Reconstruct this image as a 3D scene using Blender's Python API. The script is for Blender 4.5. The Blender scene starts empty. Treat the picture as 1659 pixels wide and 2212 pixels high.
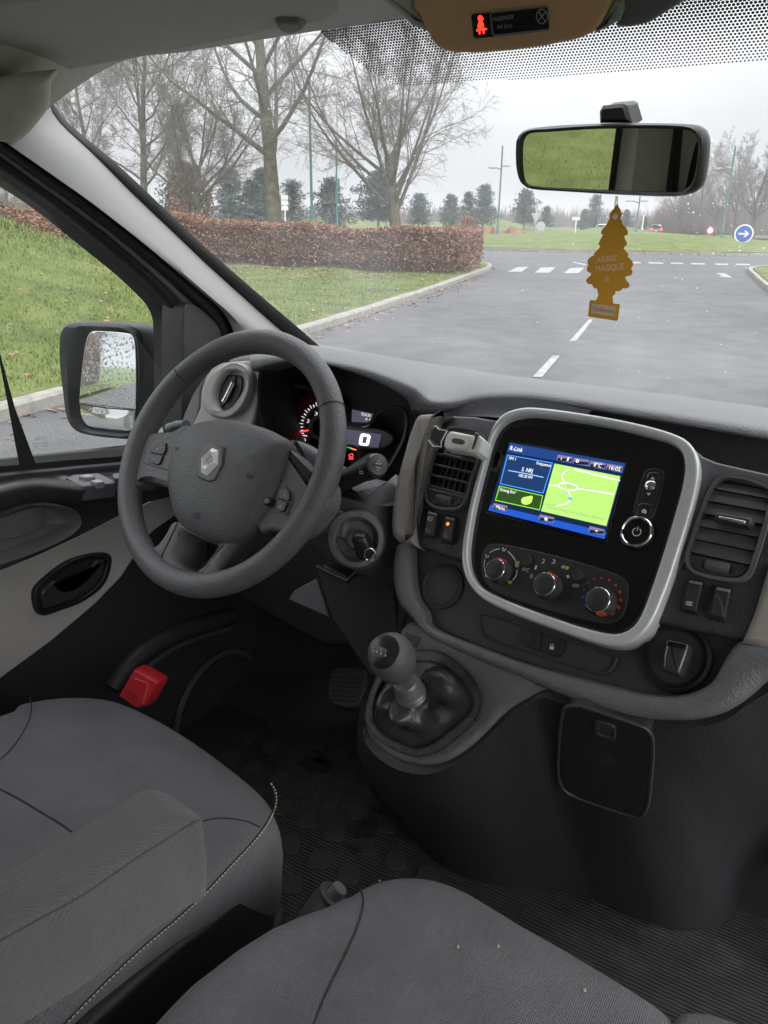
import bpy, bmesh, math, random
from math import sin, cos, pi, radians
from mathutils import Vector, Matrix
from mathutils.bvhtree import BVHTree
random.seed(7)
SC = bpy.context.scene
COL = SC.collection

# ------------------------------------------------------------------ camera
FPX = 26 / 34.6 * 2212
CAM = Vector((0.25, 0.0, 1.65))
YAW, PITCH, ROLL = radians(30), radians(20.8), radians(0.7)
FWD = Vector((-sin(YAW) * cos(PITCH), cos(YAW) * cos(PITCH), -sin(PITCH)))
_rt = Vector((cos(YAW), sin(YAW), 0)); _up = _rt.cross(FWD)
RGT = _rt * cos(ROLL) + _up * sin(ROLL)
UPV = -_rt * sin(ROLL) + _up * cos(ROLL)
cd = bpy.data.cameras.new('camera'); cam = bpy.data.objects.new('camera', cd); COL.objects.link(cam)
cd.sensor_fit = 'VERTICAL'; cd.sensor_height = 34.6; cd.sensor_width = 25.95; cd.lens = 26
cd.clip_start = 0.02; cd.clip_end = 3000
cam.matrix_world = Matrix(((RGT.x, UPV.x, -FWD.x, CAM.x), (RGT.y, UPV.y, -FWD.y, CAM.y), (RGT.z, UPV.z, -FWD.z, CAM.z), (0, 0, 0, 1)))
SC.camera = cam

# ------------------------------------------------------------------ world, sun, exposure
SUN_EL, SUN_AZ = radians(40), radians(120)
w = bpy.data.worlds.new('World'); SC.world = w; w.use_nodes = True
nt = w.node_tree; N = nt.nodes; L = nt.links
bg = N['Background']
sky = N.new('ShaderNodeTexSky'); sky.sky_type = 'NISHITA'; sky.sun_disc = False
sky.sun_elevation = SUN_EL; sky.sun_rotation = SUN_AZ; sky.air_density = 1; sky.dust_density = 4
hs = N.new('ShaderNodeHueSaturation'); hs.inputs['Saturation'].default_value = 0.25; hs.inputs['Value'].default_value = 0.8
L.new(sky.outputs[0], hs.inputs['Color'])
# even overcast cloud sheet, a little brighter overhead, with soft cloud structure
tc = N.new('ShaderNodeTexCoord'); sep = N.new('ShaderNodeSeparateXYZ'); L.new(tc.outputs['Generated'], sep.inputs[0])
mx = N.new('ShaderNodeMath'); mx.operation = 'MAXIMUM'; mx.inputs[1].default_value = 0; L.new(sep.outputs['Z'], mx.inputs[0])
ov = N.new('ShaderNodeMath'); ov.operation = 'MULTIPLY_ADD'; ov.inputs[1].default_value = 20.5; ov.inputs[2].default_value = 3.8
L.new(mx.outputs[0], ov.inputs[0])
mp = N.new('ShaderNodeMapping'); mp.inputs['Scale'].default_value = (1, 1, 3.5); L.new(tc.outputs['Generated'], mp.inputs[0])
nz = N.new('ShaderNodeTexNoise'); nz.inputs['Scale'].default_value = 2.2; nz.inputs['Detail'].default_value = 5; L.new(mp.outputs[0], nz.inputs[0])
mr = N.new('ShaderNodeMapRange'); mr.inputs[1].default_value = .3; mr.inputs[2].default_value = .7; mr.inputs[3].default_value = .9; mr.inputs[4].default_value = 1.1
L.new(nz.outputs[0], mr.inputs[0])
mu = N.new('ShaderNodeMath'); mu.operation = 'MULTIPLY'; L.new(ov.outputs[0], mu.inputs[0]); L.new(mr.outputs[0], mu.inputs[1])
cc = N.new('ShaderNodeMixRGB'); cc.blend_type = 'MULTIPLY'; cc.inputs[0].default_value = 1; cc.inputs[2].default_value = (.955, .97, 1.0, 1)
L.new(mu.outputs[0], cc.inputs[1])
mix = N.new('ShaderNodeMixRGB'); mix.inputs[0].default_value = .9
L.new(hs.outputs[0], mix.inputs[1]); L.new(cc.outputs[0], mix.inputs[2])
L.new(mix.outputs[0], bg.inputs['Color']); bg.inputs['Strength'].default_value = 0.10
sd = bpy.data.lights.new('sun', 'SUN'); sd.energy = 1.5; sd.angle = radians(60); sd.color = (1, .97, .93)
so = bpy.data.objects.new('sun', sd); COL.objects.link(so)
so.rotation_euler = (radians(90) - SUN_EL, 0, pi - SUN_AZ)
VS = SC.view_settings
VS.view_transform = 'Standard'; VS.look = 'None'; VS.exposure = 0.7; VS.gamma = 1; VS.use_curve_mapping = False
SC.cycles.max_bounces = 8; SC.cycles.diffuse_bounces = 4; SC.cycles.transparent_max_bounces = 16
SC.cycles.sample_clamp_indirect = 6
SC.cycles.use_denoising = True

# ------------------------------------------------------------------ projecting helpers
# points are read off the photograph (1659 x 2212 grid) and set on real planes of the cabin
CROP = {'f': (0, 0, 1), 'W': (230.4, 685.8, .3307), 'V': (811.9, 855.8, .1984), 'R': (1371.5, 932.6, .248), 'Z4': (384, 685.8, .3307),
        'Z5': (822.9, 850.3, .504), 'D': (0, 960, .3307), 'C': (740.6, 1289.2, .5536), 'S': (0, 1426.4, .43), 'B': (493.7, 1645.8, .7024),
        'TL': (0, 0, .5), 'TR': (829.5, 0, .5), 'K': (998.5, 1152, .2414), 'N': (1042.3, 905.2, .248), 'T': (1206.9, 427.9, .1323),
        'M': (0, 329.2, .43), 'A': (905.2, 0, .2811)}
def px(crop, *pts):
    a, b, s = CROP[crop]
    return [(a + s * p[0], b + s * p[1]) for p in pts]
def ray(u, v): return RGT * ((u - 829.5) / FPX) + UPV * ((1106 - v) / FPX) + FWD
def at(u, v, x=None, y=None, z=None, d=None):
    r = ray(u, v)
    if d is None:
        d = (x - CAM.x) / r.x if x is not None else (y - CAM.y) / r.y if y is not None else (z - CAM.z) / r.z
    return CAM + r * d
class Plane:
    """a real plane of the cabin: origin o, horizontal axis h, normal n towards the viewer"""
    def __init__(s, o, h, up):
        s.o = Vector(o); s.h = Vector(h).normalized(); s.n = s.h.cross(Vector(up)).normalized()
        s.v = s.n.cross(s.h).normalized()
        if s.n.dot(CAM - s.o) < 0: s.n = -s.n
    def p(s, u, v, k=0.0):
        r = ray(u, v); t = (s.o + s.n * k - CAM).dot(s.n) / r.dot(s.n); return CAM + r * t
    def l(s, u, v, k=0.0):
        q = s.p(u, v, k) - s.o; return (q.dot(s.h), q.dot(s.v))
    def w(s, a, b, k=0.0): return s.o + s.h * a + s.v * b + s.n * k
    def off(s, k): 
        q = Plane.__new__(Plane); q.o = s.o + s.n * k; q.h, q.v, q.n = s.h, s.v, s.n; return q

def crom(p, n=6, closed=True):
    """Catmull-Rom through points (tuples or Vectors)"""
    V = [Vector(q) for q in p]; m = len(V); out = []
    rng = range(m) if closed else range(m - 1)
    for i in rng:
        if closed: a, b, c, d = V[(i - 1) % m], V[i], V[(i + 1) % m], V[(i + 2) % m]
        else: a, b, c, d = V[max(i - 1, 0)], V[i], V[i + 1], V[min(i + 2, m - 1)]
        l0, l1, l2 = (b - a).length, (c - b).length, (d - c).length
        m1 = (c - a) * (l1 / max(l0 + l1, 1e-9)); m2 = (d - b) * (l1 / max(l1 + l2, 1e-9))
        for k in range(n):
            t = k / n; t2 = t * t; t3 = t2 * t
            out.append(b * (2 * t3 - 3 * t2 + 1) + m1 * (t3 - 2 * t2 + t) + c * (3 * t2 - 2 * t3) + m2 * (t3 - t2))
    if not closed: out.append(V[-1])
    return out
def resample(p, n, closed=False):
    V = [Vector(q) for q in p]
    if closed: V = V + [V[0]]
    s = [0]
    for a, b in zip(V, V[1:]): s.append(s[-1] + (b - a).length)
    out = []; j = 0; T = s[-1]; m = n if closed else n - 1
    for i in range(n):
        x = T * i / m
        while j < len(s) - 2 and s[j + 1] < x: j += 1
        f = (x - s[j]) / max(s[j + 1] - s[j], 1e-9); out.append(V[j].lerp(V[j + 1], min(max(f, 0), 1)))
    return out
def area2(P): return .5 * sum(P[i][0] * P[(i + 1) % len(P)][1] - P[(i + 1) % len(P)][0] * P[i][1] for i in range(len(P)))
def inset(P, d):
    """offset a 2D polygon inward by d"""
    n = len(P); s = 1 if area2(P) > 0 else -1; out = []
    for i in range(n):
        a, b, c = Vector(P[i - 1][:2]), Vector(P[i][:2]), Vector(P[(i + 1) % n][:2])
        e1 = (b - a); e2 = (c - b)
        if e1.length < 1e-9: e1 = e2
        if e2.length < 1e-9: e2 = e1
        if e1.length < 1e-9: out.append(b); continue
        e1 = e1.normalized(); e2 = e2.normalized()
        n1 = Vector((-e1.y, e1.x)) * s; n2 = Vector((-e2.y, e2.x)) * s
        m = n1 + n2
        m = m / max(m.length_squared * .5, .35) if m.length > 1e-6 else n1
        out.append(b + m * d)
    return out

# ------------------------------------------------------------------ mesh helpers
class MB:
    def __init__(s): s.v = []; s.f = []
    def add(s, vs, fs):
        o = len(s.v); s.v += [tuple(q) for q in vs]; s.f += [tuple(i + o for i in f) for f in fs]; return s
    def loops(s, rings, closed=True, cap0=False, cap1=False):
        n = len(rings[0]); vs = [q for r in rings for q in r]; fs = []
        for i in range(len(rings) - 1):
            for j in range(n if closed else n - 1):
                k = (j + 1) % n
                fs.append((i * n + j, i * n + k, (i + 1) * n + k, (i + 1) * n + j))
        if cap0: fs.append(tuple(range(n - 1, -1, -1)))
        if cap1: fs.append(tuple(range((len(rings) - 1) * n, len(rings) * n)))
        return s.add(vs, fs)
    def tube(s, path, r, seg=10, closed=False, caps=True, flat=None):
        P = [Vector(q) for q in path]; n = len(P); rings = []; up = None
        for i in range(n):
            a = P[i - 1] if (closed or i > 0) else P[i]; b = P[(i + 1) % n] if (closed or i < n - 1) else P[i]
            t = (b - a).normalized()
            if up is None: up = t.orthogonal().normalized()
            up = (up - t * up.dot(t)); up = up.normalized() if up.length > 1e-6 else t.orthogonal().normalized()
            sd = t.cross(up); rr = r(i / max(n - 1, 1)) if callable(r) else r
            rings.append([P[i] + up * (cos(2 * pi * k / seg) * rr) + sd * (sin(2 * pi * k / seg) * rr) for k in range(seg)])
        if closed: rings.append(rings[0])
        return s.loops(rings, True, caps and not closed, caps and not closed)
    def box(s, o, ax, ay, az):
        """o centre, half axes vectors"""
        o, ax, ay, az = Vector(o), Vector(ax), Vector(ay), Vector(az)
        vs = [o + ax * i + ay * j + az * k for k in (-1, 1) for j in (-1, 1) for i in (-1, 1)]
        return s.add(vs, [(0, 2, 3, 1), (4, 5, 7, 6), (0, 1, 5, 4), (2, 6, 7, 3), (0, 4, 6, 2), (1, 3, 7, 5)])
    def abox(s, x0, x1, y0, y1, z0, z1):
        return s.box(((x0 + x1) / 2, (y0 + y1) / 2, (z0 + z1) / 2), ((x1 - x0) / 2, 0, 0), (0, (y1 - y0) / 2, 0), (0, 0, (z1 - z0) / 2))
    def prism(s, pl, P, h0, h1, bev=.0015, seg=3, cap0=False):
        """local 2D outline P on a plane, from h0 up to h1 with a rounded front edge"""
        bev = min(bev, abs(h1 - h0) * .9); rings = [[pl.w(q[0], q[1], h0) for q in P]]
        sg = 1 if h1 >= h0 else -1
        for k in range(seg + 1):
            a = pi / 2 * k / seg
            Q = inset(P, bev * (1 - cos(a)) + 1e-6)
            rings.append([pl.w(q[0], q[1], h1 - sg * bev * (1 - sin(a))) for q in Q])
        rings.append([pl.w(q[0], q[1], h1) for q in inset(P, bev * 1.25 + 2e-5)])
        return s.loops(rings, True, cap0, True)
    def frame(s, pl, P, Q, h0, h1, bev=.002, seg=3):
        """band between outer outline P and inner outline Q (same count), rounded on both edges"""
        rings = [[pl.w(q[0], q[1], h0) for q in P]]
        for k in range(seg + 1):
            a = pi / 2 * k / seg
            rings.append([pl.w(q[0], q[1], h1 - bev * (1 - sin(a))) for q in inset(P, bev * (1 - cos(a)) + 1e-6)])
        rings.append([pl.w(q[0], q[1], h1) for q in inset(P, bev * 1.3 + 2e-5)]); rings.append([pl.w(q[0], q[1], h1) for q in inset(Q, -bev * 1.3 - 2e-5)])
        for k in range(seg, -1, -1):
            a = pi / 2 * k / seg
            rings.append([pl.w(q[0], q[1], h1 - bev * (1 - sin(a))) for q in inset(Q, -bev * (1 - cos(a)) - 1e-6)])
        rings.append([pl.w(q[0], q[1], h0) for q in Q])
        return s.loops(rings)
    def dome(s, pl, P, prof, cen=None):
        """rings of the outline scaled about its centre: prof = [(scale, height), ...]"""
        if cen is None: cen = (sum(q[0] for q in P) / len(P), sum(q[1] for q in P) / len(P))
        rings = [[pl.w(cen[0] + (q[0] - cen[0]) * k, cen[1] + (q[1] - cen[1]) * k, h) for q in P] for k, h in prof]
        return s.loops(rings, True, False, True)
    def lathe(s, o, ax, prof, seg=28, cap=True):
        """prof = [(radius, height along axis)]"""
        o = Vector(o); ax = Vector(ax).normalized(); e = ax.orthogonal().normalized(); f = ax.cross(e)
        rings = [[o + ax * h + (e * cos(2 * pi * k / seg) + f * sin(2 * pi * k / seg)) * max(r, 1e-5) for k in range(seg)] for r, h in prof]
        return s.loops(rings, True, False, cap)
    def mesh(s, name, smooth=True, angle=40):
        me = bpy.data.meshes.new(name); me.from_pydata(s.v, [], s.f)
        bm = bmesh.new(); bm.from_mesh(me); bmesh.ops.remove_doubles(bm, verts=bm.verts, dist=1e-6)
        bmesh.ops.recalc_face_normals(bm, faces=bm.faces); bm.to_mesh(me); bm.free()
        if smooth:
            me.shade_smooth(); me.set_sharp_from_angle(angle=radians(angle))
        return me
    def build(s, name, mat, parent=None, smooth=True, angle=40, **props):
        return link(name, s.mesh(name, smooth, angle), mat, parent, **props)
def link(name, me, mat, parent=None, **props):
    o = bpy.data.objects.new(name, me); COL.objects.link(o)
    if mat is not None and me is not None and not len(me.materials): me.materials.append(mat)
    if parent is not None:
        o.parent = parent; M = Matrix.Identity(4); q = parent
        M = parent.matrix_basis.copy() if parent.parent is None else Matrix.Identity(4)
        o.matrix_parent_inverse = M.inverted()
    for k, v in props.items(): o[k] = v
    return o
def thing(name, loc, label, cat, group=None):
    o = bpy.data.objects.new(name, None); COL.objects.link(o); o.location = loc; o.empty_display_size = .05
    o['label'] = label; o['category'] = cat
    if group: o['group'] = group
    o.matrix_basis = Matrix.Translation(Vector(loc))
    return o
def tag(o, label, cat, group=None):
    o['label'] = label; o['category'] = cat
    if group: o['group'] = group
    return o
_fc = {}
def text(s, pl, p0, p1, hpx, mat, parent, k=0.0, name='lettering', shear=0.0):
    """flat lettering on a plane from baseline start p0 to baseline end p1 (photo points); hpx = cap height in photo points"""
    if s not in _fc:
        cu = bpy.data.curves.new('t', 'FONT'); cu.body = s; cu.size = 1; cu.resolution_u = 3
        ob = bpy.data.objects.new('t', cu); me = bpy.data.meshes.new_from_object(ob)
        vs = [v.co.copy() for v in me.vertices]; fs = [tuple(p.vertices) for p in me.polygons]
        bpy.data.objects.remove(ob); bpy.data.curves.remove(cu); bpy.data.meshes.remove(me); _fc[s] = (vs, fs)
    vs, fs = _fc[s]
    x0 = min(v.x for v in vs); x1 = max(v.x for v in vs)
    a = Vector(pl.l(*p0, k)); b = Vector(pl.l(*p1, k)); d = b - a
    up = Vector(pl.l(p0[0] + shear * hpx, p0[1] - hpx, k)) - a
    q = Vector((-d.y, d.x)).normalized()
    if q.dot(up) < 0: q = -q
    hh = up.length; sh = up.dot(d.normalized()) if shear else 0
    pts = [a + d * ((v.x - x0) / (x1 - x0)) + q * (v.y / .69 * hh) + d.normalized() * (v.y / .69 * sh) for v in vs]
    return MB().add([pl.w(t.x, t.y, k) for t in pts], fs).build(name, mat, parent, smooth=False)
def poly(pl, pts, k, mat, parent, name, th=0.0004):
    """thin flat printed patch on a plane (photo points)"""
    P = [pl.l(u, v, k) for u, v in pts]
    m = MB(); m.prism(pl, P, k - th, k, bev=th * .3, seg=1); return m.build(name, mat, parent, smooth=False)
def line(pl, pts, r, k, mat, parent, name='line', closed=False, seg=6):
    return MB().tube([pl.p(u, v, k) for u, v in pts], r, seg, closed).build(name, mat, parent)
def loft(rows, nu=4, nv=4, thick=0.0):
    """smooth surface through rows of points"""
    R = [crom(r, nu, False) for r in rows]; n = len(R[0]); cols = [crom([r[i] for r in R], nv, False) for i in range(n)]
    G = [[cols[i][j] for i in range(n)] for j in range(len(cols[0]))]
    m = MB(); m.loops(G, closed=False); return m
# ------------------------------------------------------------------ materials
MATS = {}
def pm(name, col, rough=.5, metal=0.0, bump=None, kind='grain', var=0.0, spec=.5, coat=0.0, emit=None, es=0.0, trans=0.0, sheen=0.0, vscale=40, dirt_glare=None):
    m = bpy.data.materials.new(name); m.use_nodes = True; nt = m.node_tree; N = nt.nodes; L = nt.links
    b = N['Principled BSDF']; b.inputs['Base Color'].default_value = (*col, 1); b.inputs['Roughness'].default_value = rough
    b.inputs['Metallic'].default_value = metal; b.inputs['Specular IOR Level'].default_value = spec
    b.inputs['Coat Weight'].default_value = coat; b.inputs['Coat Roughness'].default_value = .03
    if sheen: b.inputs['Sheen Weight'].default_value = sheen; b.inputs['Sheen Roughness'].default_value = .5
    if trans: b.inputs['Transmission Weight'].default_value = trans
    if emit: b.inputs['Emission Color'].default_value = (*emit, 1); b.inputs['Emission Strength'].default_value = es
    tc = N.new('ShaderNodeTexCoord')
    if var or dirt_glare:
        nz = N.new('ShaderNodeTexNoise'); nz.inputs['Scale'].default_value = vscale; nz.inputs['Detail'].default_value = 6
        L.new(tc.outputs['Object'], nz.inputs[0])
        mr = N.new('ShaderNodeMapRange'); mr.inputs[1].default_value = .3; mr.inputs[2].default_value = .7
        mr.inputs[3].default_value = 1 - var; mr.inputs[4].default_value = 1 + var; L.new(nz.outputs[0], mr.inputs[0])
        mc = N.new('ShaderNodeMixRGB'); mc.blend_type = 'MULTIPLY'; mc.inputs[0].default_value = 1; mc.inputs[1].default_value = (*col, 1)
        L.new(mr.outputs[0], mc.inputs[2]); out = mc.outputs[0]
        if dirt_glare:
            n2 = N.new('ShaderNodeTexNoise'); n2.inputs['Scale'].default_value = dirt_glare[1]; n2.inputs['Detail'].default_value = 5; L.new(tc.outputs['Object'], n2.inputs[0])
            r2 = N.new('ShaderNodeMapRange'); r2.inputs[1].default_value = dirt_glare[2]; r2.inputs[2].default_value = dirt_glare[2] + .12; r2.inputs[4].default_value = dirt_glare[3]; L.new(n2.outputs[0], r2.inputs[0])
            m2 = N.new('ShaderNodeMixRGB'); m2.inputs[2].default_value = (*dirt_glare[0], 1); L.new(r2.outputs[0], m2.inputs[0]); L.new(out, m2.inputs[1]); out = m2.outputs[0]
        L.new(out, b.inputs['Base Color'])
        rr = N.new('ShaderNodeMapRange'); rr.inputs[1].default_value = .3; rr.inputs[2].default_value = .7; rr.inputs[3].default_value = max(rough - var * .4, 0); rr.inputs[4].default_value = min(rough + var * .4, 1)
        L.new(nz.outputs[0], rr.inputs[0]); L.new(rr.outputs[0], b.inputs['Roughness'])
    if bump:
        sc, st = bump; bp = N.new('ShaderNodeBump'); bp.inputs['Strength'].default_value = st; bp.inputs['Distance'].default_value = .0012
        if kind == 'grain':
            t = N.new('ShaderNodeTexVoronoi'); t.inputs['Scale'].default_value = sc; t.feature = 'F1'
            n0 = N.new('ShaderNodeTexNoise'); n0.inputs['Scale'].default_value = sc * .7; n0.inputs['Detail'].default_value = 4
            L.new(tc.outputs['Object'], t.inputs['Vector']); L.new(tc.outputs['Object'], n0.inputs['Vector'])
            ad = N.new('ShaderNodeMath'); ad.operation = 'ADD'; L.new(t.outputs['Distance'], ad.inputs[0]); L.new(n0.outputs[0], ad.inputs[1]); h = ad.outputs[0]
        elif kind == 'noise':
            t = N.new('ShaderNodeTexNoise'); t.inputs['Scale'].default_value = sc; t.inputs['Detail'].default_value = 6; L.new(tc.outputs['Object'], t.inputs['Vector']); h = t.outputs[0]
        elif kind in ('weave', 'twill', 'rib'):
            mp = N.new('ShaderNodeMapping'); L.new(tc.outputs['Object'], mp.inputs[0])
            if kind == 'twill': mp.inputs['Rotation'].default_value = (.3, .2, .8)
            t = N.new('ShaderNodeTexWave'); t.inputs['Scale'].default_value = sc; t.inputs['Distortion'].default_value = .6 if kind != 'rib' else 1.2; t.inputs['Detail'].default_value = 1
            t.bands_direction = 'X' if kind != 'rib' else 'Y'
            L.new(mp.outputs[0], t.inputs['Vector']); h = t.outputs['Fac']
            if kind == 'weave':
                t2 = N.new('ShaderNodeTexWave'); t2.inputs['Scale'].default_value = sc; t2.bands_direction = 'Y'; t2.inputs['Distortion'].default_value = .6; L.new(mp.outputs[0], t2.inputs['Vector'])
                ad = N.new('ShaderNodeMath'); ad.operation = 'ADD'; L.new(h, ad.inputs[0]); L.new(t2.outputs['Fac'], ad.inputs[1]); h = ad.outputs[0]
        L.new(h, bp.inputs['Height']); L.new(bp.outputs[0], b.inputs['Normal'])
    MATS[name] = m; return m
def gl(name, tint=(1, 1, 1), refl=.9, dirt_glare=0.0):
    """thin window glass: clear with a Fresnel reflection and a faint glare-mimicking smear of dirt"""
    m = bpy.data.materials.new(name); m.use_nodes = True; nt = m.node_tree; N = nt.nodes; L = nt.links
    N.remove(N['Principled BSDF']); out = N['Material Output']
    tr = N.new('ShaderNodeBsdfTransparent'); tr.inputs[0].default_value = (*tint, 1)
    g = N.new('ShaderNodeBsdfGlossy'); g.inputs['Roughness'].default_value = .01; g.inputs[0].default_value = (refl, refl, refl, 1)
    fr = N.new('ShaderNodeFresnel'); ge = N.new('ShaderNodeNewGeometry'); io = N.new('ShaderNodeMapRange'); io.inputs[3].default_value = 1.45; io.inputs[4].default_value = 1 / 1.45; L.new(ge.outputs['Backfacing'], io.inputs[0]); L.new(io.outputs[0], fr.inputs[0])
    mx = N.new('ShaderNodeMixShader'); L.new(fr.outputs[0], mx.inputs[0]); L.new(tr.outputs[0], mx.inputs[1]); L.new(g.outputs[0], mx.inputs[2]); last = mx
    if dirt_glare:
        df = N.new('ShaderNodeBsdfTranslucent'); df.inputs[0].default_value = (.8, .82, .85, 1)
        tc = N.new('ShaderNodeTexCoord'); nz = N.new('ShaderNodeTexNoise'); nz.inputs['Scale'].default_value = 3.2; nz.inputs['Detail'].default_value = 6; L.new(tc.outputs['Object'], nz.inputs[0])
        r = N.new('ShaderNodeMapRange'); r.inputs[1].default_value = .42; r.inputs[2].default_value = .75; r.inputs[3].default_value = .012; r.inputs[4].default_value = dirt_glare; L.new(nz.outputs[0], r.inputs[0])
        m2 = N.new('ShaderNodeMixShader'); L.new(r.outputs[0], m2.inputs[0]); L.new(last.outputs[0], m2.inputs[1]); L.new(df.outputs[0], m2.inputs[2]); last = m2
    L.new(last.outputs[0], out.inputs['Surface']); MATS[name] = m; return m
def em(name, col, s): return pm(name, (.02, .02, .02), .4, emit=col, es=s)

DASH = pm('dash grained plastic', (.140, .142, .153), .42, bump=(480, .5), var=.08, dirt_glare=((.16, .158, .16), 9, .58, .25))
DASHD = pm('dark grained plastic', (.048, .048, .052), .46, bump=(500, .45), var=.1)
DASHS = pm('smooth satin grey plastic', (.135, .136, .147), .42, var=.05, bump=(900, .15))
BLK = pm('matt black plastic', (.012, .012, .013), .5, var=.1)
RUB = pm('black rubber seal', (.012, .012, .013), .65, bump=(300, .15), kind='noise', var=.15)
GLOSS = pm('gloss black panel', (.004, .004, .005), .06, coat=1.0, bump=(6, .02), kind='noise')
SILV = pm('satin silver trim', (.68, .69, .72), .32, metal=.25, var=.03)
CHROME = pm('chrome', (.85, .86, .88), .09, metal=1)
WHEEL = pm('steering wheel polyurethane', (.125, .125, .134), .42, bump=(480, .5), var=.09)
HUB = pm('airbag cover plastic', (.108, .108, .116), .45, bump=(430, .6), var=.06)
PALE = pm('pale grey trim', (.42, .41, .395), .55, bump=(1200, .12), var=.03)
TAUPE = pm('taupe woven insert', (.34, .31, .285), .7, bump=(260, .35), kind='rib', var=.04)
DOORP = pm('door pale panel', (.42, .40, .385), .6, bump=(900, .12), var=.04)
LINER = pm('roof lining felt', (.50, .485, .465), .95, bump=(700, .5), kind='noise', var=.05, sheen=.2)
VISOR = pm('sun visor fabric', (.46, .445, .42), .9, bump=(500, .4), kind='noise', var=.04)
TAN_LIT = pm('overhead console in painted warm light', (.64, .38, .22), .6, bump=(900, .15), var=.04)  # orange light on the console is put into its base colour
SEAT = pm('charcoal seat cloth', (.145, .144, .160), .85, bump=(170, .9), kind='weave', var=.16, vscale=14, sheen=.2, dirt_glare=((.20, .196, .205), 11, .57, .3))
SEATS = pm('seat side cloth', (.09, .09, .1), .8, bump=(200, .6), kind='weave', var=.1, sheen=.15)
ARM = pm('armrest twill cloth', (.155, .146, .148), .9, bump=(150, .6), kind='twill', var=.12, vscale=9, sheen=.2)
SEAM = pm('dark seam', (.02, .02, .022), .8)
THREAD = pm('cream stitching thread', (.72, .66, .5), .7)
LEATH = pm('gaiter leatherette', (.04, .04, .043), .27, bump=(600, .2), var=.1)
FLOOR = pm('rubber floor mat', (.022, .0215, .021), .6, bump=(48, .8), kind='rib', var=.25, vscale=25, dirt_glare=((.045, .042, .039), 22, .55, .6))
STUD = pm('mat stud rubber', (.034, .033, .031), .55, bump=(500, .3), kind='noise', var=.2)
CARP = pm('dark footwell carpet', (.02, .02, .021), .95, bump=(300, .8), kind='noise', var=.2)
RED = pm('red plastic', (.52, .02, .03), .35, bump=(30, .25), kind='noise', var=.12)
WHITEP = pm('white plastic', (.78, .77, .74), .35, var=.02)
SMOKE = pm('smoked plastic', (.05, .05, .05), .12, coat=.5)
MIRR = pm('mirror glass', (.86, .88, .88), .015, metal=1); MIRI = pm('dimming mirror glass', (.66, .66, .58), .015, metal=1); PILL = pm('pillar trim grey', (.225, .22, .213), .5, bump=(900, .15), var=.03)
INK = pm('white printed ink', (.7, .7, .7), .6)
INKD = pm('grey printed ink', (.3, .3, .3), .6)
GOLD = pm('mustard card', (.60, .37, .06), .85, bump=(900, .3), kind='noise', var=.06)
GOLDE = pm('pale card edge', (.75, .58, .28), .85)
PINKINK = pm('pink foil print', (.9, .66, .5), .5, emit=(.9, .6, .42), es=0.0)
GLASS = gl('windscreen glass', (.97, .98, .975), dirt_glare=.10)  # translucent smear put in for the glare on the windscreen
SGLASS = gl('side window glass', (.95, .97, .96), dirt_glare=.03)
DROP = pm('water drop', (.9, .92, .95), .05, trans=.6, spec=1.0)

def translucent(m, col, f):
    """thin card lets some light through"""
    nt = m.node_tree; N = nt.nodes; L = nt.links; out = N['Material Output']; src = out.inputs['Surface'].links[0].from_socket
    t = N.new('ShaderNodeBsdfTranslucent'); t.inputs[0].default_value = (*col, 1); x = N.new('ShaderNodeMixShader'); x.inputs[0].default_value = f
    L.new(src, x.inputs[1]); L.new(t.outputs[0], x.inputs[2]); L.new(x.outputs[0], out.inputs['Surface'])
translucent(GOLD, (.8, .5, .1), .35)
DROPT = pm('lit rain drop', (.95, .96, .97), .2, spec=.6); translucent(DROPT, (.97, .98, 1), .75)
# ------------------------------------------------------------------ the place outside
def gmat(name, cols, scale, rough=.9, bump=(20, .6, .03)):
    m = bpy.data.materials.new(name); m.use_nodes = True; nt = m.node_tree; N = nt.nodes; L = nt.links; b = N['Principled BSDF']; b.inputs['Roughness'].default_value = rough
    b.inputs['Specular IOR Level'].default_value = .3
    tc = N.new('ShaderNodeTexCoord'); nz = N.new('ShaderNodeTexNoise'); nz.inputs['Scale'].default_value = scale; nz.inputs['Detail'].default_value = 8; nz.inputs['Roughness'].default_value = .65
    L.new(tc.outputs['Object'], nz.inputs[0]); cr = N.new('ShaderNodeValToRGB'); e = cr.color_ramp.elements
    while len(e) < len(cols): e.new(.5)
    for i, c in enumerate(cols): e[i].position = .3 + .4 * i / max(len(cols) - 1, 1); e[i].color = (*c, 1)
    L.new(nz.outputs[0], cr.inputs[0]); L.new(cr.outputs[0], b.inputs['Base Color'])
    n2 = N.new('ShaderNodeTexNoise'); n2.inputs['Scale'].default_value = bump[0]; n2.inputs['Detail'].default_value = 6; L.new(tc.outputs['Object'], n2.inputs[0])
    bp = N.new('ShaderNodeBump'); bp.inputs['Strength'].default_value = bump[1]; bp.inputs['Distance'].default_value = bump[2]; L.new(n2.outputs[0], bp.inputs['Height']); L.new(bp.outputs[0], b.inputs['Normal'])
    return m
GRASSM = gmat('grass turf', [(.06, .08, .022), (.10, .135, .032), (.14, .175, .045), (.19, .19, .08)], 1.3, bump=(60, .8, .04))
FIELDM = gmat('far grass', [(.08, .115, .035), (.11, .15, .045), (.15, .165, .075)], .15, bump=(8, .5, .05))
ASPH = gmat('asphalt', [(.075, .076, .078), (.095, .096, .098), (.115, .115, .117)], .35, rough=.75, bump=(220, .5, .006))
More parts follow.
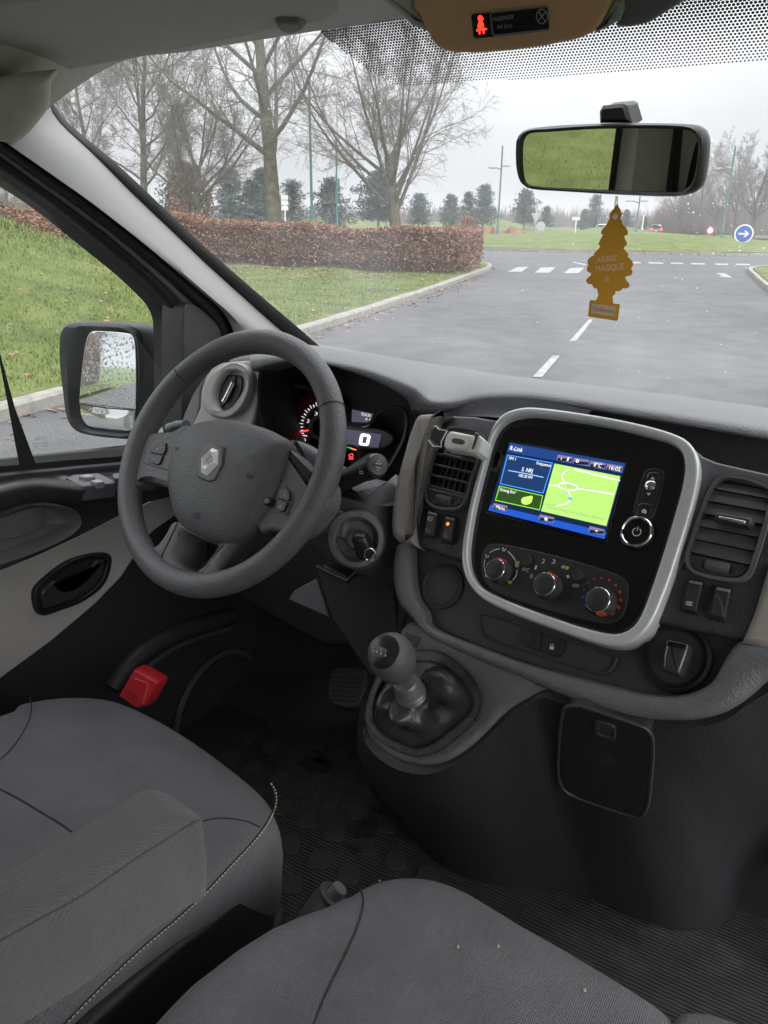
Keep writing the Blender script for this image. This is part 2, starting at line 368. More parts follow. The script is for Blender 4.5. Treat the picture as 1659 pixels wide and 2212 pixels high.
def speckle(m, sc, lo, hi):
    nt = m.node_tree; N = nt.nodes; L = nt.links; b = N['Principled BSDF']; src = b.inputs['Base Color'].links[0].from_socket
    tc = N.new('ShaderNodeTexCoord'); v = N.new('ShaderNodeTexNoise'); v.inputs['Scale'].default_value = sc; v.inputs['Detail'].default_value = 3; L.new(tc.outputs['Object'], v.inputs[0])
    r = N.new('ShaderNodeMapRange'); r.inputs[1].default_value = .35; r.inputs[2].default_value = .65; r.inputs[3].default_value = lo; r.inputs[4].default_value = hi; L.new(v.outputs[0], r.inputs[0])
    x = N.new('ShaderNodeMixRGB'); x.blend_type = 'MULTIPLY'; x.inputs[0].default_value = 1; L.new(src, x.inputs[1]); L.new(r.outputs[0], x.inputs[2]); L.new(x.outputs[0], b.inputs['Base Color'])
speckle(ASPH, 55, .65, 1.35); speckle(ASPH, 2.2, .88, 1.12)
KERBM = gmat('concrete kerb', [(.20, .19, .17), (.28, .27, .24), (.34, .32, .29)], 6, bump=(90, .5, .01))
PAINT = gmat('worn road paint', [(.16, .16, .16), (.32, .32, .315), (.42, .42, .41)], 5, rough=.7, bump=(120, .3, .004))
BARK = gmat('bark', [(.07, .068, .05), (.12, .115, .08), (.17, .16, .12)], 5, bump=(25, .9, .03))
TWIG = pm('twig bark', (.16, .142, .122), .9, var=.2, vscale=3)  # paler tone carries the distance haze in the colour
TWIGR = pm('reddish twig bark', (.15, .115, .10), .9, var=.2, vscale=3)
NEED = [pm('pine needles %d' % i, c, .8, var=.35, vscale=1.5) for i, c in enumerate([(.05, .08, .062), (.065, .10, .074), (.04, .066, .056)])]  # lightened and greyed so the colour holds the distance haze
BEECH = [pm('beech leaf %d' % i, c, .8, var=.4, vscale=6) for i, c in enumerate([(.22, .108, .066), (.28, .145, .09), (.17, .088, .06), (.32, .185, .125)])]
HCORE = pm('hedge twigs', (.085, .058, .044), .95, var=.3, vscale=8)
BLADE = [pm('grass blade %d' % i, c, .7, var=.3, vscale=5) for i, c in enumerate([(.11, .16, .03), (.16, .205, .05), (.085, .13, .028), (.27, .24, .11)])]
POLE = pm('green painted pole', (.02, .10, .085), .45, var=.1)
GALV = pm('galvanised steel', (.42, .43, .44), .45, metal=.6, var=.1)
SIGNB = pm('sign blue', (.01, .09, .42), .4); SIGNW = pm('sign white', (.75, .75, .75), .4); SIGNR = pm('sign red', (.5, .03, .03), .4); SIGNG = pm('sign back grey', (.4, .41, .42), .5)
ORNET = pm('orange barrier netting', (.45, .22, .13), .7, var=.2, vscale=4)

KL = [(-3.4, -65), (-3.7, -42), (-4.1, -24), (-4.55, -10), (-5.05, -.4), (-5.83, 4.2), (-6.76, 9.75), (-7.75, 14.2), (-8.9, 19.0), (-10.35, 24.4), (-11.1, 27.2), (-12.6, 30.0), (-17.0, 32.5), (-23, 34), (-40, 36)]
KLs = crom(KL, 8, False)
def kerb_x(y):
    for a, b in zip(KLs, KLs[1:]):
        if a.y <= y <= b.y: return a.x + (b.x - a.x) * (y - a.y) / max(b.y - a.y, 1e-6)
    return KLs[0].x if y < KLs[0].y else KLs[-1].x
def sstep(a, b, x):
    t = min(max((x - a) / (b - a), 0), 1); return t * t * (3 - 2 * t)
def bank(x, y):
    """height of the left verge above the road"""
    d = kerb_x(y) - x
    h = .13 + .02 * min(d, 6)
    k = (1 - sstep(7.5, 15.5, y + .25 * (d - 8))) * (.35 + .65 * sstep(-26, -12, y))
    h += k * (.25 * sstep(.5, 3.5, d) + 1.75 * sstep(2.2, 9.5, d) + .5 * sstep(9, 18, d))
    h += .05 * sin(x * 1.7 + y * .9) * sin(y * 1.3) * sstep(1, 3, d)
    return h
ICX, ICY, IR = -16.4, 62.0, 17.0
# ground sheet to the horizon
g = MB(); n = 40; ext = 1600
g.loops([[(-ext + 2 * ext * i / n, -ext + 2 * ext * j / n, -.03) for i in range(n + 1)] for j in range(n + 1)], False)
g.build('ground', FIELDM, kind='structure')
# carriageway: approach road and the ring round the island
def ringpts(r, n, a0=0, a1=2 * pi): return [(ICX + r * cos(a0 + (a1 - a0) * i / n), ICY + r * sin(a0 + (a1 - a0) * i / n)) for i in range(n + 1)]
KR = [(4.9, -65), (4.6, -42), (4.2, -24), (3.5, -10), (2.7, -1), (1.2, 8), (-.3, 16.5), (-1.57, 23.2), (-2.5, 28.6), (-3.2, 33.6), (-2.9, 35.2), (-1.5, 36.2), (4, 37.5), (30, 42)]
KRs = crom(KR, 8, False)
r = MB()
nn = 60
A = resample([Vector((p.x, p.y, 0)) for p in KLs if p.y < 27], nn); B = resample([Vector((p.x, p.y, 0)) for p in KRs if p.x < 0 or p.y < 30], nn)
r.loops([[a.lerp(b, k / 8) for k in range(9)] for a, b in zip(A, B)], False)
r.build('road', ASPH, kind='structure')
r = MB(); r.loops([[(x, y, .004) for x, y in ringpts(IR, 96)], [(x, y, .004) for x, y in ringpts(IR + 7, 96)], [(x, y, .004) for x, y in ringpts(IR + 11.5, 96)]], False)
r.build('roundabout_road', ASPH, kind='structure')
m = MB(); m.add([(-10.6, 24.0, .002), (-1.7, 24.0, .002), (-2.6, 30, .002), (-3, 36, .002), (4, 38, .002), (10, 44, .002), (-40, 42, .002), (-40, 36.2, .002), (-23, 34.2, .002), (-16.9, 32.7, .002), (-12.5, 30.2, .002), (-11.0, 27.4, .002)], [tuple(range(12))])
m.build('junction_mouth', ASPH, kind='structure')
m = MB(); P = [at(u, v, z=0) for u, v in ((1390, 512), (1560, 512), (1560, 516), (1380, 517))]
m.abox(-120, 20, 112, 119, -.029, -.02); m.build('far_road', ASPH, kind='structure')
# left verge with its bank
v = MB(); rows = []
for j in range(100):
    y = -50 + 83 * j / 99
    rows.append([(kerb_x(y) - .16 - dx, y, bank(kerb_x(y) - .16 - dx, y)) for dx in [60 * (i / 44) ** 2.0 for i in range(45)]])
v.loops(rows, False); VERGE = v.build('verge', GRASSM, kind='structure')
# right verge
v = MB(); Rr = resample([Vector((p.x + .16, p.y, .13)) for p in KRs], 80)
v.loops([[p + Vector((dx, 0, 0)) for dx in (0, 1, 3, 8, 20, 60)] for p in Rr], False); v.build('right_verge', GRASSM, kind='structure')
# island
v = MB(); v.loops([[(ICX + rr * cos(a), ICY + rr * sin(a), .14 + .75 * (1 - (rr / IR) ** 2)) for a in [2 * pi * i / 64 for i in range(64)]] for rr in (IR - .3, 14, 11, 8, 5, 2, .01)], True)
v.build('roundabout_island', GRASSM, kind='structure')
# far mounds of grass behind the island
v = MB(); rows = []
for j in range(30):
    t = j / 29; rows.append([Vector((-95 + 105 * i / 60, 84 + 40 * t, -.03 + (1.25 + .5 * sin(i * .5) + .35 * sin(i * 1.3 + 1)) * sin(pi * t) ** 1.5 * (1 if i < 36 else max(0, 1 - (i - 36) / 10)))) for i in range(61)])
v.loops(rows, False); v.build('grass_mound', FIELDM, kind='structure')
# kerbs: stones with joints
def kerb(path, name, step=1.0, w=.16, h=.13):
    pts = resample(path, int(sum((Vector(b) - Vector(a)).length for a, b in zip(path, path[1:])) / step))
    root = bpy.data.objects.new(name, None); COL.objects.link(root); root['kind'] = 'structure'
    for i, (a, b) in enumerate(zip(pts, pts[1:])):
        d = (b - a); s = Vector((-d.y, d.x, 0)).normalized(); dz = random.uniform(-.006, .006)
        c = (a + b) / 2 + s * (w / 2); k = MB(); hl = d * .5 * .985; hh = (h + dz + .1) / 2; z = h + dz - hh
        top = z + hh; bot = z - hh
        o = [c - hl - s * w / 2, c + hl - s * w / 2, c + hl + s * w / 2, c - hl + s * w / 2]
        i2 = [c - hl * .985 - s * (w / 2 - .03), c + hl * .985 - s * (w / 2 - .03), c + hl * .985 + s * w / 2, c - hl * .985 + s * w / 2]
        k.loops([[(q.x, q.y, bot) for q in o], [(q.x, q.y, top - .03) for q in o], [(q.x, q.y, top) for q in i2]], True, False, True)
        k.build('kerb_stone', KERBM, root, smooth=False)
    return root
kp = [p for p in KLs if -30 < p.y]
kerb([Vector((p.x, p.y, 0)) for p in kp], 'kerb')
kerb([Vector((p.x + .16, p.y, 0)) for p in KRs if 4 < p.y and p.x < 8], 'kerb')
kerb([Vector((x, y, 0)) for x, y in ringpts(IR, 90, pi * 1.05, pi * 1.95)], 'kerb', 1.4, w=-.3, h=.15)
# markings
def mark(pts, name='road_marking', z=.008):
    P = [at(u, v, z=z) for u, v in pts]; k = MB(); k.add(P, [tuple(range(len(P)))]); return k.build(name, PAINT, kind='structure', smooth=False)
for q in ([(1118, 577), (1141, 576), (1127, 587), (1096, 587)], [(1168, 578), (1200, 577), (1187, 589), (1155, 589)], [(1232, 579), (1262, 578), (1250, 590), (1218, 590)], [(1300, 580), (1329, 579), (1320, 591), (1290, 591)],
          [(1150, 814), (1171, 814), (1210, 768), (1194, 768)], [(1230, 737), (1244, 737), (1281, 690), (1272, 690)], [(1303, 655), (1309, 655), (1329, 630), (1325, 630)],
          [(1237, 565), (1268, 571), (1265, 573), (1237, 567)],
          [(1343, 565), (1384, 566), (1384, 569), (1345, 568)], [(1400, 566), (1431, 567), (1434, 570), (1402, 569)], [(1448, 567), (1474, 567.5), (1478, 570.5), (1450, 570)], [(1492, 568), (1522, 568.5), (1524, 571.5), (1494, 571)], [(1545, 569), (1572, 569.5), (1573, 572.5), (1547, 572)], [(1590, 569.5), (1620, 570), (1620, 573), (1591, 572.5)],
          [(1545, 590), (1562, 590), (1570, 592), (1582, 600), (1562, 598), (1552, 598), (1560, 595)]):
    mark(q)
# grass blades, fallen leaves
def scatter_blades():
    mats = BLADE; mbs = [MB() for _ in mats]
    rnd = random.Random(3)
    for i in range(105000):
        if i < 88000:
            y = rnd.uniform(-1.5, 22) if i % 3 else rnd.uniform(0, 11); d = abs(rnd.gauss(0, 1)) * 5.5 + .05; x = kerb_x(y) - .2 - d
        else:
            y = rnd.uniform(-10, 1); x = kerb_x(y) - .2 - rnd.random() * 9
        z = bank(x, y); tall = sstep(4.5, 8, kerb_x(y) - x) * (1 - sstep(9, 15, y))
        h = rnd.uniform(.03, .075) * (1 + 2.2 * tall); a = rnd.uniform(0, 2 * pi); wd = rnd.uniform(.004, .008) * (1 + .5 * tall)
        ln = Vector((cos(a), sin(a), 0)) * h * rnd.uniform(.2, 1.0); s = Vector((-sin(a), cos(a), 0)) * wd
        p = Vector((x, y, z - .01)); k = rnd.choices((0, 1, 2, 3), (5, 4, 3, .6 + 3.5 * tall))[0]
        mbs[k].add([p - s, p + s, p + ln + Vector((0, 0, h))], [(0, 1, 2)])
    me = bpy.data.meshes.new('grass'); vs = []; fs = []; mi = []
    for k, mb in enumerate(mbs):
        o = len(vs); vs += mb.v; fs += [tuple(i + o for i in f) for f in mb.f]; mi += [k] * len(mb.f)
    me.from_pydata(vs, [], fs)
    for mt in mats: me.materials.append(mt)
    me.polygons.foreach_set('material_index', mi)
    o = link('grass', me, None, None, kind='stuff'); o['label'] = 'short green grass blades on the left bank and verge'; o['category'] = 'grass'
scatter_blades()
def scatter_leaves():
    rnd = random.Random(5); mats = BEECH; vs = []; fs = []; mi = []
    for i in range(2700):
        if i < 1500: x = rnd.uniform(-24, -10.5); y = 20.0 + (x + 10) * .14 - abs(rnd.gauss(0, 1.6)); 
        elif i < 2200: y = rnd.uniform(1, 22); x = kerb_x(y) - .2 - abs(rnd.gauss(0, 4.5))
        else: y = rnd.uniform(1, 24); x = kerb_x(y) + abs(rnd.gauss(0, .25))
        z = (bank(x, y) + .05 if i < 2200 else .015); s = rnd.uniform(.02, .05); a = rnd.uniform(0, 6.3)
        e = Vector((cos(a), sin(a), rnd.uniform(-.4, .4))) * s; f = Vector((-sin(a), cos(a), rnd.uniform(-.4, .4))) * s * .7; p = Vector((x, y, z)); o = len(vs)
        vs += [tuple(p - e), tuple(p - f), tuple(p + e), tuple(p + f)]; fs.append((o, o + 1, o + 2, o + 3)); mi.append(rnd.randrange(4))
    me = bpy.data.meshes.new('fallen_leaves'); me.from_pydata(vs, [], fs)
    for mt in mats: me.materials.append(mt)
    me.polygons.foreach_set('material_index', mi)
    o = link('fallen_leaves', me, None, None, kind='stuff'); o['label'] = 'brown fallen leaves scattered over the grass and gutter'; o['category'] = 'leaves'
scatter_leaves()
# hedges
def hedge(name, path, h, wd, label, nleaf, base=None):
    root = thing(name, path[0], label, 'hedge', 'beech hedges with brown leaves'); rnd = random.Random(len(name) + nleaf)
    P = resample(crom(path, 6, False), 24); core = MB(); rings = []
    TT = [(P[min(i + 1, 23)] - P[max(i - 1, 0)]).normalized() for i in range(24)]
    for i, p in enumerate(P):
        t = (P[min(i + 1, 23)] - P[max(i - 1, 0)]).normalized(); s = Vector((-t.y, t.x, 0)); z0 = (base(p.x, p.y) if base else 0); hh = h(i / 23) - .1; q = Vector((p.x, p.y, z0))
        b = wd / 2 - (.44 if i < 9 and wd < 1.15 else .22)
        rings.append([q - s * b * .7, q - s * b + Vector((0, 0, hh * .5)), q - s * b + Vector((0, 0, hh)), q + s * b + Vector((0, 0, hh)), q + s * b + Vector((0, 0, hh * .5)), q + s * b * .7])
    core.loops(rings, True, True, True).build('twig_core', HCORE, root)
    vs = []; fs = []; mi = []
    for i in range(nleaf):
        f = rnd.random() * 22.99; j = int(f); p = P[j].lerp(P[j + 1], f - j); t = TT[j].lerp(TT[j + 1], f - j).normalized(); s = Vector((-t.y, t.x, 0)); hh = h(f / 23) * (1 + .03 * sin(f * 2.1))
        z0 = (base(p.x, p.y) if base else 0); side = rnd.random()
        if side < .3: q = s * rnd.uniform(-wd / 2, wd / 2); z = hh + rnd.gauss(0, .035)
        elif side < .9: z = hh * (rnd.random() ** .72); q = -s * (wd / 2 + rnd.gauss(0, .05)) * (1 if rnd.random() < .55 else -1)
        else: z = hh * rnd.random(); q = s * rnd.uniform(-wd / 2, wd / 2); p = P[0 if rnd.random() < .8 else 23] + t * rnd.uniform(-.08, .06)
        if z < .28 * hh and rnd.random() < .5: continue
        c = Vector((p.x, p.y, z0 + z)) + q; a = rnd.uniform(0, 6.3); e = Vector((cos(a), sin(a), rnd.uniform(-1, 1))).normalized(); g2 = e.cross(Vector((rnd.gauss(0, 1), rnd.gauss(0, 1), rnd.gauss(0, 1)))).normalized(); sz = rnd.uniform(.03, .055)
        o = len(vs); vs += [tuple(c - e * sz), tuple(c - g2 * sz * .6), tuple(c + e * sz), tuple(c + g2 * sz * .6)]; fs.append((o, o + 1, o + 2, o + 3)); mi.append(rnd.choices((0, 1, 2, 3), (4, 4, 3, 1.5))[0])
    me = bpy.data.meshes.new('foliage'); me.from_pydata(vs, [], fs)
    for mt in BEECH: me.materials.append(mt)
    me.polygons.foreach_set('material_index', mi); link('foliage', me, None, root, kind='stuff')
hedge('beech_hedge', [Vector((-11.85, 26.6, 0)), Vector((-11.25, 24.4, 0)), Vector((-10.6, 22.4, 0)), Vector((-11.3, 21.75, 0)), Vector((-13.5, 21.2, 0)), Vector((-17, 20.6, 0)), Vector((-21, 20, 0)), Vector((-26, 19.5, 0))], lambda t: 1.20 + .06 * t + .45 * sstep(.3, 1, t) + .05 * sin(t * 31), 1.1, 'clipped brown beech hedge along the verge beside the road bend', 75000, lambda x, y: .15)
hedge('beech_hedge', [Vector((-16.0, 8.6, 0)), Vector((-17.6, 11.5, 0)), Vector((-19.5, 14.5, 0)), Vector((-23, 17.5, 0))], lambda t: 1.0 + .4 * t, 1.2, 'brown hedge on top of the grass bank seen through the side window', 9000, bank)

# bare winter trees
def grow(mb, p, d, L, r, lev, mx, rnd, cfg):
    ns = cfg['seg'][lev]; pts = [p]; dd = d.copy()
    for i in range(ns):
        dd = (dd + Vector((rnd.gauss(0, 1), rnd.gauss(0, 1), rnd.gauss(0, 1))) * cfg['wob'][lev] + Vector((0, 0, cfg['lift'][lev]))).normalized()
        pts.append(pts[-1] + dd * (L / ns))
    r1 = r * cfg['tip'][lev]; sd = (9, 6, 4, 3, 3, 3)[lev]
    tgt = mb[0] if lev < 2 else mb[1]
    tgt.tube(pts, lambda t: max(r + (r1 - r) * t, .005), sd, caps=False)
    if lev >= mx:
        for k in range(cfg.get('tw', 5)):
            t = rnd.uniform(.15, 1) * (len(pts) - 1); j = min(int(t), len(pts) - 2); q = pts[j].lerp(pts[j + 1], t - j)
            e = (dd + Vector((rnd.gauss(0, 1), rnd.gauss(0, 1), rnd.gauss(.1, 1))) * .55).normalized() * L * rnd.uniform(.35, .8); s_ = e.orthogonal().normalized() * max(r1 * .7, .0035)
            mb[1].add([q - s_, q + s_, q + e], [(0, 1, 2)])
        return
    n = cfg['n'][lev]
    for k in range(n):
        t = cfg['start'][lev] + (1 - cfg['start'][lev]) * (k + rnd.random() * .8) / n; f = t * ns; j = min(int(f), ns - 1); q = pts[j].lerp(pts[j + 1], f - j)
        ax = (pts[j + 1] - pts[j]).normalized(); a = rnd.uniform(0, 2 * pi) if lev else (k * 2.4 + rnd.uniform(-.4, .4)); o = ax.orthogonal().normalized(); sdv = o * cos(a) + ax.cross(o) * sin(a); an = radians(rnd.uniform(*cfg['ang'][lev]))
        nd = (ax * cos(an) + sdv * sin(an)).normalized(); rr = r + (r1 - r) * t
        grow(mb, q, nd, L * cfg['len'][lev] * rnd.uniform(.65, 1.15) * (1 - .45 * (t - cfg['start'][lev])), rr * cfg['rad'][lev], lev + 1, mx, rnd, cfg)
CFG_BIG = dict(seg=[9, 7, 5, 3, 2], wob=[.035, .10, .14, .18, .2], lift=[.05, .09, .05, .02, .0], tip=[.22, .2, .25, .35, .5], n=[20, 12, 8, 5], start=[.26, .2, .15, .1], ang=[(35, 68), (25, 55), (25, 60), (25, 65)], len=[.58, .46, .48, .55], rad=[.42, .42, .42, .5], tw=6)
CFG_FAN = dict(seg=[5, 8, 6, 4, 2], wob=[.04, .06, .12, .16, .2], lift=[.02, .08, .02, -.04, .0], tip=[.6, .2, .25, .35, .5], n=[14, 12, 8, 5], start=[.45, .15, .12, .1], ang=[(20, 66), (18, 45), (20, 55), (25, 60)], len=[1.7, .42, .48, .55], rad=[.40, .42, .42, .5], tw=6)
def tree_mesh(h, r, seed, cfg, mx=4):
    mb = [MB(), MB()]; grow(mb, Vector((0, 0, -.1)), Vector((0, 0, 1)), h, r, 0, mx, random.Random(seed), cfg); return mb[0].mesh('limbs'), mb[1].mesh('twigs', smooth=False)
def bare_tree(name, meshes, u, D, label, sc=1.0, rz=0.0, tw=None, z=0.0, group='bare winter trees beyond the hedge'):
    q = at(u, 480, d=D); root = thing(name, (q.x, q.y, z), label, 'tree', group)
    for nm, me, mt in (('trunk', meshes[0], BARK), ('twig_crown', meshes[1], tw or TWIG)):
        if not len(me.materials): me.materials.append(mt)
        o = bpy.data.objects.new(nm, me); COL.objects.link(o); o.parent = root
    root.scale = (sc, sc, sc); root.rotation_euler = (0, 0, rz); return root
T1 = tree_mesh(13, .33, 11, CFG_BIG); T2 = tree_mesh(4.1, .28, 5, CFG_FAN); T3 = tree_mesh(3.2, .20, 23, CFG_FAN); T4 = tree_mesh(8.5, .18, 31, CFG_BIG, 4)
bare_tree('bare_tree', T1, 597, 32, 'tallest bare tree with a thick trunk rising behind the hedge', 1.05, 1.0)
bare_tree('bare_tree', T2, 862, 31, 'bare spreading tree with fanned branches behind the right end of the hedge', 1.0, .4)
bare_tree('bare_tree', T3, 418, 36, 'bare tree left of the thick trunk, forking low above the hedge', 1.25, 2.0)
bare_tree('bare_tree', T4, 312, 38, 'slender bare tree nearest the windscreen pillar', 1.25, .7)
bare_tree('bare_tree', T4, 215, 46, 'bare tree half hidden by the upper windscreen pillar', 1.2, 2.7)
bare_tree('bare_tree', T4, 20, 60, 'bare tree above the bank seen through the side window', .8, 1.7)
for i, (u, D, s, lb) in enumerate([(1462, 115, 1.0, 'leftmost reddish bare tree of the clump near the blue arrow sign'), (1508, 105, 1.05, 'reddish bare tree just left of the right lamp post'), (1548, 110, .95, 'reddish bare tree behind the round red sign'), (1590, 100, 1.1, 'bare tree directly behind the blue arrow sign'), (1632, 95, 1.1, 'bare tree at the right edge beside the blue arrow sign'), (1680, 90, 1.15, 'rightmost bare tree of the roadside clump'), (1490, 140, .9, 'farther bare tree in the clump under the mirror')]):
    bare_tree('bare_tree', T4 if i % 2 else T3, u, D, lb, s * (1.0 if i % 2 else 1.25), i * 1.1, TWIGR, group='bare trees beyond the roundabout')
# brown-leaved young tree below the left bare tree
def leafy(name, u, D, z0, z1, w, label, n=1500, mats=BEECH):
    q = at(u, 480, d=D); root = thing(name, (q.x, q.y, 0), label, 'tree'); rnd = random.Random(int(u)); vs = []; fs = []; mi = []
    MB().tube([(q.x, q.y, 0), (q.x + .05, q.y, z0 * .6), (q.x, q.y, z1 * .8)], lambda t: .11 * (1 - .8 * t), 7).build('trunk', BARK, root)
    for i in range(n):
        zz = rnd.random(); r = w * (sin(pi * (zz * .85 + .12)) ** .7) * rnd.random() ** .5; a = rnd.uniform(0, 6.3); c = Vector((q.x + r * cos(a), q.y + r * sin(a), z0 + (z1 - z0) * zz)); e = Vector((rnd.gauss(0, 1), rnd.gauss(0, 1), rnd.gauss(0, 1))).normalized(); f = e.orthogonal(); s = rnd.uniform(.05, .1)
        o = len(vs); vs += [tuple(c - e * s), tuple(c - f * s * .6), tuple(c + e * s), tuple(c + f * s * .6)]; fs.append((o, o + 1, o + 2, o + 3)); mi.append(rnd.randrange(len(mats)))
    me = bpy.data.meshes.new('crown'); me.from_pydata(vs, [], fs)
    for mt in mats: me.materials.append(mt)
    me.polygons.foreach_set('material_index', mi); link('crown', me, None, root, kind='stuff')
leafy('beech_sapling', 412, 37, 1.2, 3.9, 1.2, 'young tree with withered brown leaves in front of the dark pines')
# pines
def pine_mesh(h, w, seed, trunk=.25):
    rnd = random.Random(seed); tr = MB(); tr.tube([(0, 0, -.1), (.05 * h * rnd.uniform(-1, 1), 0, h * .5), (0, 0, h * .95)], lambda t: .022 * h * (1 - .8 * t), 7)
    vs = []; fs = []; mi = []
    nl = int(30 + 4 * h)
    for k in range(nl):
        t = trunk + (1 - trunk) * (k + rnd.random()) / nl; a = k * 2.4 + rnd.uniform(-.5, .5); L = w * (1 - ((t - trunk) / (1 - trunk)) ** 1.5 * .85) * rnd.uniform(.45, 1.25)
        if t < trunk + .12: L *= .75
        p0 = Vector((0, 0, t * h)); tip = Vector((cos(a) * L, sin(a) * L, t * h + L * rnd.uniform(-.05, .35)))
        tr.tube([p0, tip], .006 * h * .5, 3, caps=False)
        for j in range(30):
            f = .25 + .8 * rnd.random(); c = p0.lerp(tip, f) + Vector((rnd.gauss(0, 1), rnd.gauss(0, 1), rnd.gauss(0, .6))) * w * .11
            for q in range(3):
                e = Vector((rnd.gauss(0, 1), rnd.gauss(0, 1), rnd.gauss(.5, .8))).normalized(); g2 = e.orthogonal().normalized(); s = rnd.uniform(.045, .085) * w
                o = len(vs); vs += [tuple(c), tuple(c + e * s * 1.7 + g2 * s * .35), tuple(c + e * s * 1.7 - g2 * s * .35)]; fs.append((o, o + 1, o + 2)); mi.append(rnd.randrange(3))
    me = bpy.data.meshes.new('crown'); me.from_pydata(vs, [], fs)
    for mt in NEED: me.materials.append(mt)
    me.polygons.foreach_set('material_index', mi); return tr.mesh('trunk'), me
PM = [pine_mesh(6, 2.3, 1, .22), pine_mesh(6, 2.0, 2, .2), pine_mesh(6, 2.6, 3, .28), pine_mesh(6, 2.4, 4, .1)]
PINES = [(398, 362, 60, 3, 'pine behind the young brown-leaved tree'), (500, 375, 58, 3, 'dark pine left of the thick bare trunk'), (545, 395, 62, 0, 'broad pine between the brown-leaved tree and the thick trunk'), (572, 370, 66, 1, 'pointed pine touching the left side of the thick trunk'), (633, 395, 64, 3, 'pine behind the small white signpost'),
         (715, 392, 75, 3, 'pine standing behind the two green lamp posts'), (817, 376, 72, 2, 'pine left of the fanned bare tree'), (905, 422, 85, 2, 'small pine just right of the fanned bare tree'), (972, 424, 92, 0, 'leftmost pine of the group of three before the lamp post'), (1010, 418, 92, 1, 'middle pine of the group of three before the lamp post'), (1045, 404, 88, 0, 'tallest pine of the group of three before the lamp post'),
         (1132, 414, 95, 2, 'rounded pine right of the lamp post in mid view'), (1180, 448, 100, 3, 'low pine right of the rounded pine'), (1262, 455, 105, 3, 'low pine left of the air freshener'), (1283, 424, 100, 1, 'tall pine behind the air freshener string'), (1352, 455, 118, 0, 'pine just right of the air freshener'), (1392, 470, 130, 3, 'low distant pine above the grey car')]
for i, (u, vt, D, k, lb) in enumerate(PINES):
    q = at(u, 480, d=D); top = at(u, vt, d=D).z; root = thing('pine_tree', (q.x, q.y, 0), lb, 'tree', 'pines beyond the roundabout')
    for nm, me, mt in (('trunk', PM[k][0], BARK), ('crown', PM[k][1], None)):
        if mt and not len(me.materials): me.materials.append(mt)
        o = bpy.data.objects.new(nm, me); COL.objects.link(o); o.parent = root
    s = top / 6; wx = 1.2 if i < 7 else 1.0; root.scale = (s * wx, s * wx, s); root.rotation_euler = (0, 0, i * 1.9)
# distant wood on the skyline and scrub
def wood(name, u0, u1, D, h, n, mat, label, z=0):
    rnd = random.Random(n); mb = MB()
    for i in range(n):
        q = at(rnd.uniform(u0, u1), 480, d=D * rnd.uniform(.93, 1.1)); hh = h * rnd.uniform(.35, 1.0); p = Vector((q.x, q.y, z))
        for k in range(6):
            e = Vector((rnd.gauss(0, .16), rnd.gauss(0, .16), 1)) * hh * rnd.uniform(.6, 1); b = p + Vector((rnd.gauss(0, 1) * .5, 0, hh * .15 * rnd.random())); s = Vector((.05, 0, 0)) * (D / 100)
            mb.add([b - s, b + s, b + e], [(0, 1, 2)])
    o = mb.build(name, mat, kind='stuff', smooth=False); o['label'] = label; o['category'] = 'wood'
wood('distant_wood', -60, 1460, 240, 7, 2600, TWIGR, 'low hazy line of bare woodland on the skyline')
wood('scrub', 1420, 1760, 130, 5.5, 2200, TWIGR, 'bare scrub behind the blue arrow sign')
wood('bank_scrub', -250, 330, 90, 5, 900, TWIG, 'bare scrub behind the hedge on the bank', 1.0)
# lamp posts
def lamp(u, vt, D, label, arms, vbase=None):
    q = at(u, 480, d=D); top = at(u, vt, d=D).z; root = thing('street_lamp', (q.x, q.y, 0), label, 'street lamp', 'green street lamps round the junction')
    MB().tube([(q.x, q.y, 0), (q.x, q.y, 1.3), (q.x, q.y, 1.35), (q.x, q.y, top)], lambda t: .13 if t < .4 else .1 - .045 * (t - .4), 8).build('pole', POLE, root)
    for du, va in arms:
        e = at(u + du, va, d=D); c = at(u, va + (0 if abs(du) > 4 else 0), d=D); MB().tube([(q.x, q.y, c.z - .25), (c + e * 1) / 2, e], .05, 6).build('arm', POLE, root)
        s = (e - c).normalized(); MB().dome(Plane(e, (s.x, s.y, 0), (-s.y, s.x, 0)), [(.45 * cos(a), .16 * sin(a)) for a in [pi * 2 * k / 14 for k in range(14)]], [(.9, -.08), (1, -.03), (.85, .06), (.4, .1)]).build('lamp_head', SIGNG, root)
lamp(674, 185, 48, 'tall green lamp post just right of the thick bare trunk', [])
lamp(728, 300, 66, 'green lamp post with a side arm behind the hedge', [(-14, 337), (19, 332)])
lamp(1076, 320, 70, 'green lamp post standing alone left of the mirror', [(-12, 362), (18, 358)])
lamp(1563, 320, 75, 'green lamp post right of the mirror', [(-12, 364), (14, 362)])
lamp(1292, 420, 92, 'slim lamp post left of the air freshener string', [])
lamp(1376, 424, 92, 'slim lamp post right of the air freshener string', [(-17, 434), (17, 434)])
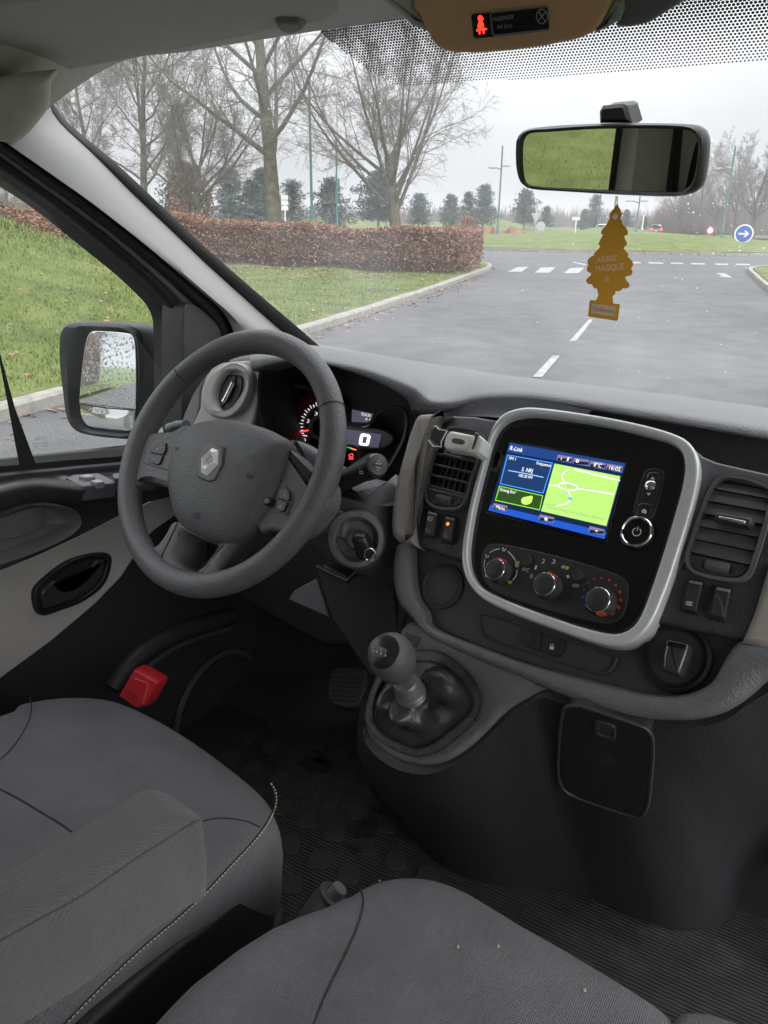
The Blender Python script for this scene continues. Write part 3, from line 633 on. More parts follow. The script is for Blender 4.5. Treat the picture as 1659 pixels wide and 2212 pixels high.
# signs
def post(q, top, root, r=.03, mat=None): MB().tube([(q.x, q.y, 0), (q.x, q.y, top)], r, 8).build('post', mat or GALV, root)
def signplane(u, v, D):
    c = at(u, v, d=D); n = (CAM - c); n.z = 0; n.normalize(); return Plane(c, n.cross(Vector((0, 0, 1))) * -1, (0, 0, 1))
def circ(r, n=28, cx=0, cy=0): return [(cx + r * cos(2 * pi * k / n), cy + r * sin(2 * pi * k / n)) for k in range(n)]
def rect(w, h, cx=0, cy=0): return [(cx - w, cy - h), (cx + w, cy - h), (cx + w, cy + h), (cx - w, cy + h)]
pl = signplane(1607, 505, 50); rt = thing('arrow_sign', (pl.o.x, pl.o.y, 0), 'round blue sign with a white arrow pointing right on the roundabout', 'road sign')
post(pl.o - pl.n * .06, pl.o.z, rt)
MB().prism(pl, circ(.58), -.02, 0, .004).build('rim', SIGNW, rt); MB().prism(pl, circ(.49), 0, .008, .002).build('disc', SIGNB, rt)
MB().prism(pl, [(-.33, -.05), (.12, -.05), (-.02, -.2), (.1, -.2), (.32, 0), (.1, .2), (-.02, .2), (.12, .05), (-.33, .05)], .008, .014, .001).build('arrow', SIGNW, rt, smooth=False)
pl = signplane(1534, 498, 78); rt = thing('red_ring_sign', (pl.o.x, pl.o.y, 0), 'round white sign with a red ring left of the blue arrow sign', 'road sign')
post(pl.o - pl.n * .06, pl.o.z, rt); MB().prism(pl, circ(.42), -.02, 0, .004).build('ring', SIGNR, rt); MB().prism(pl, circ(.29), 0, .008, .002).build('disc', SIGNW, rt)
pl = signplane(1158, 470, 60); rt = thing('triangle_sign', (pl.o.x, pl.o.y, 0), 'grey back of a downward triangle sign beyond the crossing', 'road sign')
post(pl.o - pl.n * .05, pl.o.z, rt); MB().prism(pl, [(-.38, .32), (.38, .32), (.03, -.36), (-.03, -.36)], -.02, 0, .004).build('plate', SIGNG, rt, smooth=False)
pl = signplane(1168, 489, 56); rt = thing('round_sign', (pl.o.x, pl.o.y, 0), 'grey back of a round sign just below the triangle sign', 'road sign')
post(pl.o - pl.n * .05, pl.o.z, rt); MB().prism(pl, circ(.33), -.02, 0, .004).build('plate', SIGNG, rt)
pl = signplane(1245, 472, 62); rt = thing('direction_sign', (pl.o.x, pl.o.y, 0), 'white horizontal direction sign on a white post on the grass', 'road sign')
post(pl.o - pl.n * .05, pl.o.z, rt, .045, SIGNW); MB().prism(pl, [(-.32, -.12), (.25, -.12), (.32, 0), (.25, .12), (-.32, .12)], -.02, 0, .004).build('plate', SIGNW, rt, smooth=False)
pl = signplane(615, 438, 31); rt = thing('plate_sign', (pl.o.x, pl.o.y, 0), 'stacked white plates on a post against the thick bare trunk', 'road sign')
post(pl.o - pl.n * .05, pl.o.z, rt, .03, SIGNW)
for k in (.2, 0, -.2): MB().prism(pl, rect(.14, .085, 0, k), -.02, 0, .004).build('plate', SIGNW, rt, smooth=False)
pl = signplane(927, 490, 40)
# orange netting
nb = MB(); rows = [[], []]
for i in range(40):
    u = 985 + 150 * i / 39; q = at(u, 500, d=84 + 2 * sin(i * .7)); hgt = .85 + .25 * sin(i * .45) + .12 * sin(i * 1.3); rows[0].append((q.x, q.y, .05)); rows[1].append((q.x + .1, q.y, hgt))
nb.loops(rows, False)
tag(nb.build('barrier_netting', ORNET, smooth=True), 'orange plastic barrier netting strung across the grass beyond the hedge', 'barrier')
# distant car and van
def far_car(u, v, D, body, label, w=1.8, h=1.45, lights=True):
    c = at(u, v, d=D); pl = signplane(u, v, D); pl.o.z = 0; root = thing('car', (c.x, c.y, 0), label, 'car')
    bm_ = pm('car paint ' + label[:6], body, .3, coat=.6); dk = BLK
    prof = [(-w / 2, .3), (w / 2, .3), (w / 2, .75), (w / 2 - .05, .92), (w / 2 - .22, h - .08), (w / 2 - .35, h), (-w / 2 + .35, h), (-w / 2 + .22, h - .08), (-w / 2 + .05, .92), (-w / 2, .75)]
    MB().prism(pl, prof, -4.0, 0, .12).build('body', bm_, root)
    MB().prism(pl, [(-w / 2 + .28, .95), (w / 2 - .28, .95), (w / 2 - .38, h - .1), (-w / 2 + .38, h - .1)], -.02, .01, .004).build('rear_window', GLOSS, root)
    for s in (-1, 1):
        if lights: MB().prism(pl, rect(.2, .12, s * (w / 2 - .25), .8), 0, .02, .01).build('tail_light', em('tail lamp', (1, .05, .03), 3.0), root)
        MB().lathe(pl.w(s * (w / 2 - .25), .3, -.75), pl.h, [(.3, -.1), (.32, -.08), (.32, .08), (.3, .1)], 16).build('wheel', RUB, root)
    MB().prism(pl, rect(.26, .06, 0, .62), 0, .02, .004).build('number_plate', SIGNW, root)
far_car(1417, 500, 112, (.12, .13, .14), 'grey car with lit red tail lights driving away beyond the roundabout')
far_car(1300, 500, 95, (.6, .62, .68), 'white vehicle half hidden behind the air freshener', lights=False)
q = at(1388, 487, d=100); rt = thing('white_mast', (q.x, q.y, 0), 'white three-legged mast on the grass left of the grey car', 'mast')
MB().tube([(q.x, q.y, .8), (q.x, q.y, 2.6)], .08, 8).build('pole', SIGNW, rt)
for a in (0, 2.1, 4.2): MB().tube([(q.x, q.y, 1.0), (q.x + .9 * cos(a), q.y + .9 * sin(a), 0)], .06, 6).build('leg', SIGNW, rt)

# behind the van: what the wing mirror sees
hedge('beech_hedge', [Vector((-6.0, -16, 0)), Vector((-5.9, -26, 0)), Vector((-5.7, -38, 0)), Vector((-5.4, -52, 0))], lambda t: 2.6 + .3 * sin(t * 9), 1.6, 'tall brown hedge along the road behind the van, seen in the wing mirror', 9000, bank)
for i, (x, y, s) in enumerate([(-7.5, -18, .8), (-8, -25, .9), (-7.2, -33, .85), (-10, -30, 1.0), (-7, -44, .95), (-6, -58, 1.0)]):
    rt = bare_tree('bare_tree', T4, 600, 30, ['nearest bare tree reflected at the left of the wing mirror glass', 'second bare tree reflected in the wing mirror glass', 'third bare tree reflected in the wing mirror glass', 'bare tree set back from the road in the wing mirror glass', 'fourth bare tree reflected in the wing mirror glass', 'farthest bare tree reflected in the wing mirror glass'][i], s, i * 2.1, group='bare trees behind the van')
    rt.location = (x, y, bank(x, y))
# ------------------------------------------------------------------ van shell
VAN = thing('van_cabin', (0, .4, .6), 'grey-trimmed van cabin shell with windscreen, pale pillar, roof lining and rubber floor', 'van')
WS = Plane((0, 1.19, 1.625), (1, 0, 0), (0, -.54, .51))
# windscreen glass (its black edge band and dots are print on the glass)
gm = MB(); gm.loops([[WS.w(-.98 + 1.96 * i / 8, -.50 + .98 * j / 6, -.004 * 0) for i in range(9)] for j in range(7)], False)
WSO = gm.build('windscreen', GLASS, VAN)
H0 = [(-260, 290), (112, 186), (125, 168), (150, 155), (250, 138), (400, 112), (550, 88), (690, 66), (850, 42), (1000, 20), (1320, -20), (1660, -70), (2100, -140)]
# dot-matrix print along the top of the glass
dots = MB(); FRIT = [(640, 40), (690, 66), (740, 105), (800, 150), (850, 181), (900, 183), (1000, 176), (1150, 166), (1300, 155), (1500, 142), (1659, 131), (1900, 110), (1900, -200), (640, -100)]
FP = [WS.l(u, v) for u, v in FRIT]
def inside(p, P):
    c = False; j = len(P) - 1
    for i in range(len(P)):
        if ((P[i][1] > p[1]) != (P[j][1] > p[1])) and p[0] < (P[j][0] - P[i][0]) * (p[1] - P[i][1]) / (P[j][1] - P[i][1]) + P[i][0]: c = not c
        j = i
    return c
sp = .0040; b0 = min(q[1] for q in FP)
for j in range(90):
    for i in range(-220, 290):
        a = (i + .5 * (j % 2)) * sp; b = b0 + j * sp * .866
        if not inside((a, b), FP): continue
        edge = inside((a + .012, b), FP) and 1
        d = min((b - WS.l(*q)[1]) for q in [(1200, 163)])
        low = FP[4][1] + (a - FP[4][0]) / (FP[10][0] - FP[4][0]) * (FP[10][1] - FP[4][1]); t = (b - low) / .1
        rr = sp * (.27 + .30 * min(max(t, 0), 1)) 
        dots.add([WS.w(a + rr * cos(k * pi / 3), b + rr * sin(k * pi / 3), .002) for k in range(6)], [(0, 1, 2, 3, 4, 5)])
dots.build('dot', pm('ceramic frit', (.01, .01, .014), .6), WSO, smooth=False, kind='stuff')
# rain on the outside of the glass
dr = MB(); rnd = random.Random(9)
for i in range(150):
    if i < 62: u = rnd.gauss(1500, 120); v = rnd.gauss(470, 75)
    else: u = rnd.uniform(300, 1650); v = rnd.uniform(230, 820)
    a, b = WS.l(u, v); r_ = rnd.choice((.0007, .0008, .001, .0014)) * (1.0 if i < 62 else .8)
    if abs(u - 1607) < 26 and abs(v - 505) < 26: continue
    dr.dome(WS.off(-.003), [(a + r_ * cos(k), b + r_ * .8 * sin(k)) for k in [2 * pi * q / 8 for q in range(8)]], [(1, 0), (.8, -r_ * .4), (.3, -r_ * .6)])
dr.build('rain_drop', DROPT, WSO, kind='stuff')

DX = Plane((-.80, .8, 1.25), (0, 1, 0), (.05, 0, 1)); DX.n = Vector((1, 0, -.05)).normalized()
def band(rows, name, mat, parent=VAN, n=40, sub=4, bulge=0.0, bdir=Vector((.55, -.55, -.1))):
    A = [resample(crom(r, 6, False), n) for r in rows]
    if len(A) == 2 and bulge:
        A = [A[0]] + [[a.lerp(b, k / 6) + bdir.normalized() * bulge * sin(pi * k / 6) ** .7 for a, b in zip(A[0], A[1])] for k in range(1, 6)] + [A[1]]
    m = MB(); m.loops(A, False); return m.build(name, mat, parent, angle=60)
pxl = lambda P, pts, k=0.0: [P.p(u, v, k) for u, v in pts]
L1 = [(113, 172), (111, 200), (121, 235), (150, 268), (225, 330), (300, 398), (375, 470), (450, 540), (560, 636), (640, 704), (700, 756), (740, 790)]
L2 = [(106, 190), (106, 218), (114, 245), (135, 272), (200, 332), (290, 422), (370, 498), (450, 574), (540, 655), (600, 708), (652, 750), (690, 785)]
L3 = [(-60, 262), (0, 300), (43, 329), (129, 389), (190, 432), (258, 484), (310, 525), (366, 572), (430, 627), (477, 669), (503, 712), (512, 770)]
L4 = [(-60, 285), (0, 325), (60, 368), (130, 418), (185, 458), (241, 501), (290, 542), (344, 588), (400, 640), (440, 678), (470, 720), (480, 790)]
L5 = [(-60, 300), (0, 338), (50, 375), (110, 418), (170, 462), (230, 508), (280, 550), (325, 590), (365, 628), (388, 655), (397, 700), (400, 800)]
L6 = [(-60, 335), (0, 372), (50, 405), (100, 438), (142, 470), (200, 518), (258, 566), (300, 602), (335, 636), (362, 668), (372, 700), (374, 850)]
b1 = pxl(WS, L1, .003); b2 = pxl(WS, L2, .022)
band([b1, b2], 'windscreen_seal', RUB, bulge=.006)
b3 = pxl(DX, L3, .02); band([b2, b3], 'pillar_trim', PILL, bulge=.045)
b3b = pxl(DX, L3, .004); b4 = pxl(DX, L4, -.012)
band([b3b, b4], 'door_seal', RUB, bulge=.012)
band([b3, b3b], 'pillar_edge', RUB)
b5 = pxl(DX, L5, -.02)
# right windscreen pillar, mirror image (outside the picture)
mir = lambda P: [Vector((-q.x, q.y, q.z)) for q in P]
band([mir(b1), mir(b2)], 'windscreen_seal', RUB, bulge=.006, bdir=Vector((-.55, -.55, -.1)))
band([mir(b2), mir(b3)], 'pillar_trim', PILL, bulge=.045, bdir=Vector((-.55, -.55, -.1)))
# roof lining
def roof_z(x, y):
    z = 1.83 + .13 * sstep(.76, .1, y) ; return z
hd = pxl(WS, H0, .004)
def liner_row(y, dz=0):
    return [Vector((x, y, z)) for x, z in ((-.84, 1.72), (-.81, 1.765), (-.77, 1.82 + dz * .4), (-.65, 1.875 + dz), (-.3, 1.893 + dz), (0, 1.895 + dz), (.3, 1.893 + dz), (.65, 1.875 + dz), (.77, 1.82 + dz * .4), (.81, 1.765), (.84, 1.72))]
hrow = resample(crom(hd, 5, False), 60)
f0 = resample(crom([Vector((-.84, .80, 1.735)), Vector((-.81, .81, 1.775)), *[q for q in hd if -.80 < q.x < .9]], 6, False), 60)
rws = [f0]
for y, dz in ((.74, .0), (.60, .015), (.45, .03), (.2, .06), (-.2, .08), (-.55, .08)): rws.append(resample(crom(liner_row(y, dz), 6, False), 60))
lm = MB(); lm.loops(rws, False); LINO = lm.build('roof_lining', LINER, VAN, angle=60)
# corner of the lining that wraps down on to the pillar
CNR = px('TL', (-160, 340), (0, 328), (100, 312), (215, 300), (250, 300), (222, 350), (218, 400), (212, 455), (175, 510), (120, 575), (70, 612), (20, 615), (-160, 560))
PCR = Plane(at(60, 230, d=1.0), (cos(.9), sin(.9), 0), (0, -.15, 1))
cm = MB(); cm.dome(PCR, [PCR.l(u, v) for u, v in crom(CNR, 4)], [(1.0, -.05), (1.0, -.012), (.97, 0), (.9, .008), (.7, .014), (.4, .016), (.1, .016)])
cm.build('lining_corner', LINER, VAN, angle=60)
# sun visor, driver side
VP = Plane((-.4, .78, 1.852), (1, .0, 0), (0, -1, .06))
VIS = [(-260, 205), (-120, 183), (0, 164), (130, 147), (300, 114), (440, 86), (530, 68), (575, 56), (598, 52), (640, 49), (690, 38), (722, 27), (738, 12), (745, -10), (740, -60), (400, -60), (-260, 30)]
VISO = thing('sun_visor', (-.4, .72, 1.855), 'folded-up grey sun visor above the driver', 'sun visor')
vm = MB(); P2 = [VP.l(u, v) for u, v in VIS]; vm.prism(VP, P2, -.012, .006, .006, 4); vm.build('panel', VISOR, VISO)
vk = MB(); kp_ = [VP.l(u, v) for u, v in px('TL', (1190, 50), (1215, 42), (1290, 45), (1322, 62), (1310, 82), (1270, 96), (1220, 92), (1200, 75))]
vk.prism(VP, kp_, -.005, .012, .005, 3).build('clip', pm('grey visor clip', (.16, .155, .15), .6), VISO)
# overhead console with seat belt and airbag lamps
OH = thing('overhead_console', at(1100, 40, y=.8), 'overhead console in painted warm light with lit red seat belt warning and airbag display', 'overhead console')
OP = Plane(at(1100, 60, y=.80), (1, .02, 0), (0, -.30, .95))
OUT = px('TR', (128, 40), (150, 60), (185, 140), (215, 190), (255, 218), (300, 228), (380, 230), (540, 220), (700, 198), (840, 168), (900, 140), (935, 100), (960, 50), (985, 0), (1010, -90), (120, -90))
m = MB(); m.prism(OP, [OP.l(u, v) for u, v in OUT], -.06, .0, .004, 3).build('housing', TAN_LIT, OH)
OUT2 = px('TR', (985, 0), (1030, 0), (1035, 40), (1015, 90), (960, 120), (900, 150), (940, 95), (965, 50))
m = MB(); m.prism(OP, [OP.l(u, v, -.004) for u, v in OUT2], -.06, -.004, .004, 3).build('end_cap', pm('pale green cap', (.25, .27, .24), .4), OH)
OUT3 = px('TR', (1000, 120), (1060, 118), (1140, 100), (1230, 45), (1300, 0), (1340, -80), (1000, -80))
m = MB(); m.prism(OP, [OP.l(u, v, -.012) for u, v in OUT3], -.06, -.012, .006, 3).build('console_shell', DASHS, OH)
OUT4 = px('TR', (-20, 0), (60, 60), (110, 110), (170, 135), (185, 140), (150, 60), (128, 40), (100, -80), (-100, -80))
m = MB(); m.prism(OP, [OP.l(u, v, -.012) for u, v in OUT4], -.08, -.012, .006, 3).build('console_shell', LINER, OH)
pan = px('A', (402, 120), (420, 104), (980, 44), (998, 60), (1008, 215), (995, 235), (440, 298), (420, 285))
DISP = MB().prism(OP, [OP.l(u, v) for u, v in pan], -.001, .0018, .001, 2).build('display', GLOSS, OH)
fr = px('A', (548, 105), (560, 95), (975, 48), (992, 62), (1003, 205), (995, 226), (580, 272), (565, 262))
MB().tube([OP.p(u, v, .002) for u, v in fr], .0005, 6, True).build('display_border', INKD, DISP)
LRED = em('red warning lamp', (1, .025, .012), 2.2)
MB().lathe(OP.p(*px('A', (470, 140))[0], .002), OP.n, [(.0025, 0), (.0025, .0003)], 14).build('warning_symbol', LRED, DISP)
for pg in ([(458, 165), (486, 160), (500, 200), (490, 210), (455, 215), (448, 205)], [(455, 218), (492, 213), (520, 218), (520, 230), (500, 232), (505, 258), (492, 262), (485, 235), (470, 236), (472, 262), (458, 264), (455, 238), (440, 242), (438, 230)], [(484, 150), (495, 138), (498, 146), (486, 160)]):
    poly(OP, px('A', *pg), .0021, LRED, DISP, 'warning_symbol', .0002)
text('PASSENGER', OP, *px('A', (566, 165), (730, 143)), 9, INKD, DISP, .0021)
text('AIR BAG', OP, *px('A', (598, 223), (714, 212)), 8, INKD, DISP, .0021)
MB().tube([OP.p(*px('A', (945 + 42 * cos(a), 125 + 55 * sin(a)))[0], .002) for a in [2 * pi * k / 24 for k in range(24)]], .0005, 5, True).build('airbag_symbol', INKD, DISP)
for q in ((920, 90, 970, 165), (975, 88, 915, 160)): line(OP, px('A', q[:2], q[2:]), .0006, .002, INKD, DISP, 'airbag_symbol')
# floor, front bulkhead, rear bulkhead, pillars
fl = MB(); fl.loops([[(-.86 + 1.72 * i / 20, -.6 + 1.75 * j / 20, .62) for i in range(21)] for j in range(21)], False); FLO = fl.build('floor_mat', FLOOR, VAN)
toe = loft([[Vector((x, 1.10, .62)) for x in (-.86, -.4, 0, .4, .86)], [Vector((x, 1.24, .70)) for x in (-.86, -.4, 0, .4, .86)], [Vector((x, 1.36, .9)) for x in (-.86, -.4, 0, .4, .86)], [Vector((x, 1.38, 1.3)) for x in (-.86, -.4, 0, .4, .86)]]).build('toe_board', CARP, VAN)
MB().abox(-.88, -.83, -.6, 1.45, .45, .66).build('sill', CARP, VAN)
MB().abox(.80, .88, -.6, 1.45, .45, .63).build('sill', CARP, VAN)
MB().loops([[(-.86, 1.16, .6), (-.86, 1.45, .6)], [(-.86, 1.16, 1.35), (-.86, 1.45, 1.35)]], False).build('kick_panel', CARP, VAN)
MB().abox(-.9, .9, -.66, -.62, .5, 1.98).build('rear_bulkhead', pm('bulkhead grey', (.36, .36, .355), .6, bump=(300, .2), kind='noise'), VAN)
MB().loops([[Vector((-.86, y, .6)), Vector((-.84, y, 1.25)), Vector((-.77, y, 1.72)), Vector((-.74, y, 1.85))] for y in (.06, .055, .045, .03)], False).build('door_pillar', RUB, VAN)
MB().loops([[Vector((-.82 + dx, y, .6)), Vector((-.80 + dx, y, 1.25)), Vector((-.745 + dx, y, 1.70)), Vector((-.71 + dx, y, 1.85))] for y, dx in ((.036, -.045), (.02, .01), (-.04, .03), (-.12, .04), (-.22, .02), (-.62, 0))], False).build('pillar_cover', PALE, VAN)
MB().tube([(-.72, -.10, 1.75), (-.74, -.11, 1.4), (-.76, -.11, 1.0)], lambda t: .022, 4).build('seat_belt', RUB, VAN)
MB().abox(.36, .86, 1.0, 1.04, .6, 1.2).build('footwell_shade_panel', CARP, VAN)  # added dark panel standing in for shade in the passenger footwell
# ------------------------------------------------------------------ driver's door
DOOR = thing('driver_door', (-.86, .5, .62), 'closed driver door with dark armrest, pale grey panel and black handle', 'door')
D0 = Plane((-.81, .8, 1.1), (0, 1, 0), (0, 0, 1)); D0.n = Vector((1, 0, 0))
band([b4, b5], 'frame_strip', pm('door frame grey', (.14, .14, .145), .45), DOOR, bulge=.006)
b6 = pxl(DX, L6, -.045); band([b5, b6], 'frame_seal', RUB, DOOR, bulge=.012)
band([b6, [p + Vector((-.05, 0, 0)) for p in b6]], 'window_channel', RUB, DOOR)
# window glass behind the frame
GW = Plane((-.865, .5, 1.4), (0, 1, 0), (.13, 0, 1)); GW.n = Vector((1, 0, -.13)).normalized()
win = MB(); win.add([GW.w(-.75, -.25), GW.w(.75, -.25), GW.w(.30, .30), GW.w(.12, .40), GW.w(-.75, .40)], [(0, 1, 2, 3, 4)]); WIN = win.build('window', SGLASS, DOOR, smooth=False)
# dark vertical bar at the rear of the quarter window
MB().loops([[DX.p(u, v, -.03) for u, v in row] for row in ([(-60, 560), (-25, 690), (0, 788), (18, 880), (42, 1008)], [(-55, 560), (-20, 690), (7, 788), (32, 880), (78, 1004)])], False).build('window_bar', RUB, DOOR)
MB().loops([[DX.p(u, v, -.028) for u, v in row] for row in ([(-60, 1012), (40, 1004), (160, 993), (270, 985), (420, 970)], [(-60, 1028), (40, 1018), (160, 1006), (270, 997), (420, 985)])], False).build('window_seal', RUB, DOOR)
for s_, p0, p1, h_ in (('ECCUS', (98, 949), (75, 951), 5.5), ('43R-001', (103, 958), (72, 960), 3), ('DOT 25', (103, 964), (74, 966), 3)):
    text(s_, GW, p0, p1, h_, INKD, WIN, .002)
# upper card with armrest ledge
row = [(-260, -100, 0, 60, 120, 180, 260, 330, 420)]
def r3(vs, xs): 
    us = (-260, -100, 0, 60, 120, 180, 260, 330, 420)
    return [at(u, v, x=xv) for u, v, xv in zip(us, vs, xs if hasattr(xs, '__len__') else [xs] * 9)]
rows = [r3((1040, 1028, 1018, 1012, 1008, 1003, 996, 990, 982), -.835), r3((1062, 1040, 1028, 1021, 1016, 1010, 1003, 997, 990), -.812), r3((1078, 1058, 1044, 1033, 1030, 1026, 1020, 1012, 1002), -.812),
        r3((1100, 1076, 1054, 1042, 1045, 1050, 1046, 1035, 1020), (-.75, -.75, -.75, -.755, -.765, -.765, -.765, -.77, -.775)), r3((1112, 1088, 1066, 1053, 1055, 1060, 1055, 1045, 1030), (-.742, -.742, -.742, -.748, -.758, -.758, -.758, -.765, -.77)),
        r3((1140, 1112, 1085, 1072, 1074, 1078, 1072, 1062, 1045), (-.75, -.75, -.75, -.757, -.768, -.768, -.768, -.772, -.78)), r3((1190, 1160, 1130, 1112, 1105, 1100, 1092, 1082, 1060), -.80), r3((1330, 1270, 1229, 1203, 1176, 1150, 1113, 1080, 1040), -.806)]
CARD = loft(rows, 4, 4).build('upper_card', DASHD, DOOR, angle=60)
# pull-handle scoop
sc_ = px('D', (-300, 570), (-100, 500), (0, 462), (110, 415), (250, 386), (400, 398), (500, 438), (532, 500), (500, 560), (390, 632), (200, 715), (0, 785), (-300, 880))
DS = Plane((-.768, .6, 1.15), (0, 1, 0), (0, 0, 1)); DS.n = Vector((1, 0, 0))
MB().dome(DS, [DS.l(u, v) for u, v in crom(sc_, 5)], [(1.02, -.04), (1.0, .0), (.97, .004), (.93, 0), (.84, -.018), (.74, -.026), (.3, -.028)]).build('pull_handle', DASHS, DOOR)
pk = px('D', (-300, 540), (0, 470), (150, 420), (250, 400), (285, 425), (300, 470), (295, 520), (240, 560), (150, 595), (0, 625), (-300, 700))
MB().dome(DS, [DS.l(u, v, -.024) for u, v in crom(pk, 4)], [(1, -.03), (.97, -.022), (.9, -.02), (.5, -.019)]).build('handle_pad', DASH, DOOR)
# window switches
PSW = Plane(at(180, 1030, x=-.79), (0, 1, .0), (-.35, 0, .1)); 
def flatp(crop, pts, pl, h0, h1, bev, name, mat, par, n=4): return MB().prism(pl, [pl.l(u, v, h1) for u, v in crom(px(crop, *pts), n)] if n else [pl.l(u, v, h1) for u, v in px(crop, *pts)], h0, h1, bev).build(name, mat, par)
PSW = Plane(at(195, 1033, x=-.785), (0, 1, -.02), (-1, 0, .22))
SWP = flatp('D', [(430, 215), (480, 195), (640, 184), (690, 205), (745, 235), (755, 250), (640, 264), (545, 275), (500, 258)], PSW, -.02, .006, .003, 'switch_pod', DASHS, DOOR, 0)
flatp('D', [(345, 200), (420, 195), (460, 215), (385, 250), (340, 235)], PSW, -.03, .004, .003, 'ledge_step', DASHS, DOOR, 0)
for q in ([(515, 206), (575, 191), (622, 208), (560, 216)], [(590, 236), (640, 225), (684, 243), (630, 250)]):
    s_ = flatp('D', q, PSW, .0, .011, .002, 'window_switch', pm('switch satin', (.38, .38, .39), .3), SWP, 0)
flatp('D', [(735, 195), (770, 185), (800, 200), (790, 220), (750, 218)], PSW, -.02, .006, .002, 'mirror_knob', DASHS, DOOR)
# pale panel
pp = [(-260, 1345), (-100, 1278), (0, 1232), (80, 1200), (160, 1163), (258, 1114), (330, 1082), (420, 1040), (400, 1100), (340, 1140), (310, 1165), (292, 1182), (288, 1205), (262, 1246), (205, 1305), (110, 1385), (0, 1466), (-260, 1620)]
MB().prism(D0, [D0.l(u, v, 0) for u, v in pp], -.03, .0, .002).build('pale_panel', DOORP, DOOR)
D1 = D0.off(-.006)
lp = [(-260, 1600), (0, 1452), (110, 1372), (205, 1292), (262, 1234), (292, 1170), (400, 1090), (520, 1000), (560, 1400), (520, 1700), (300, 1900), (-260, 2000)]
MB().prism(D1, [D1.l(u, v, 0) for u, v in lp], -.03, 0, .002).build('lower_card', pm('door lower plastic', (.022, .022, .024), .5, bump=(800, .3)), DOOR)
# trim groove above the pale panel
line(D0, [(-260, 1340), (0, 1227), (80, 1195), (160, 1158), (258, 1109), (330, 1076)], .0035, .001, BLK, DOOR, 'trim_groove')
# inner handle
hb = px('D', (213, 985), (222, 940), (300, 860), (430, 766), (550, 722), (680, 706), (722, 728), (722, 790), (695, 880), (640, 955), (520, 1035), (390, 1083), (280, 1118), (240, 1100), (220, 1050))
hi = px('D', (262, 985), (270, 950), (330, 890), (440, 800), (555, 752), (665, 742), (688, 757), (686, 795), (662, 870), (612, 935), (508, 1005), (390, 1048), (300, 1075), (276, 1065), (266, 1030))
nh = 60; HB = resample([Vector((*D0.l(u, v, .004), 0)) for u, v in crom(hb, 4)], nh, True); HI = resample([Vector((*D0.l(u, v, .004), 0)) for u, v in crom(hi, 4)], nh, True)
HND = MB().frame(D0, HB, HI, -.01, .008, .003).build('handle_bezel', pm('black handle plastic', (.014, .014, .015), .38), DOOR)
MB().dome(D0, [(q[0], q[1]) for q in HI], [(1, .002), (.9, -.002 + .003), (.5, .0012), (.1, .001)]).build('handle_cup', pm('handle cup', (.03, .03, .032), .35), HND)
lv = px('D', (270, 968), (330, 905), (362, 888), (380, 920), (430, 940), (490, 925), (550, 880), (590, 820), (622, 760), (668, 752), (684, 765), (662, 865), (610, 930), (505, 1000), (385, 1045), (300, 1070), (280, 1040))
MB().prism(D0, [D0.l(u, v, .012) for u, v in crom(lv, 3)], 0, .013, .005).build('handle_lever', pm('handle lever plastic', (.035, .035, .037), .33), HND)
# speaker grille low on the door
SPK = D1.off(.001); c_ = SPK.l(470, 1530); 
MB().tube([SPK.w(c_[0] + .135 * cos(a), c_[1] + .135 * sin(a), .004) for a in [2 * pi * k / 48 for k in range(48)]], .008, 8, True).build('speaker_ring', DASHD, DOOR)
SG = MB().lathe(SPK.w(*c_, .0), SPK.n, [(.13, .0), (.128, .004), (.05, .004)], 40).build('speaker_grille', BLK, DOOR)
rb = MB()
for k in range(-21, 22):
    b = k * .006; hw = math.sqrt(max(.126 ** 2 - b * b, 0))
    if hw > .01: rb.box(SPK.w(c_[0], c_[1] + b, .006), SPK.h * hw, SPK.v * .0016, SPK.n * .0025)
rb.build('grille_rib', pm('grille rib', (.035, .035, .036), .5), SG, kind='stuff')
# swept ridge above the speaker
MB().tube([D1.p(u, v, .004) for u, v in crom(px('D', (720, 1590), (790, 1490), (900, 1380), (1050, 1280), (1250, 1195), (1500, 1120)), 6, False)], lambda t: .02, 10).build('swage_ridge', pm('ridge plastic', (.03, .03, .032), .5), DOOR)
MB().tube([D1.p(u, v, .004) for u, v in crom(px('D', (940, 1480), (1000, 1420), (1100, 1350), (1250, 1280), (1500, 1200)), 6, False)], lambda t: .008, 10).build('swage_ridge', DASHD, DOOR)
# corner sail panel
MB().prism(DX, [DX.l(u, v, .004) for u, v in crom([(398, 668), (408, 656), (425, 660), (452, 682), (474, 706), (482, 740), (485, 860), (440, 960), (400, 960), (396, 800)], 4)], -.05, .004, .004).build('corner_sail', DASHD, DOOR)
# ------------------------------------------------------------------ wing mirror
WM = thing('wing_mirror', at(300, 940, x=-1.0), 'black wing mirror outside the driver window, its glass covered in raindrops', 'wing mirror')
gp = Plane(at(225, 825, x=-1.04), (cos(.40), sin(.40), 0), (-.03, .09, 1))
ho = px('M', (290, 960), (298, 900), (325, 864), (380, 850), (520, 852), (650, 862), (700, 880), (716, 930), (722, 1050), (715, 1250), (700, 1400), (660, 1440), (560, 1438), (450, 1425), (370, 1400), (330, 1340), (305, 1180), (292, 1060))
gi = px('M', (412, 985), (425, 930), (450, 900), (520, 900), (620, 908), (655, 920), (668, 960), (674, 1100), (672, 1260), (668, 1360), (655, 1398), (600, 1402), (510, 1394), (430, 1378), (395, 1330), (385, 1260), (390, 1180), (400, 1080))
nh = 72; HO = resample([Vector((*gp.l(u, v), 0)) for u, v in crom(ho, 5)], nh, True); GI = resample([Vector((*gp.l(u, v), 0)) for u, v in crom(gi, 5)], nh, True)
HOU = pm('mirror housing plastic', (.022, .023, .025), .42, bump=(700, .2), var=.1)
cx_ = sum(q.x for q in HO) / nh; cy_ = sum(q.y for q in HO) / nh
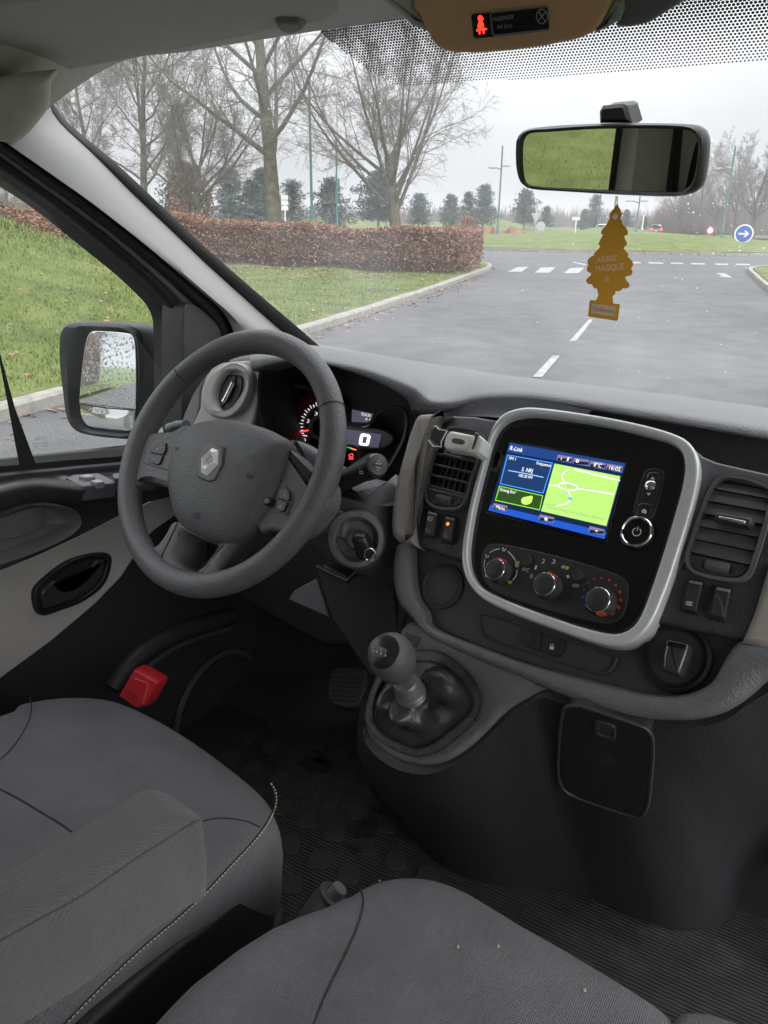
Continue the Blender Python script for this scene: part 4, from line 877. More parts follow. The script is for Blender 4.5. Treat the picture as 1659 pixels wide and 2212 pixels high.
m = MB(); rings = [[gp.w(q.x, q.y, -.018) for q in GI], [gp.w(q.x, q.y, -.006) for q in inset(GI, -.006)], [gp.w(*(Vector((g_.x, g_.y)).lerp(Vector((o.x, o.y)), .55)), .004) for g_, o in zip(GI, HO)], [gp.w(q.x, q.y, .0) for q in inset(HO, .004)], [gp.w(q.x, q.y, -.008) for q in HO]]
for k, h in ((1.0, -.03), (.99, -.06), (.95, -.09), (.85, -.12), (.6, -.14), (.2, -.15)):
    rings.append([gp.w(cx_ + .03 * min(1, -h * 9) + (q.x - cx_) * k, cy_ + (q.y - cy_) * k, h) for q in HO])
m.loops(rings, True, False, True).build('housing', HOU, WM)
gs = [Vector((q.x, q.y)) for q in GI]
sy0 = Vector(gp.l(*px('M', (385, 1262))[0])); sy1 = Vector(gp.l(*px('M', (672, 1295))[0]))
def clip(P, keep):
    out = []; d = (sy1 - sy0); f = lambda q: (q - sy0).x * d.y - (q - sy0).y * d.x
    for a, b in zip(P, P[1:] + P[:1]):
        fa, fb = f(a) * keep, f(b) * keep
        if fa <= 0: out.append(a)
        if fa * fb < 0: out.append(a.lerp(b, fa / (fa - fb)))
    return out
TILT = [0]
up_ = MB(); lo_ = MB()
Q = clip(gs, 1); up_.prism(gp, Q, -.03, -.010, .001, 2); G1 = up_.build('mirror_glass', MIRR, WM)
Q = clip(gs, -1); lo_.dome(gp, Q, [(1, -.03), (1, -.012), (.97, -.0095), (.6, -.0075), (.2, -.007)]); G2 = lo_.build('wide_angle_glass', MIRR, WM)
line(gp, px('M', (385, 1262), (530, 1283), (672, 1295)), .0016, -.008, BLK, WM, 'glass_divider')
dp = MB(); rnd = random.Random(4); DROPW = DROPT
for i in range(620):
    u, v = px('M', (rnd.uniform(395, 670), rnd.uniform(905, 1395) if i % 3 else rnd.uniform(930, 1150)))[0]; a, b = gp.l(u, v, -.009)
    if not inside((a, b), [(q.x, q.y) for q in inset(gs, .004)]): continue
    r_ = rnd.choice((.0009, .0012, .0016, .0022)); e_ = rnd.uniform(.7, 1.6)
    dp.dome(gp, [(a + r_ * cos(k), b + r_ * e_ * sin(k)) for k in [2 * pi * q / 7 for q in range(7)]], [(1, -.0102), (.75, -.0102 + r_ * .7), (.2, -.0102 + r_)])
dp.build('rain_drop', DROPW, G1, kind='stuff')
MB().tube([gp.w(cx_ + .10, cy_ - .05, -.07), at(385, 900, x=-.86)], lambda t: .035, 10).build('arm', HOU, WM)
# ------------------------------------------------------------------ rear-view mirror and air freshener
RM = thing('rear_view_mirror', at(1345, 240, y=1.0), 'rear-view mirror on the windscreen reflecting the grass bank', 'mirror')
_a = radians(12); rp = Plane(at(1318, 345, y=1.0), (cos(_a), -sin(_a), 0), (-.02, -.105, 1))
mo = px('TR', (565, 690), (565, 640), (570, 595), (598, 564), (680, 548), (900, 535), (1100, 533), (1290, 537), (1360, 550), (1385, 595), (1385, 660), (1368, 780), (1345, 823), (1290, 846), (1200, 850), (1000, 842), (800, 830), (650, 818), (592, 800), (570, 745))
mg = px('TR', (597, 690), (598, 640), (604, 598), (630, 575), (700, 569), (900, 556), (1100, 553), (1280, 557), (1335, 570), (1356, 605), (1356, 660), (1345, 740), (1326, 798), (1285, 827), (1200, 830), (1000, 824), (800, 815), (650, 806), (612, 790), (600, 740))
MO = resample([Vector((*rp.l(u, v), 0)) for u, v in crom(mo, 5)], 80, True); MG = resample([Vector((*rp.l(u, v), 0)) for u, v in crom(mg, 5)], 80, True)
cx_ = sum(q.x for q in MO) / 80; cy_ = sum(q.y for q in MO) / 80
m = MB(); rings = [[rp.w(q.x, q.y, -.006) for q in MG], [rp.w(q.x, q.y, 0) for q in MG], [rp.w(q.x, q.y, .003) for q in inset(MG, -.003)], [rp.w(q.x, q.y, .002) for q in inset(MO, .003)], [rp.w(q.x, q.y, -.004) for q in MO]]
for k, h in ((1, -.014), (.98, -.022), (.9, -.032), (.6, -.04), (.1, -.042)): rings.append([rp.w(cx_ + (q.x - cx_) * k, cy_ + (q.y - cy_) * k, h) for q in MO])
m.loops(rings, True, False, True).build('mirror_shell', pm('mirror shell black', (.02, .02, .022), .35), RM)
MB().prism(rp, [(q.x, q.y) for q in MG], -.02, -.001, .0005, 1).build('mirror_glass', MIRI, RM)
sk = px('TR', (962, 530), (960, 480), (975, 455), (1060, 447), (1078, 455), (1100, 530))
sp_ = rp.off(-.03)
m = MB(); P = [sp_.l(u, v) for u, v in sk]; m.loops([[sp_.w(q[0], q[1], .016) for q in P], [sp_.w(q[0], q[1], .02) for q in inset(P, .004)]], True, False, True)
m.loops([[sp_.w(q[0], q[1], .016) for q in P], [sp_.w(q[0], q[1], .0) for q in P], [sp_.w(q[0], q[1] + .003, -.010) for q in P]], True, False, True).build('mirror_stalk', BLK, RM)
AF = thing('air_freshener', at(1315, 560, y=.99), 'mustard yellow tree-shaped card air freshener hanging from the mirror', 'air freshener')
_b = radians(24); ap = Plane(at(1315, 560, y=.99), (cos(_b), sin(_b) * .9, 0), (0, 0, 1))
tr_ = px('T', (955, 85), (975, 130), (1010, 190), (1030, 240), (1030, 280), (1005, 330), (1030, 360), (1045, 420), (1060, 450), (1100, 480), (1125, 530), (1130, 590), (1110, 608), (1070, 615), (1085, 670), (1115, 730), (1118, 760), (1085, 790), (1058, 815), (1085, 850), (1120, 890), (1140, 925), (1125, 960), (1170, 990), (1210, 1040), (1215, 1100), (1185, 1145), (1205, 1195), (1200, 1240), (1175, 1265), (1110, 1275), (1085, 1295), (1105, 1340), (1150, 1390), (1160, 1430), (1140, 1465), (1090, 1478), (1045, 1470), (1020, 1505), (985, 1522), (930, 1518), (925, 1560), (880, 1605), (885, 1660), (890, 1715), (990, 1730), (1000, 1750), (965, 1990), (945, 2005), (490, 1935), (480, 1915), (505, 1680), (520, 1665), (605, 1672), (640, 1610), (650, 1560), (632, 1520), (630, 1478), (590, 1475), (560, 1450), (548, 1408), (490, 1408), (452, 1375), (450, 1330), (475, 1300), (520, 1265), (530, 1225), (480, 1210), (460, 1170), (465, 1130), (485, 1090), (470, 1050), (480, 1000), (520, 960), (572, 935), (585, 895), (630, 850), (680, 795), (648, 745), (665, 710), (720, 605), (690, 580), (692, 550), (720, 500), (770, 455), (790, 410), (835, 325), (832, 265), (850, 230), (905, 170), (940, 110))
P = [ap.l(u, v) for u, v in tr_]
m = MB(); m.loops([[ap.w(q[0], q[1], -.0022) for q in P], [ap.w(q[0], q[1], 0) for q in P]]).build('card_edge', GOLDE, AF, smooth=False)
MB().add([ap.w(q[0], q[1], .0001) for q in P], [tuple(range(len(P)))]).build('card', GOLD, AF, smooth=False)
MB().add([ap.w(q[0], q[1], -.0023) for q in P], [tuple(range(len(P)))]).build('card', GOLD, AF, smooth=False)
text('ARBRE', ap, *px('T', (612, 1062), (938, 1025)), 13, PINKINK, AF, .0005, shear=.08)
text('MAGIQUE', ap, *px('T', (600, 1212), (1060, 1165)), 14, PINKINK, AF, .0005, shear=.08)
MB().tube([ap.p(*px('T', (788 + 32 * cos(a), 1328 + 40 * sin(a)))[0], .0004) for a in [2 * pi * k / 16 for k in range(16)]], .0003, 4, True).build('print_ring', PINKINK, AF)
text('R', ap, *px('T', (772, 1348), (805, 1345)), 5, PINKINK, AF, .0005)
poly(ap, px('T', (540, 1722), (935, 1778), (910, 1938), (520, 1880)), .0006, pm('pink label', (.68, .50, .40), .6), AF, 'name_label')
text('Vanillarôme', ap, *px('T', (555, 1835), (905, 1882)), 8.5, pm('orange ink', (.55, .25, .08), .6), AF, .0009, shear=.1)
MB().lathe(ap.p(*px('T', (922, 302))[0], .0), ap.n, [(.0032, .0002), (.0032, .0006)], 14).build('hole', SIGNW, AF)
a_ = ap.p(*px('T', (922, 290))[0], .001); t_ = rp.w(*rp.l(1334, 424), .002)
for dx in (-.0014, .0014): MB().tube([a_, (a_ + t_) / 2 + Vector((dx, 0, 0)), t_ + Vector((dx * .5, 0, 0))], .0007, 5).build('string', pm('elastic string', (.7, .6, .42), .8), AF)

# dark jacket shape added behind the driver to match the mirror's silhouette
JK = thing('hooded_silhouette', (-.72, -.30, 1.68), 'dark hooded shape behind the driver, seen only in the rear-view mirror', 'figure')
jp = Plane((-.74, -.30, 1.5), (.35, -.94, 0), (0, 0, 1)); jp.n = Vector((.94, .35, 0)).normalized(); jp.h = Vector((-.35, .94, 0)).normalized(); jp.v = Vector((0, 0, 1))
MB().dome(jp, crom([(-.035, .10), (-.045, .15), (-.02, .185), (.02, .185), (.045, .15), (.035, .10), (.085, .07), (.105, -.02), (.095, -.35), (0, -.38), (-.095, -.35), (-.105, -.02), (-.085, .07)], 4), [(.9, -.05), (1, -.02), (.97, .02), (.8, .035), (.3, .045)]).build('cloth', pm('jacket cloth', (.015, .015, .017), .9, bump=(60, .8), kind='noise'), JK)
# ------------------------------------------------------------------ dashboard
DB = thing('dashboard', (0, 1.1, .9), 'dark grey van dashboard with instrument cluster, silver-framed centre console and vents', 'dashboard')
PC = Plane(at(1203, 1050, y=.86), (.982, -.187, .0336), (.02, .5617, .827))
def lp(pl, pts, k=0.0): return [pl.l(u, v, k) for u, v in pts]
def pan(crop, pts, pl, h0, h1, bev, name, mat, par, n=0, **kw):
    q = px(crop, *pts); q = crom(q, n) if n else q
    return MB().prism(pl, lp(pl, q, h1), h0, h1, bev).build(name, mat, par, **kw)
def ringf(crop, out, inn, pl, h0, h1, bev, name, mat, par, n=90, k=5):
    O = resample([Vector((*q, 0)) for q in lp(pl, crom(px(crop, *out), k), h1)], n, True); I = resample([Vector((*q, 0)) for q in lp(pl, crom(px(crop, *inn), k), h1)], n, True)
    j = min(range(n), key=lambda i: (I[i] - O[0]).length); I = I[j:] + I[:j]
    return MB().frame(pl, O, I, h0, h1, bev).build(name, mat, par)
# --- top
R1 = [(540, 722), (600, 735), (650, 743), (700, 752), (760, 762), (830, 774), (900, 785), (960, 795), (1010, 803), (1080, 812), (1200, 826), (1400, 850), (1659, 885), (2200, 965)]
R3 = [(540, 780), (590, 772), (640, 770), (695, 777), (781, 795), (847, 818), (897, 841), (928, 868), (978, 868), (1040, 853), (1150, 853), (1400, 890), (1659, 932), (2200, 1020)]
R4 = [(545, 800), (595, 786), (650, 780), (705, 788), (781, 811), (847, 841), (880, 864), (895, 893), (965, 886), (1045, 866), (1150, 867), (1400, 906), (1659, 950), (2200, 1040)]
ys = [1.0, 1.0, 1.0, 1.0, 1.0, 1.0, 1.0, 1.01, 1.035, 1.05, 1.06, 1.06, 1.06, 1.06]
A1 = [at(u, v, z=1.395) for u, v in R1]; A3 = [at(u, v, y=y) for (u, v), y in zip(R3, ys)]; A4 = [at(u, v, y=y - .004) for (u, v), y in zip(R4, ys)]
A0 = [a + Vector((0, .16, -.03)) for a in A1]
A2 = [a.lerp(b, .55) + Vector((0, 0, .006)) for a, b in zip(A1, A3)]
A25 = [a.lerp(b, .93) + Vector((0, 0, .004)) for a, b in zip(A1, A3)]
A5 = [a + Vector((0, .05, -.012)) for a in A4]
TOP = loft([A0, A1, A2, A25, A3, A4, A5], 5, 4).build('dash_top', DASH, DB, angle=70)
# tray behind the console
B0 = [a + Vector((0, .05, -.012)) for a in A4[7:]]; B1 = [a + Vector((0, .03, -.10)) for a in A4[7:]]; B2 = [Vector((a.x, .86, a.z - .10)) for a in A4[7:]]
loft([B0, B1, B2], 4, 3).build('tray', DASHD, DB)
# soft concave shoulder left of the console, below the tray rim
S1 = [(930, 890), (975, 880), (1040, 862), (1150, 864), (1280, 886)]; S2 = [(938, 893), (985, 898), (1050, 900), (1100, 905), (1150, 915)]
loft([[at(u, v, y=1.04) for u, v in S1], [at(u, v - 6, y=1.0) + Vector((0, .03, -.02)) for u, v in [((a[0] + b[0]) / 2, (a[1] + b[1]) / 2 + 6) for a, b in zip(S1, S2)]], [at(u, v, y=.94) for u, v in S2]], 4, 3).build('shoulder', DASH, DB)
# --- instrument cluster
CPl = Plane(at(730, 920, y=1.0), (1, 0, 0), (0, .1, 1)); CF = Plane(at(740, 920, y=1.09), (1, 0, 0), (0, .3, 1))
hb_ = [(705, 788), (781, 811), (847, 841), (880, 864), (895, 893), (899, 930), (893, 980), (872, 1020), (838, 1045), (780, 1062), (700, 1060), (640, 1030), (595, 970), (570, 910), (563, 855), (567, 805), (582, 787), (640, 780)]
CL = [Vector((*CPl.l(u, v), 0)) for u, v in crom(hb_, 5)]; cxc = sum(q.x for q in CL) / len(CL); cyc = sum(q.y for q in CL) / len(CL)
INST = MB().loops([[CPl.w(q.x, q.y, .004) for q in inset(CL, -.004)], [CPl.w(q.x, q.y, .002) for q in CL], [CPl.w(cxc + (q.x - cxc) * .98, cyc + (q.y - cyc) * .98, -.03) for q in CL], [CPl.w(cxc + (q.x - cxc) * .97, cyc + (q.y - cyc) * .97, -.12) for q in CL]], True, False, True).build('instrument_cluster', BLK, DB)
bz = crom(px('Z4', (600, 700), (568, 620), (575, 545), (620, 485), (700, 452), (800, 450), (900, 478), (1000, 560), (1060, 650), (1100, 688), (1200, 706), (1255, 690), (1300, 640), (1360, 600), (1430, 588), (1482, 612), (1500, 670), (1482, 790), (1440, 880), (1380, 980), (1300, 1050), (1150, 1080), (950, 1060), (760, 960), (650, 800)), 5)
GB = pm('cluster bezel gloss', (.06, .06, .065), .25)
MB().tube([CF.p(u, v, .012) for u, v in bz], .0035, 8, True).build('bezel', GB, INST)
MB().tube([CF.p(730 + (u - 730) * .965, 905 + (v - 905) * .95, .002) for u, v in bz], .002, 6, True).build('bezel', GB, INST)
LW = em('white gauge light', (.9, .93, 1), .6); LR = em('red gauge light', (1, .04, .05), 2.2); LV = pm('dim display', (.015, .014, .024), .25, emit=(.10, .09, .16), es=.35); LG = em('green lamp', (.1, .8, .1), .4); LO = em('orange lamp', (1, .25, .05), .9)
gc = (945, 715)
def gp_(a, r): return px('Z4', (gc[0] - r * cos(a), gc[1] - r * 1.12 * sin(a)))[0]
dial = MB(); dial.loops([[CF.p(*gp_(a, 215), .001) for a in [-.7 + 2.9 * k / 40 for k in range(41)]], [CF.p(*gp_(a, 100), .001) for a in [-.7 + 2.9 * k / 40 for k in range(41)]]], False)
dial.build('dial', pm('dial face red-lit', (.02, .004, .006), .5, emit=(.5, .01, .03), es=.005), INST)
for k in range(-2, 12):
    a = k * .142; line(CF, [gp_(a, 128), gp_(a, 150 if k % 2 else 142)], .0006 if k % 2 else .0009, .003, LW, INST, 'dial_tick', seg=4)
text('0', CF, *px('Z4', (817, 812), (836, 812)), 7.5, LW, INST, .003); text('2', CF, *px('Z4', (840, 686), (860, 690)), 7.5, LW, INST, .003); text('3', CF, *px('Z4', (892, 638), (912, 642)), 7.5, LW, INST, .003)
line(CF, px('Z4', (800, 746), (852, 737)), .0011, .006, LR, INST, 'needle'); line(CF, px('Z4', (818, 770), (843, 774)), .0009, .003, LW, INST, 'dial_tick')
MB().tube([CF.p(*px('Z4', (928 + 62 * cos(a), 720 + 72 * sin(a)))[0], .004) for a in [2 * pi * k / 32 for k in range(32)]], .004, 8, True).build('dial_hub', pm('hub grey', (.12, .12, .125), .4), INST)
d1 = poly(CF, px('Z4', (1138, 600), (1278, 628), (1262, 665), (1245, 688), (1135, 682)), .003, LV, INST, 'odometer')
text('95636', CF, *px('Z4', (1197, 640), (1260, 650)), 6.5, LW, d1, .0045); text('4.1', CF, *px('Z4', (1222, 669), (1255, 675)), 5, LW, d1, .0045)
el = crom(px('Z4', (1060, 700), (1200, 705), (1330, 725), (1405, 765), (1412, 805), (1370, 850), (1280, 868), (1150, 850), (1060, 830)), 5)
MB().prism(CF, lp(CF, el, .006), .0, .006, .004).build('speed_pod', pm('pod grey', (.05, .05, .053), .35), INST)
d2 = poly(CF, px('Z4', (1060, 722), (1332, 764), (1310, 852), (1060, 830)), .0075, LV, INST, 'speed_display')
zo = px('Z4', (1205, 757), (1250, 765), (1257, 778), (1245, 830), (1232, 838), (1190, 832), (1182, 822), (1192, 768)); zi = px('Z4', (1212, 775), (1236, 780), (1238, 786), (1229, 820), (1224, 823), (1204, 819), (1201, 815), (1208, 780))
MB().frame(CF, [Vector((*q, 0)) for q in lp(CF, zo, .009)], [Vector((*q, 0)) for q in lp(CF, zi, .009)], .008, .009, .0003, 1).build('speed_digit', em('digit light', (.95, .96, 1), 1.6), d2, smooth=False)
for q in ([(1122, 895), (1140, 890), (1146, 902), (1140, 912), (1146, 924), (1118, 924), (1124, 910), (1116, 902)],): 
    P = px('Z4', *q); MB().tube([CF.p(u, v, .012) for u, v in P], .0006, 4, True).build('lamp_symbol', LR, INST)
line(CF, px('Z4', (1122, 908), (1140, 912)), .0006, .012, LR, INST, 'lamp_symbol'); line(CF, px('Z4', (1105, 845), (1135, 855)), .0014, .012, LG, INST, 'lamp_symbol'); line(CF, px('Z4', (1135, 857), (1165, 865)), .0012, .012, LO, INST, 'lamp_symbol')
MB().tube([CF.p(u, v, .012) for u, v in crom(px('Z4', (1060, 835), (1150, 842), (1180, 865), (1195, 935), (1250, 985)), 5, False)], .0025, 6).build('bezel', GB, INST)
# --- driver's side vent pod
PV = Plane(at(490, 840, y=1.02), (1, -.10, 0), (0, .28, 1))
POD = pan('W', [(640, 385), (690, 320), (740, 296), (800, 286), (920, 277), (1034, 280), (1030, 300), (1012, 400), (992, 530), (965, 660), (930, 760), (560, 760), (560, 690), (605, 590), (612, 480)], PV, -.12, 0, .006, 'vent_pod', PALE, DB)
pan('W', [(780, 268), (860, 236), (960, 230), (1062, 240), (1034, 282), (920, 277), (800, 288)], PV.off(-.012), -.12, 0, .003, 'corner_facet', PALE, DB)
ringf('W', [(800, 296), (870, 300), (925, 340), (940, 400), (925, 480), (885, 560), (820, 630), (745, 655), (665, 642), (616, 580), (610, 500), (640, 400), (710, 325)], [(840, 345), (880, 365), (897, 410), (888, 480), (850, 555), (795, 600), (740, 604), (705, 565), (700, 500), (735, 410), (785, 358)], PV, -.02, .014, .009, 'vent_bezel', PALE, POD)
dv = crom(px('W', (835, 372), (870, 380), (884, 420), (872, 490), (830, 565), (785, 598), (740, 600), (712, 560), (715, 500), (745, 420), (790, 378)), 4)
MB().prism(PV, lp(PV, dv, .001), -.01, .001, .002).build('vent_disc', DASHD, POD)
ringf('W', [(835, 372), (870, 380), (884, 420), (872, 490), (830, 565), (785, 598), (740, 600), (712, 560), (715, 500), (745, 420), (790, 378)], [(832, 380), (864, 388), (876, 422), (864, 488), (824, 558), (783, 589), (744, 590), (721, 556), (724, 502), (752, 425), (792, 386)], PV, 0, .004, .001, 'vent_rim', BLK, POD)
line(PV, px('W', (843, 378), (836, 430), (800, 520), (752, 582)), .003, .002, BLK, POD, 'vent_slot'); MB().tube([PV.p(u, v, .009) for u, v in px('W', (826, 424), (815, 450), (770, 540), (760, 548))], .0035, 8).build('vent_tab', CHROME, POD)
# dark side of the dash left of the pod
pan('W', [(480, 720), (500, 640), (560, 500), (640, 385), (612, 480), (605, 590), (560, 760), (470, 800)], PV.off(-.02), -.12, 0, .004, 'pod_side', DASH, DB)
# --- centre: base panel behind everything
BASE = pan('Z5', [(300, 92), (400, 96), (500, 115), (620, 75), (900, 100), (1300, 190), (1345, 240), (1375, 265), (1440, 292), (1659, 342), (1950, 405), (1950, 1140), (1659, 1092), (1540, 1056), (1200, 985), (700, 960), (345, 720), (150, 652), (138, 560), (200, 300), (250, 160)], PC, -.10, -.004, .006, 'centre_panel', DASHD, DB)
# lighter smooth crown above the right vent and left vent
pan('Z5', [(1345, 240), (1378, 268), (1440, 294), (1659, 343), (1950, 408), (1950, 470), (1659, 412), (1480, 368), (1430, 375), (1395, 420), (1350, 560), (1310, 720), (1245, 800), (1300, 600), (1350, 400)], PC, -.01, -.001, .003, 'vent_surround', DASHS, DB)
pan('Z5', [(300, 94), (400, 98), (500, 116), (470, 180), (440, 290), (430, 260), (420, 215), (330, 170), (270, 175), (232, 230), (190, 400), (160, 560), (150, 480), (200, 300), (250, 170)], PC, -.01, -.001, .003, 'vent_surround', DASHS, DB)
ACC = [(400, 265), (440, 200), (480, 182), (620, 172), (820, 205), (720, 222), (660, 262), (610, 400), (530, 620), (470, 820), (430, 1000), (400, 1200), (387, 1400), (400, 1560), (422, 1628), (370, 1600), (215, 1572), (160, 1510), (146, 1400), (160, 1200), (200, 950), (270, 680), (350, 400)]
pan('V', ACC, PC, -.07, .010, .009, 'accent_panel', TAUPE, DB)
pan('R', [(1162, 1145), (1105, 1340), (1040, 1560), (985, 1695), (925, 1832), (1159, 1892), (1600, 1990), (1600, 1250)], PC, -.06, .003, .006, 'accent_panel', TAUPE, DB)
pan('Z4', [(1345, 1090), (1420, 1020), (1440, 1110), (1400, 1180), (1360, 1130)], PC.off(-.05), -.03, 0, .003, 'side_filler', PALE, DB)
# --- left vent
RIMO = [(720, 380), (780, 328), (900, 318), (1100, 355), (1165, 410), (1172, 490), (1120, 700), (1050, 900), (1000, 1080), (950, 1185), (880, 1232), (720, 1234), (590, 1192), (522, 1105), (515, 1000), (545, 800), (620, 560)]
RIMI = [(745, 400), (800, 352), (900, 345), (1085, 380), (1135, 425), (1140, 490), (1090, 690), (1020, 890), (975, 1065), (930, 1160), (870, 1200), (725, 1205), (605, 1165), (550, 1090), (545, 1000), (575, 810), (650, 570)]
CV = ringf('V', RIMO, RIMI, PC, -.004, .005, .003, 'centre_vent', DASHS, DB)
pan('V', RIMI, PC, -.005, -.002, .0005, 'vent_shade_panel', BLK, CV, 4)  # flat black panel painted in for the shade inside the vent
for a, b, th in (((655, 622), (1092, 714), .0011), ((620, 733), (1052, 832), .0011), ((582, 847), (1022, 946), .0011), ((556, 962), (985, 1072), .0011), ((550, 1000), (975, 1100), .0016)):
    p0 = PC.p(*px('V', a)[0], .004); p1 = PC.p(*px('V', b)[0], .004); MB().box((p0 + p1) / 2 - PC.n * .004, (p1 - p0) / 2, PC.v * th, PC.n * .005).build('slat', pm('slat grey', (.10, .10, .105), .4) if 'slat grey' not in MATS else MATS['slat grey'], CV)
for t in (.28, .42, .56, .7, .84):
    a = PC.p(*px('V', (655 + 437 * t, 622 + 92 * t))[0], -.001); b = PC.p(*px('V', (556 + 429 * t, 962 + 110 * t))[0], -.001); MB().box((a + b) / 2, (a - b) / 2, PC.h * .0006, PC.n * .003).build('fin', BLK, CV)
VB = pan('V', [(548, 1008), (975, 1108), (930, 1165), (868, 1198), (728, 1202), (608, 1162), (552, 1088)], PC, -.003, .002, .001, 'vent_foot', DASHD, CV)
pan('V', [(625, 1065), (860, 1115), (840, 1180), (630, 1130)], PC, 0, .0028, .0005, 'wheel_slot', BLK, VB)
def thumbwheel(crop, p0, p1, par):
    a = PC.p(*px(crop, p0)[0], .0); b = PC.p(*px(crop, p1)[0], .0); MB().lathe(a, b - a, [(.0001, 0), (.0055, .0005), (.0065, .002), (.0065, (b - a).length - .002), (.0055, (b - a).length - .0005)], 26).build('thumb_wheel', pm('knurled grey', (.11, .11, .11), .6, bump=(1500, 1), kind='noise') if 'knurled grey' not in MATS else MATS['knurled grey'], par)
thumbwheel('V', (668, 1108), (838, 1144), VB)
# --- rocker switches
def switch(crop, rec, key, hi, par=DB):
    s = pan(crop, rec, PC, -.006, -.0005, .002, 'switch_surround', BLK, par)
    k = pan(crop, key, PC, -.002, .004, .0012, 'switch_key', pm('switch black', (.035, .035, .037), .42) if 'switch black' not in MATS else MATS['switch black'], s)
    pan(crop, hi, PC, .003, .0052, .0008, 'switch_edge', pm('switch edge', (.22, .22, .225), .35) if 'switch edge' not in MATS else MATS['switch edge'], s); return s
s1 = switch('V', [(550, 1232), (672, 1262), (630, 1548), (505, 1520)], [(560, 1252), (660, 1276), (624, 1520), (524, 1496)], [(566, 1252), (658, 1274), (656, 1298), (560, 1274)])
s2 = switch('V', [(748, 1280), (868, 1312), (828, 1615), (702, 1580)], [(758, 1308), (858, 1332), (824, 1582), (720, 1556)], [(762, 1308), (856, 1330), (852, 1352), (757, 1330)])
s3 = switch('R', [(452, 1272), (598, 1302), (535, 1592), (388, 1556)], [(468, 1292), (585, 1314), (530, 1566), (408, 1540)], [(475, 1292), (582, 1312), (578, 1336), (468, 1312)])
s4 = switch('R', [(694, 1330), (846, 1362), (782, 1660), (622, 1622)], [(706, 1350), (830, 1376), (778, 1626), (648, 1596)], [(712, 1350), (828, 1374), (822, 1400), (706, 1376)])
MB().lathe(PC.p(*px('V', (783, 1390))[0], .004), PC.n, [(.0022, 0), (.0018, .0006)], 12).build('indicator_lamp', em('amber red led', (1, .10, .03), 3), s2)
def ringmark(crop, c, r, par, mat=INK, k=.0045, w=.00045): MB().tube([PC.p(*px(crop, (c[0] + r * cos(a), c[1] + r * 1.1 * sin(a)))[0], k) for a in [2 * pi * j / 16 * .85 for j in range(16)]], w, 4).build('switch_symbol', mat, par)
ringmark('V', (592, 1334), 22, s1); ringmark('V', (566, 1456), 20, s1, INKD); ringmark('V', (765, 1518), 20, s2, INKD)
line(PC, px('V', (592, 1334), (622, 1318)), .0004, .0045, INK, s1, 'switch_symbol', seg=4); line(PC, px('V', (758, 1528), (766, 1505), (775, 1530)), .0004, .0045, INKD, s2, 'switch_symbol', seg=4)
MB().tube([PC.p(u, v, .0045) for u, v in px('R', (445, 1478), (502, 1488), (498, 1514), (442, 1504))], .0004, 4, True).build('switch_symbol', INK, s3)
for x in (458, 472, 486): line(PC, px('R', (x, 1486), (x - 3, 1508)), .0004, .0045, INK, s3, 'switch_symbol', seg=4)
MB().tube([PC.p(u, v, .003) for u, v in crom(px('R', (718, 1420), (745, 1470), (765, 1530), (770, 1600)), 4, False)], .0012, 6).build('switch_ridge', DASHS, s4)
# --- right vent
ro = [(1200, 490), (1000, 400), (800, 372), (720, 392), (655, 470), (598, 600), (535, 780), (478, 950), (442, 1080), (448, 1160), (500, 1225), (600, 1262), (750, 1292), (870, 1304), (955, 1284), (1015, 1222), (1065, 1080), (1130, 880), (1200, 620), (1230, 540)]
ri = [(1165, 500), (1000, 428), (810, 400), (735, 418), (680, 485), (625, 605), (562, 785), (505, 955), (470, 1080), (476, 1148), (520, 1200), (610, 1235), (755, 1264), (868, 1274), (935, 1256), (988, 1202), (1036, 1070), (1098, 875), (1165, 620), (1180, 540)]
RV = ringf('R', ro, ri, PC, -.004, .006, .003, 'side_vent', DASHS, DB); pan('R', ri, PC, -.006, -.002, .0005, 'vent_shade_panel', BLK, RV, 4)  # black panel again takes the place of a shaded opening
SL = pm('louvre grey', (.085, .084, .088), .45, bump=(900, .2))
sl = [((712, 425), (1172, 500)), ((655, 490), (1160, 584)), ((612, 598), (1148, 695)), ((575, 708), (1120, 808)), ((540, 818), (1098, 925)), ((505, 930), (1062, 1045)), ((475, 1046), (1022, 1166))]
for (a, b), (c, d) in zip(sl, sl[1:]):
    P = [PC.l(*q, .002) for q in px('R', (a[0] - 2, a[1] + 9), (b[0], b[1] + 9), d, c)]; m = MB()
    m.loops([[PC.w(*P[0], -.006), PC.w(*P[1], -.006), PC.w(*P[2], -.003), PC.w(*P[3], -.003)], [PC.w(*P[0], .0005), PC.w(*P[1], .0005), PC.w(*P[2], .004), PC.w(*P[3], .004)]], True, False, True).build('slat', SL, RV, smooth=False)
tb = pan('R', [(710, 694), (1022, 748), (1015, 800), (985, 822), (712, 766), (690, 742)], PC, 0, .018, .003, 'vent_tab', DASHD, RV)
pan('R', [(728, 728), (965, 775), (955, 802), (730, 752)], PC, .014, .020, .0015, 'vent_tab_chrome', CHROME, RV)
RF = pan('R', [(478, 1060), (1020, 1178), (988, 1202), (935, 1254), (868, 1272), (755, 1262), (612, 1233), (520, 1198), (476, 1146)], PC, -.003, .002, .001, 'vent_foot', DASHD, RV)
pan('R', [(590, 1122), (860, 1178), (845, 1240), (575, 1180)], PC, 0, .0028, .0005, 'wheel_slot', BLK, RF); thumbwheel('R', (615, 1160), (832, 1202), RF)
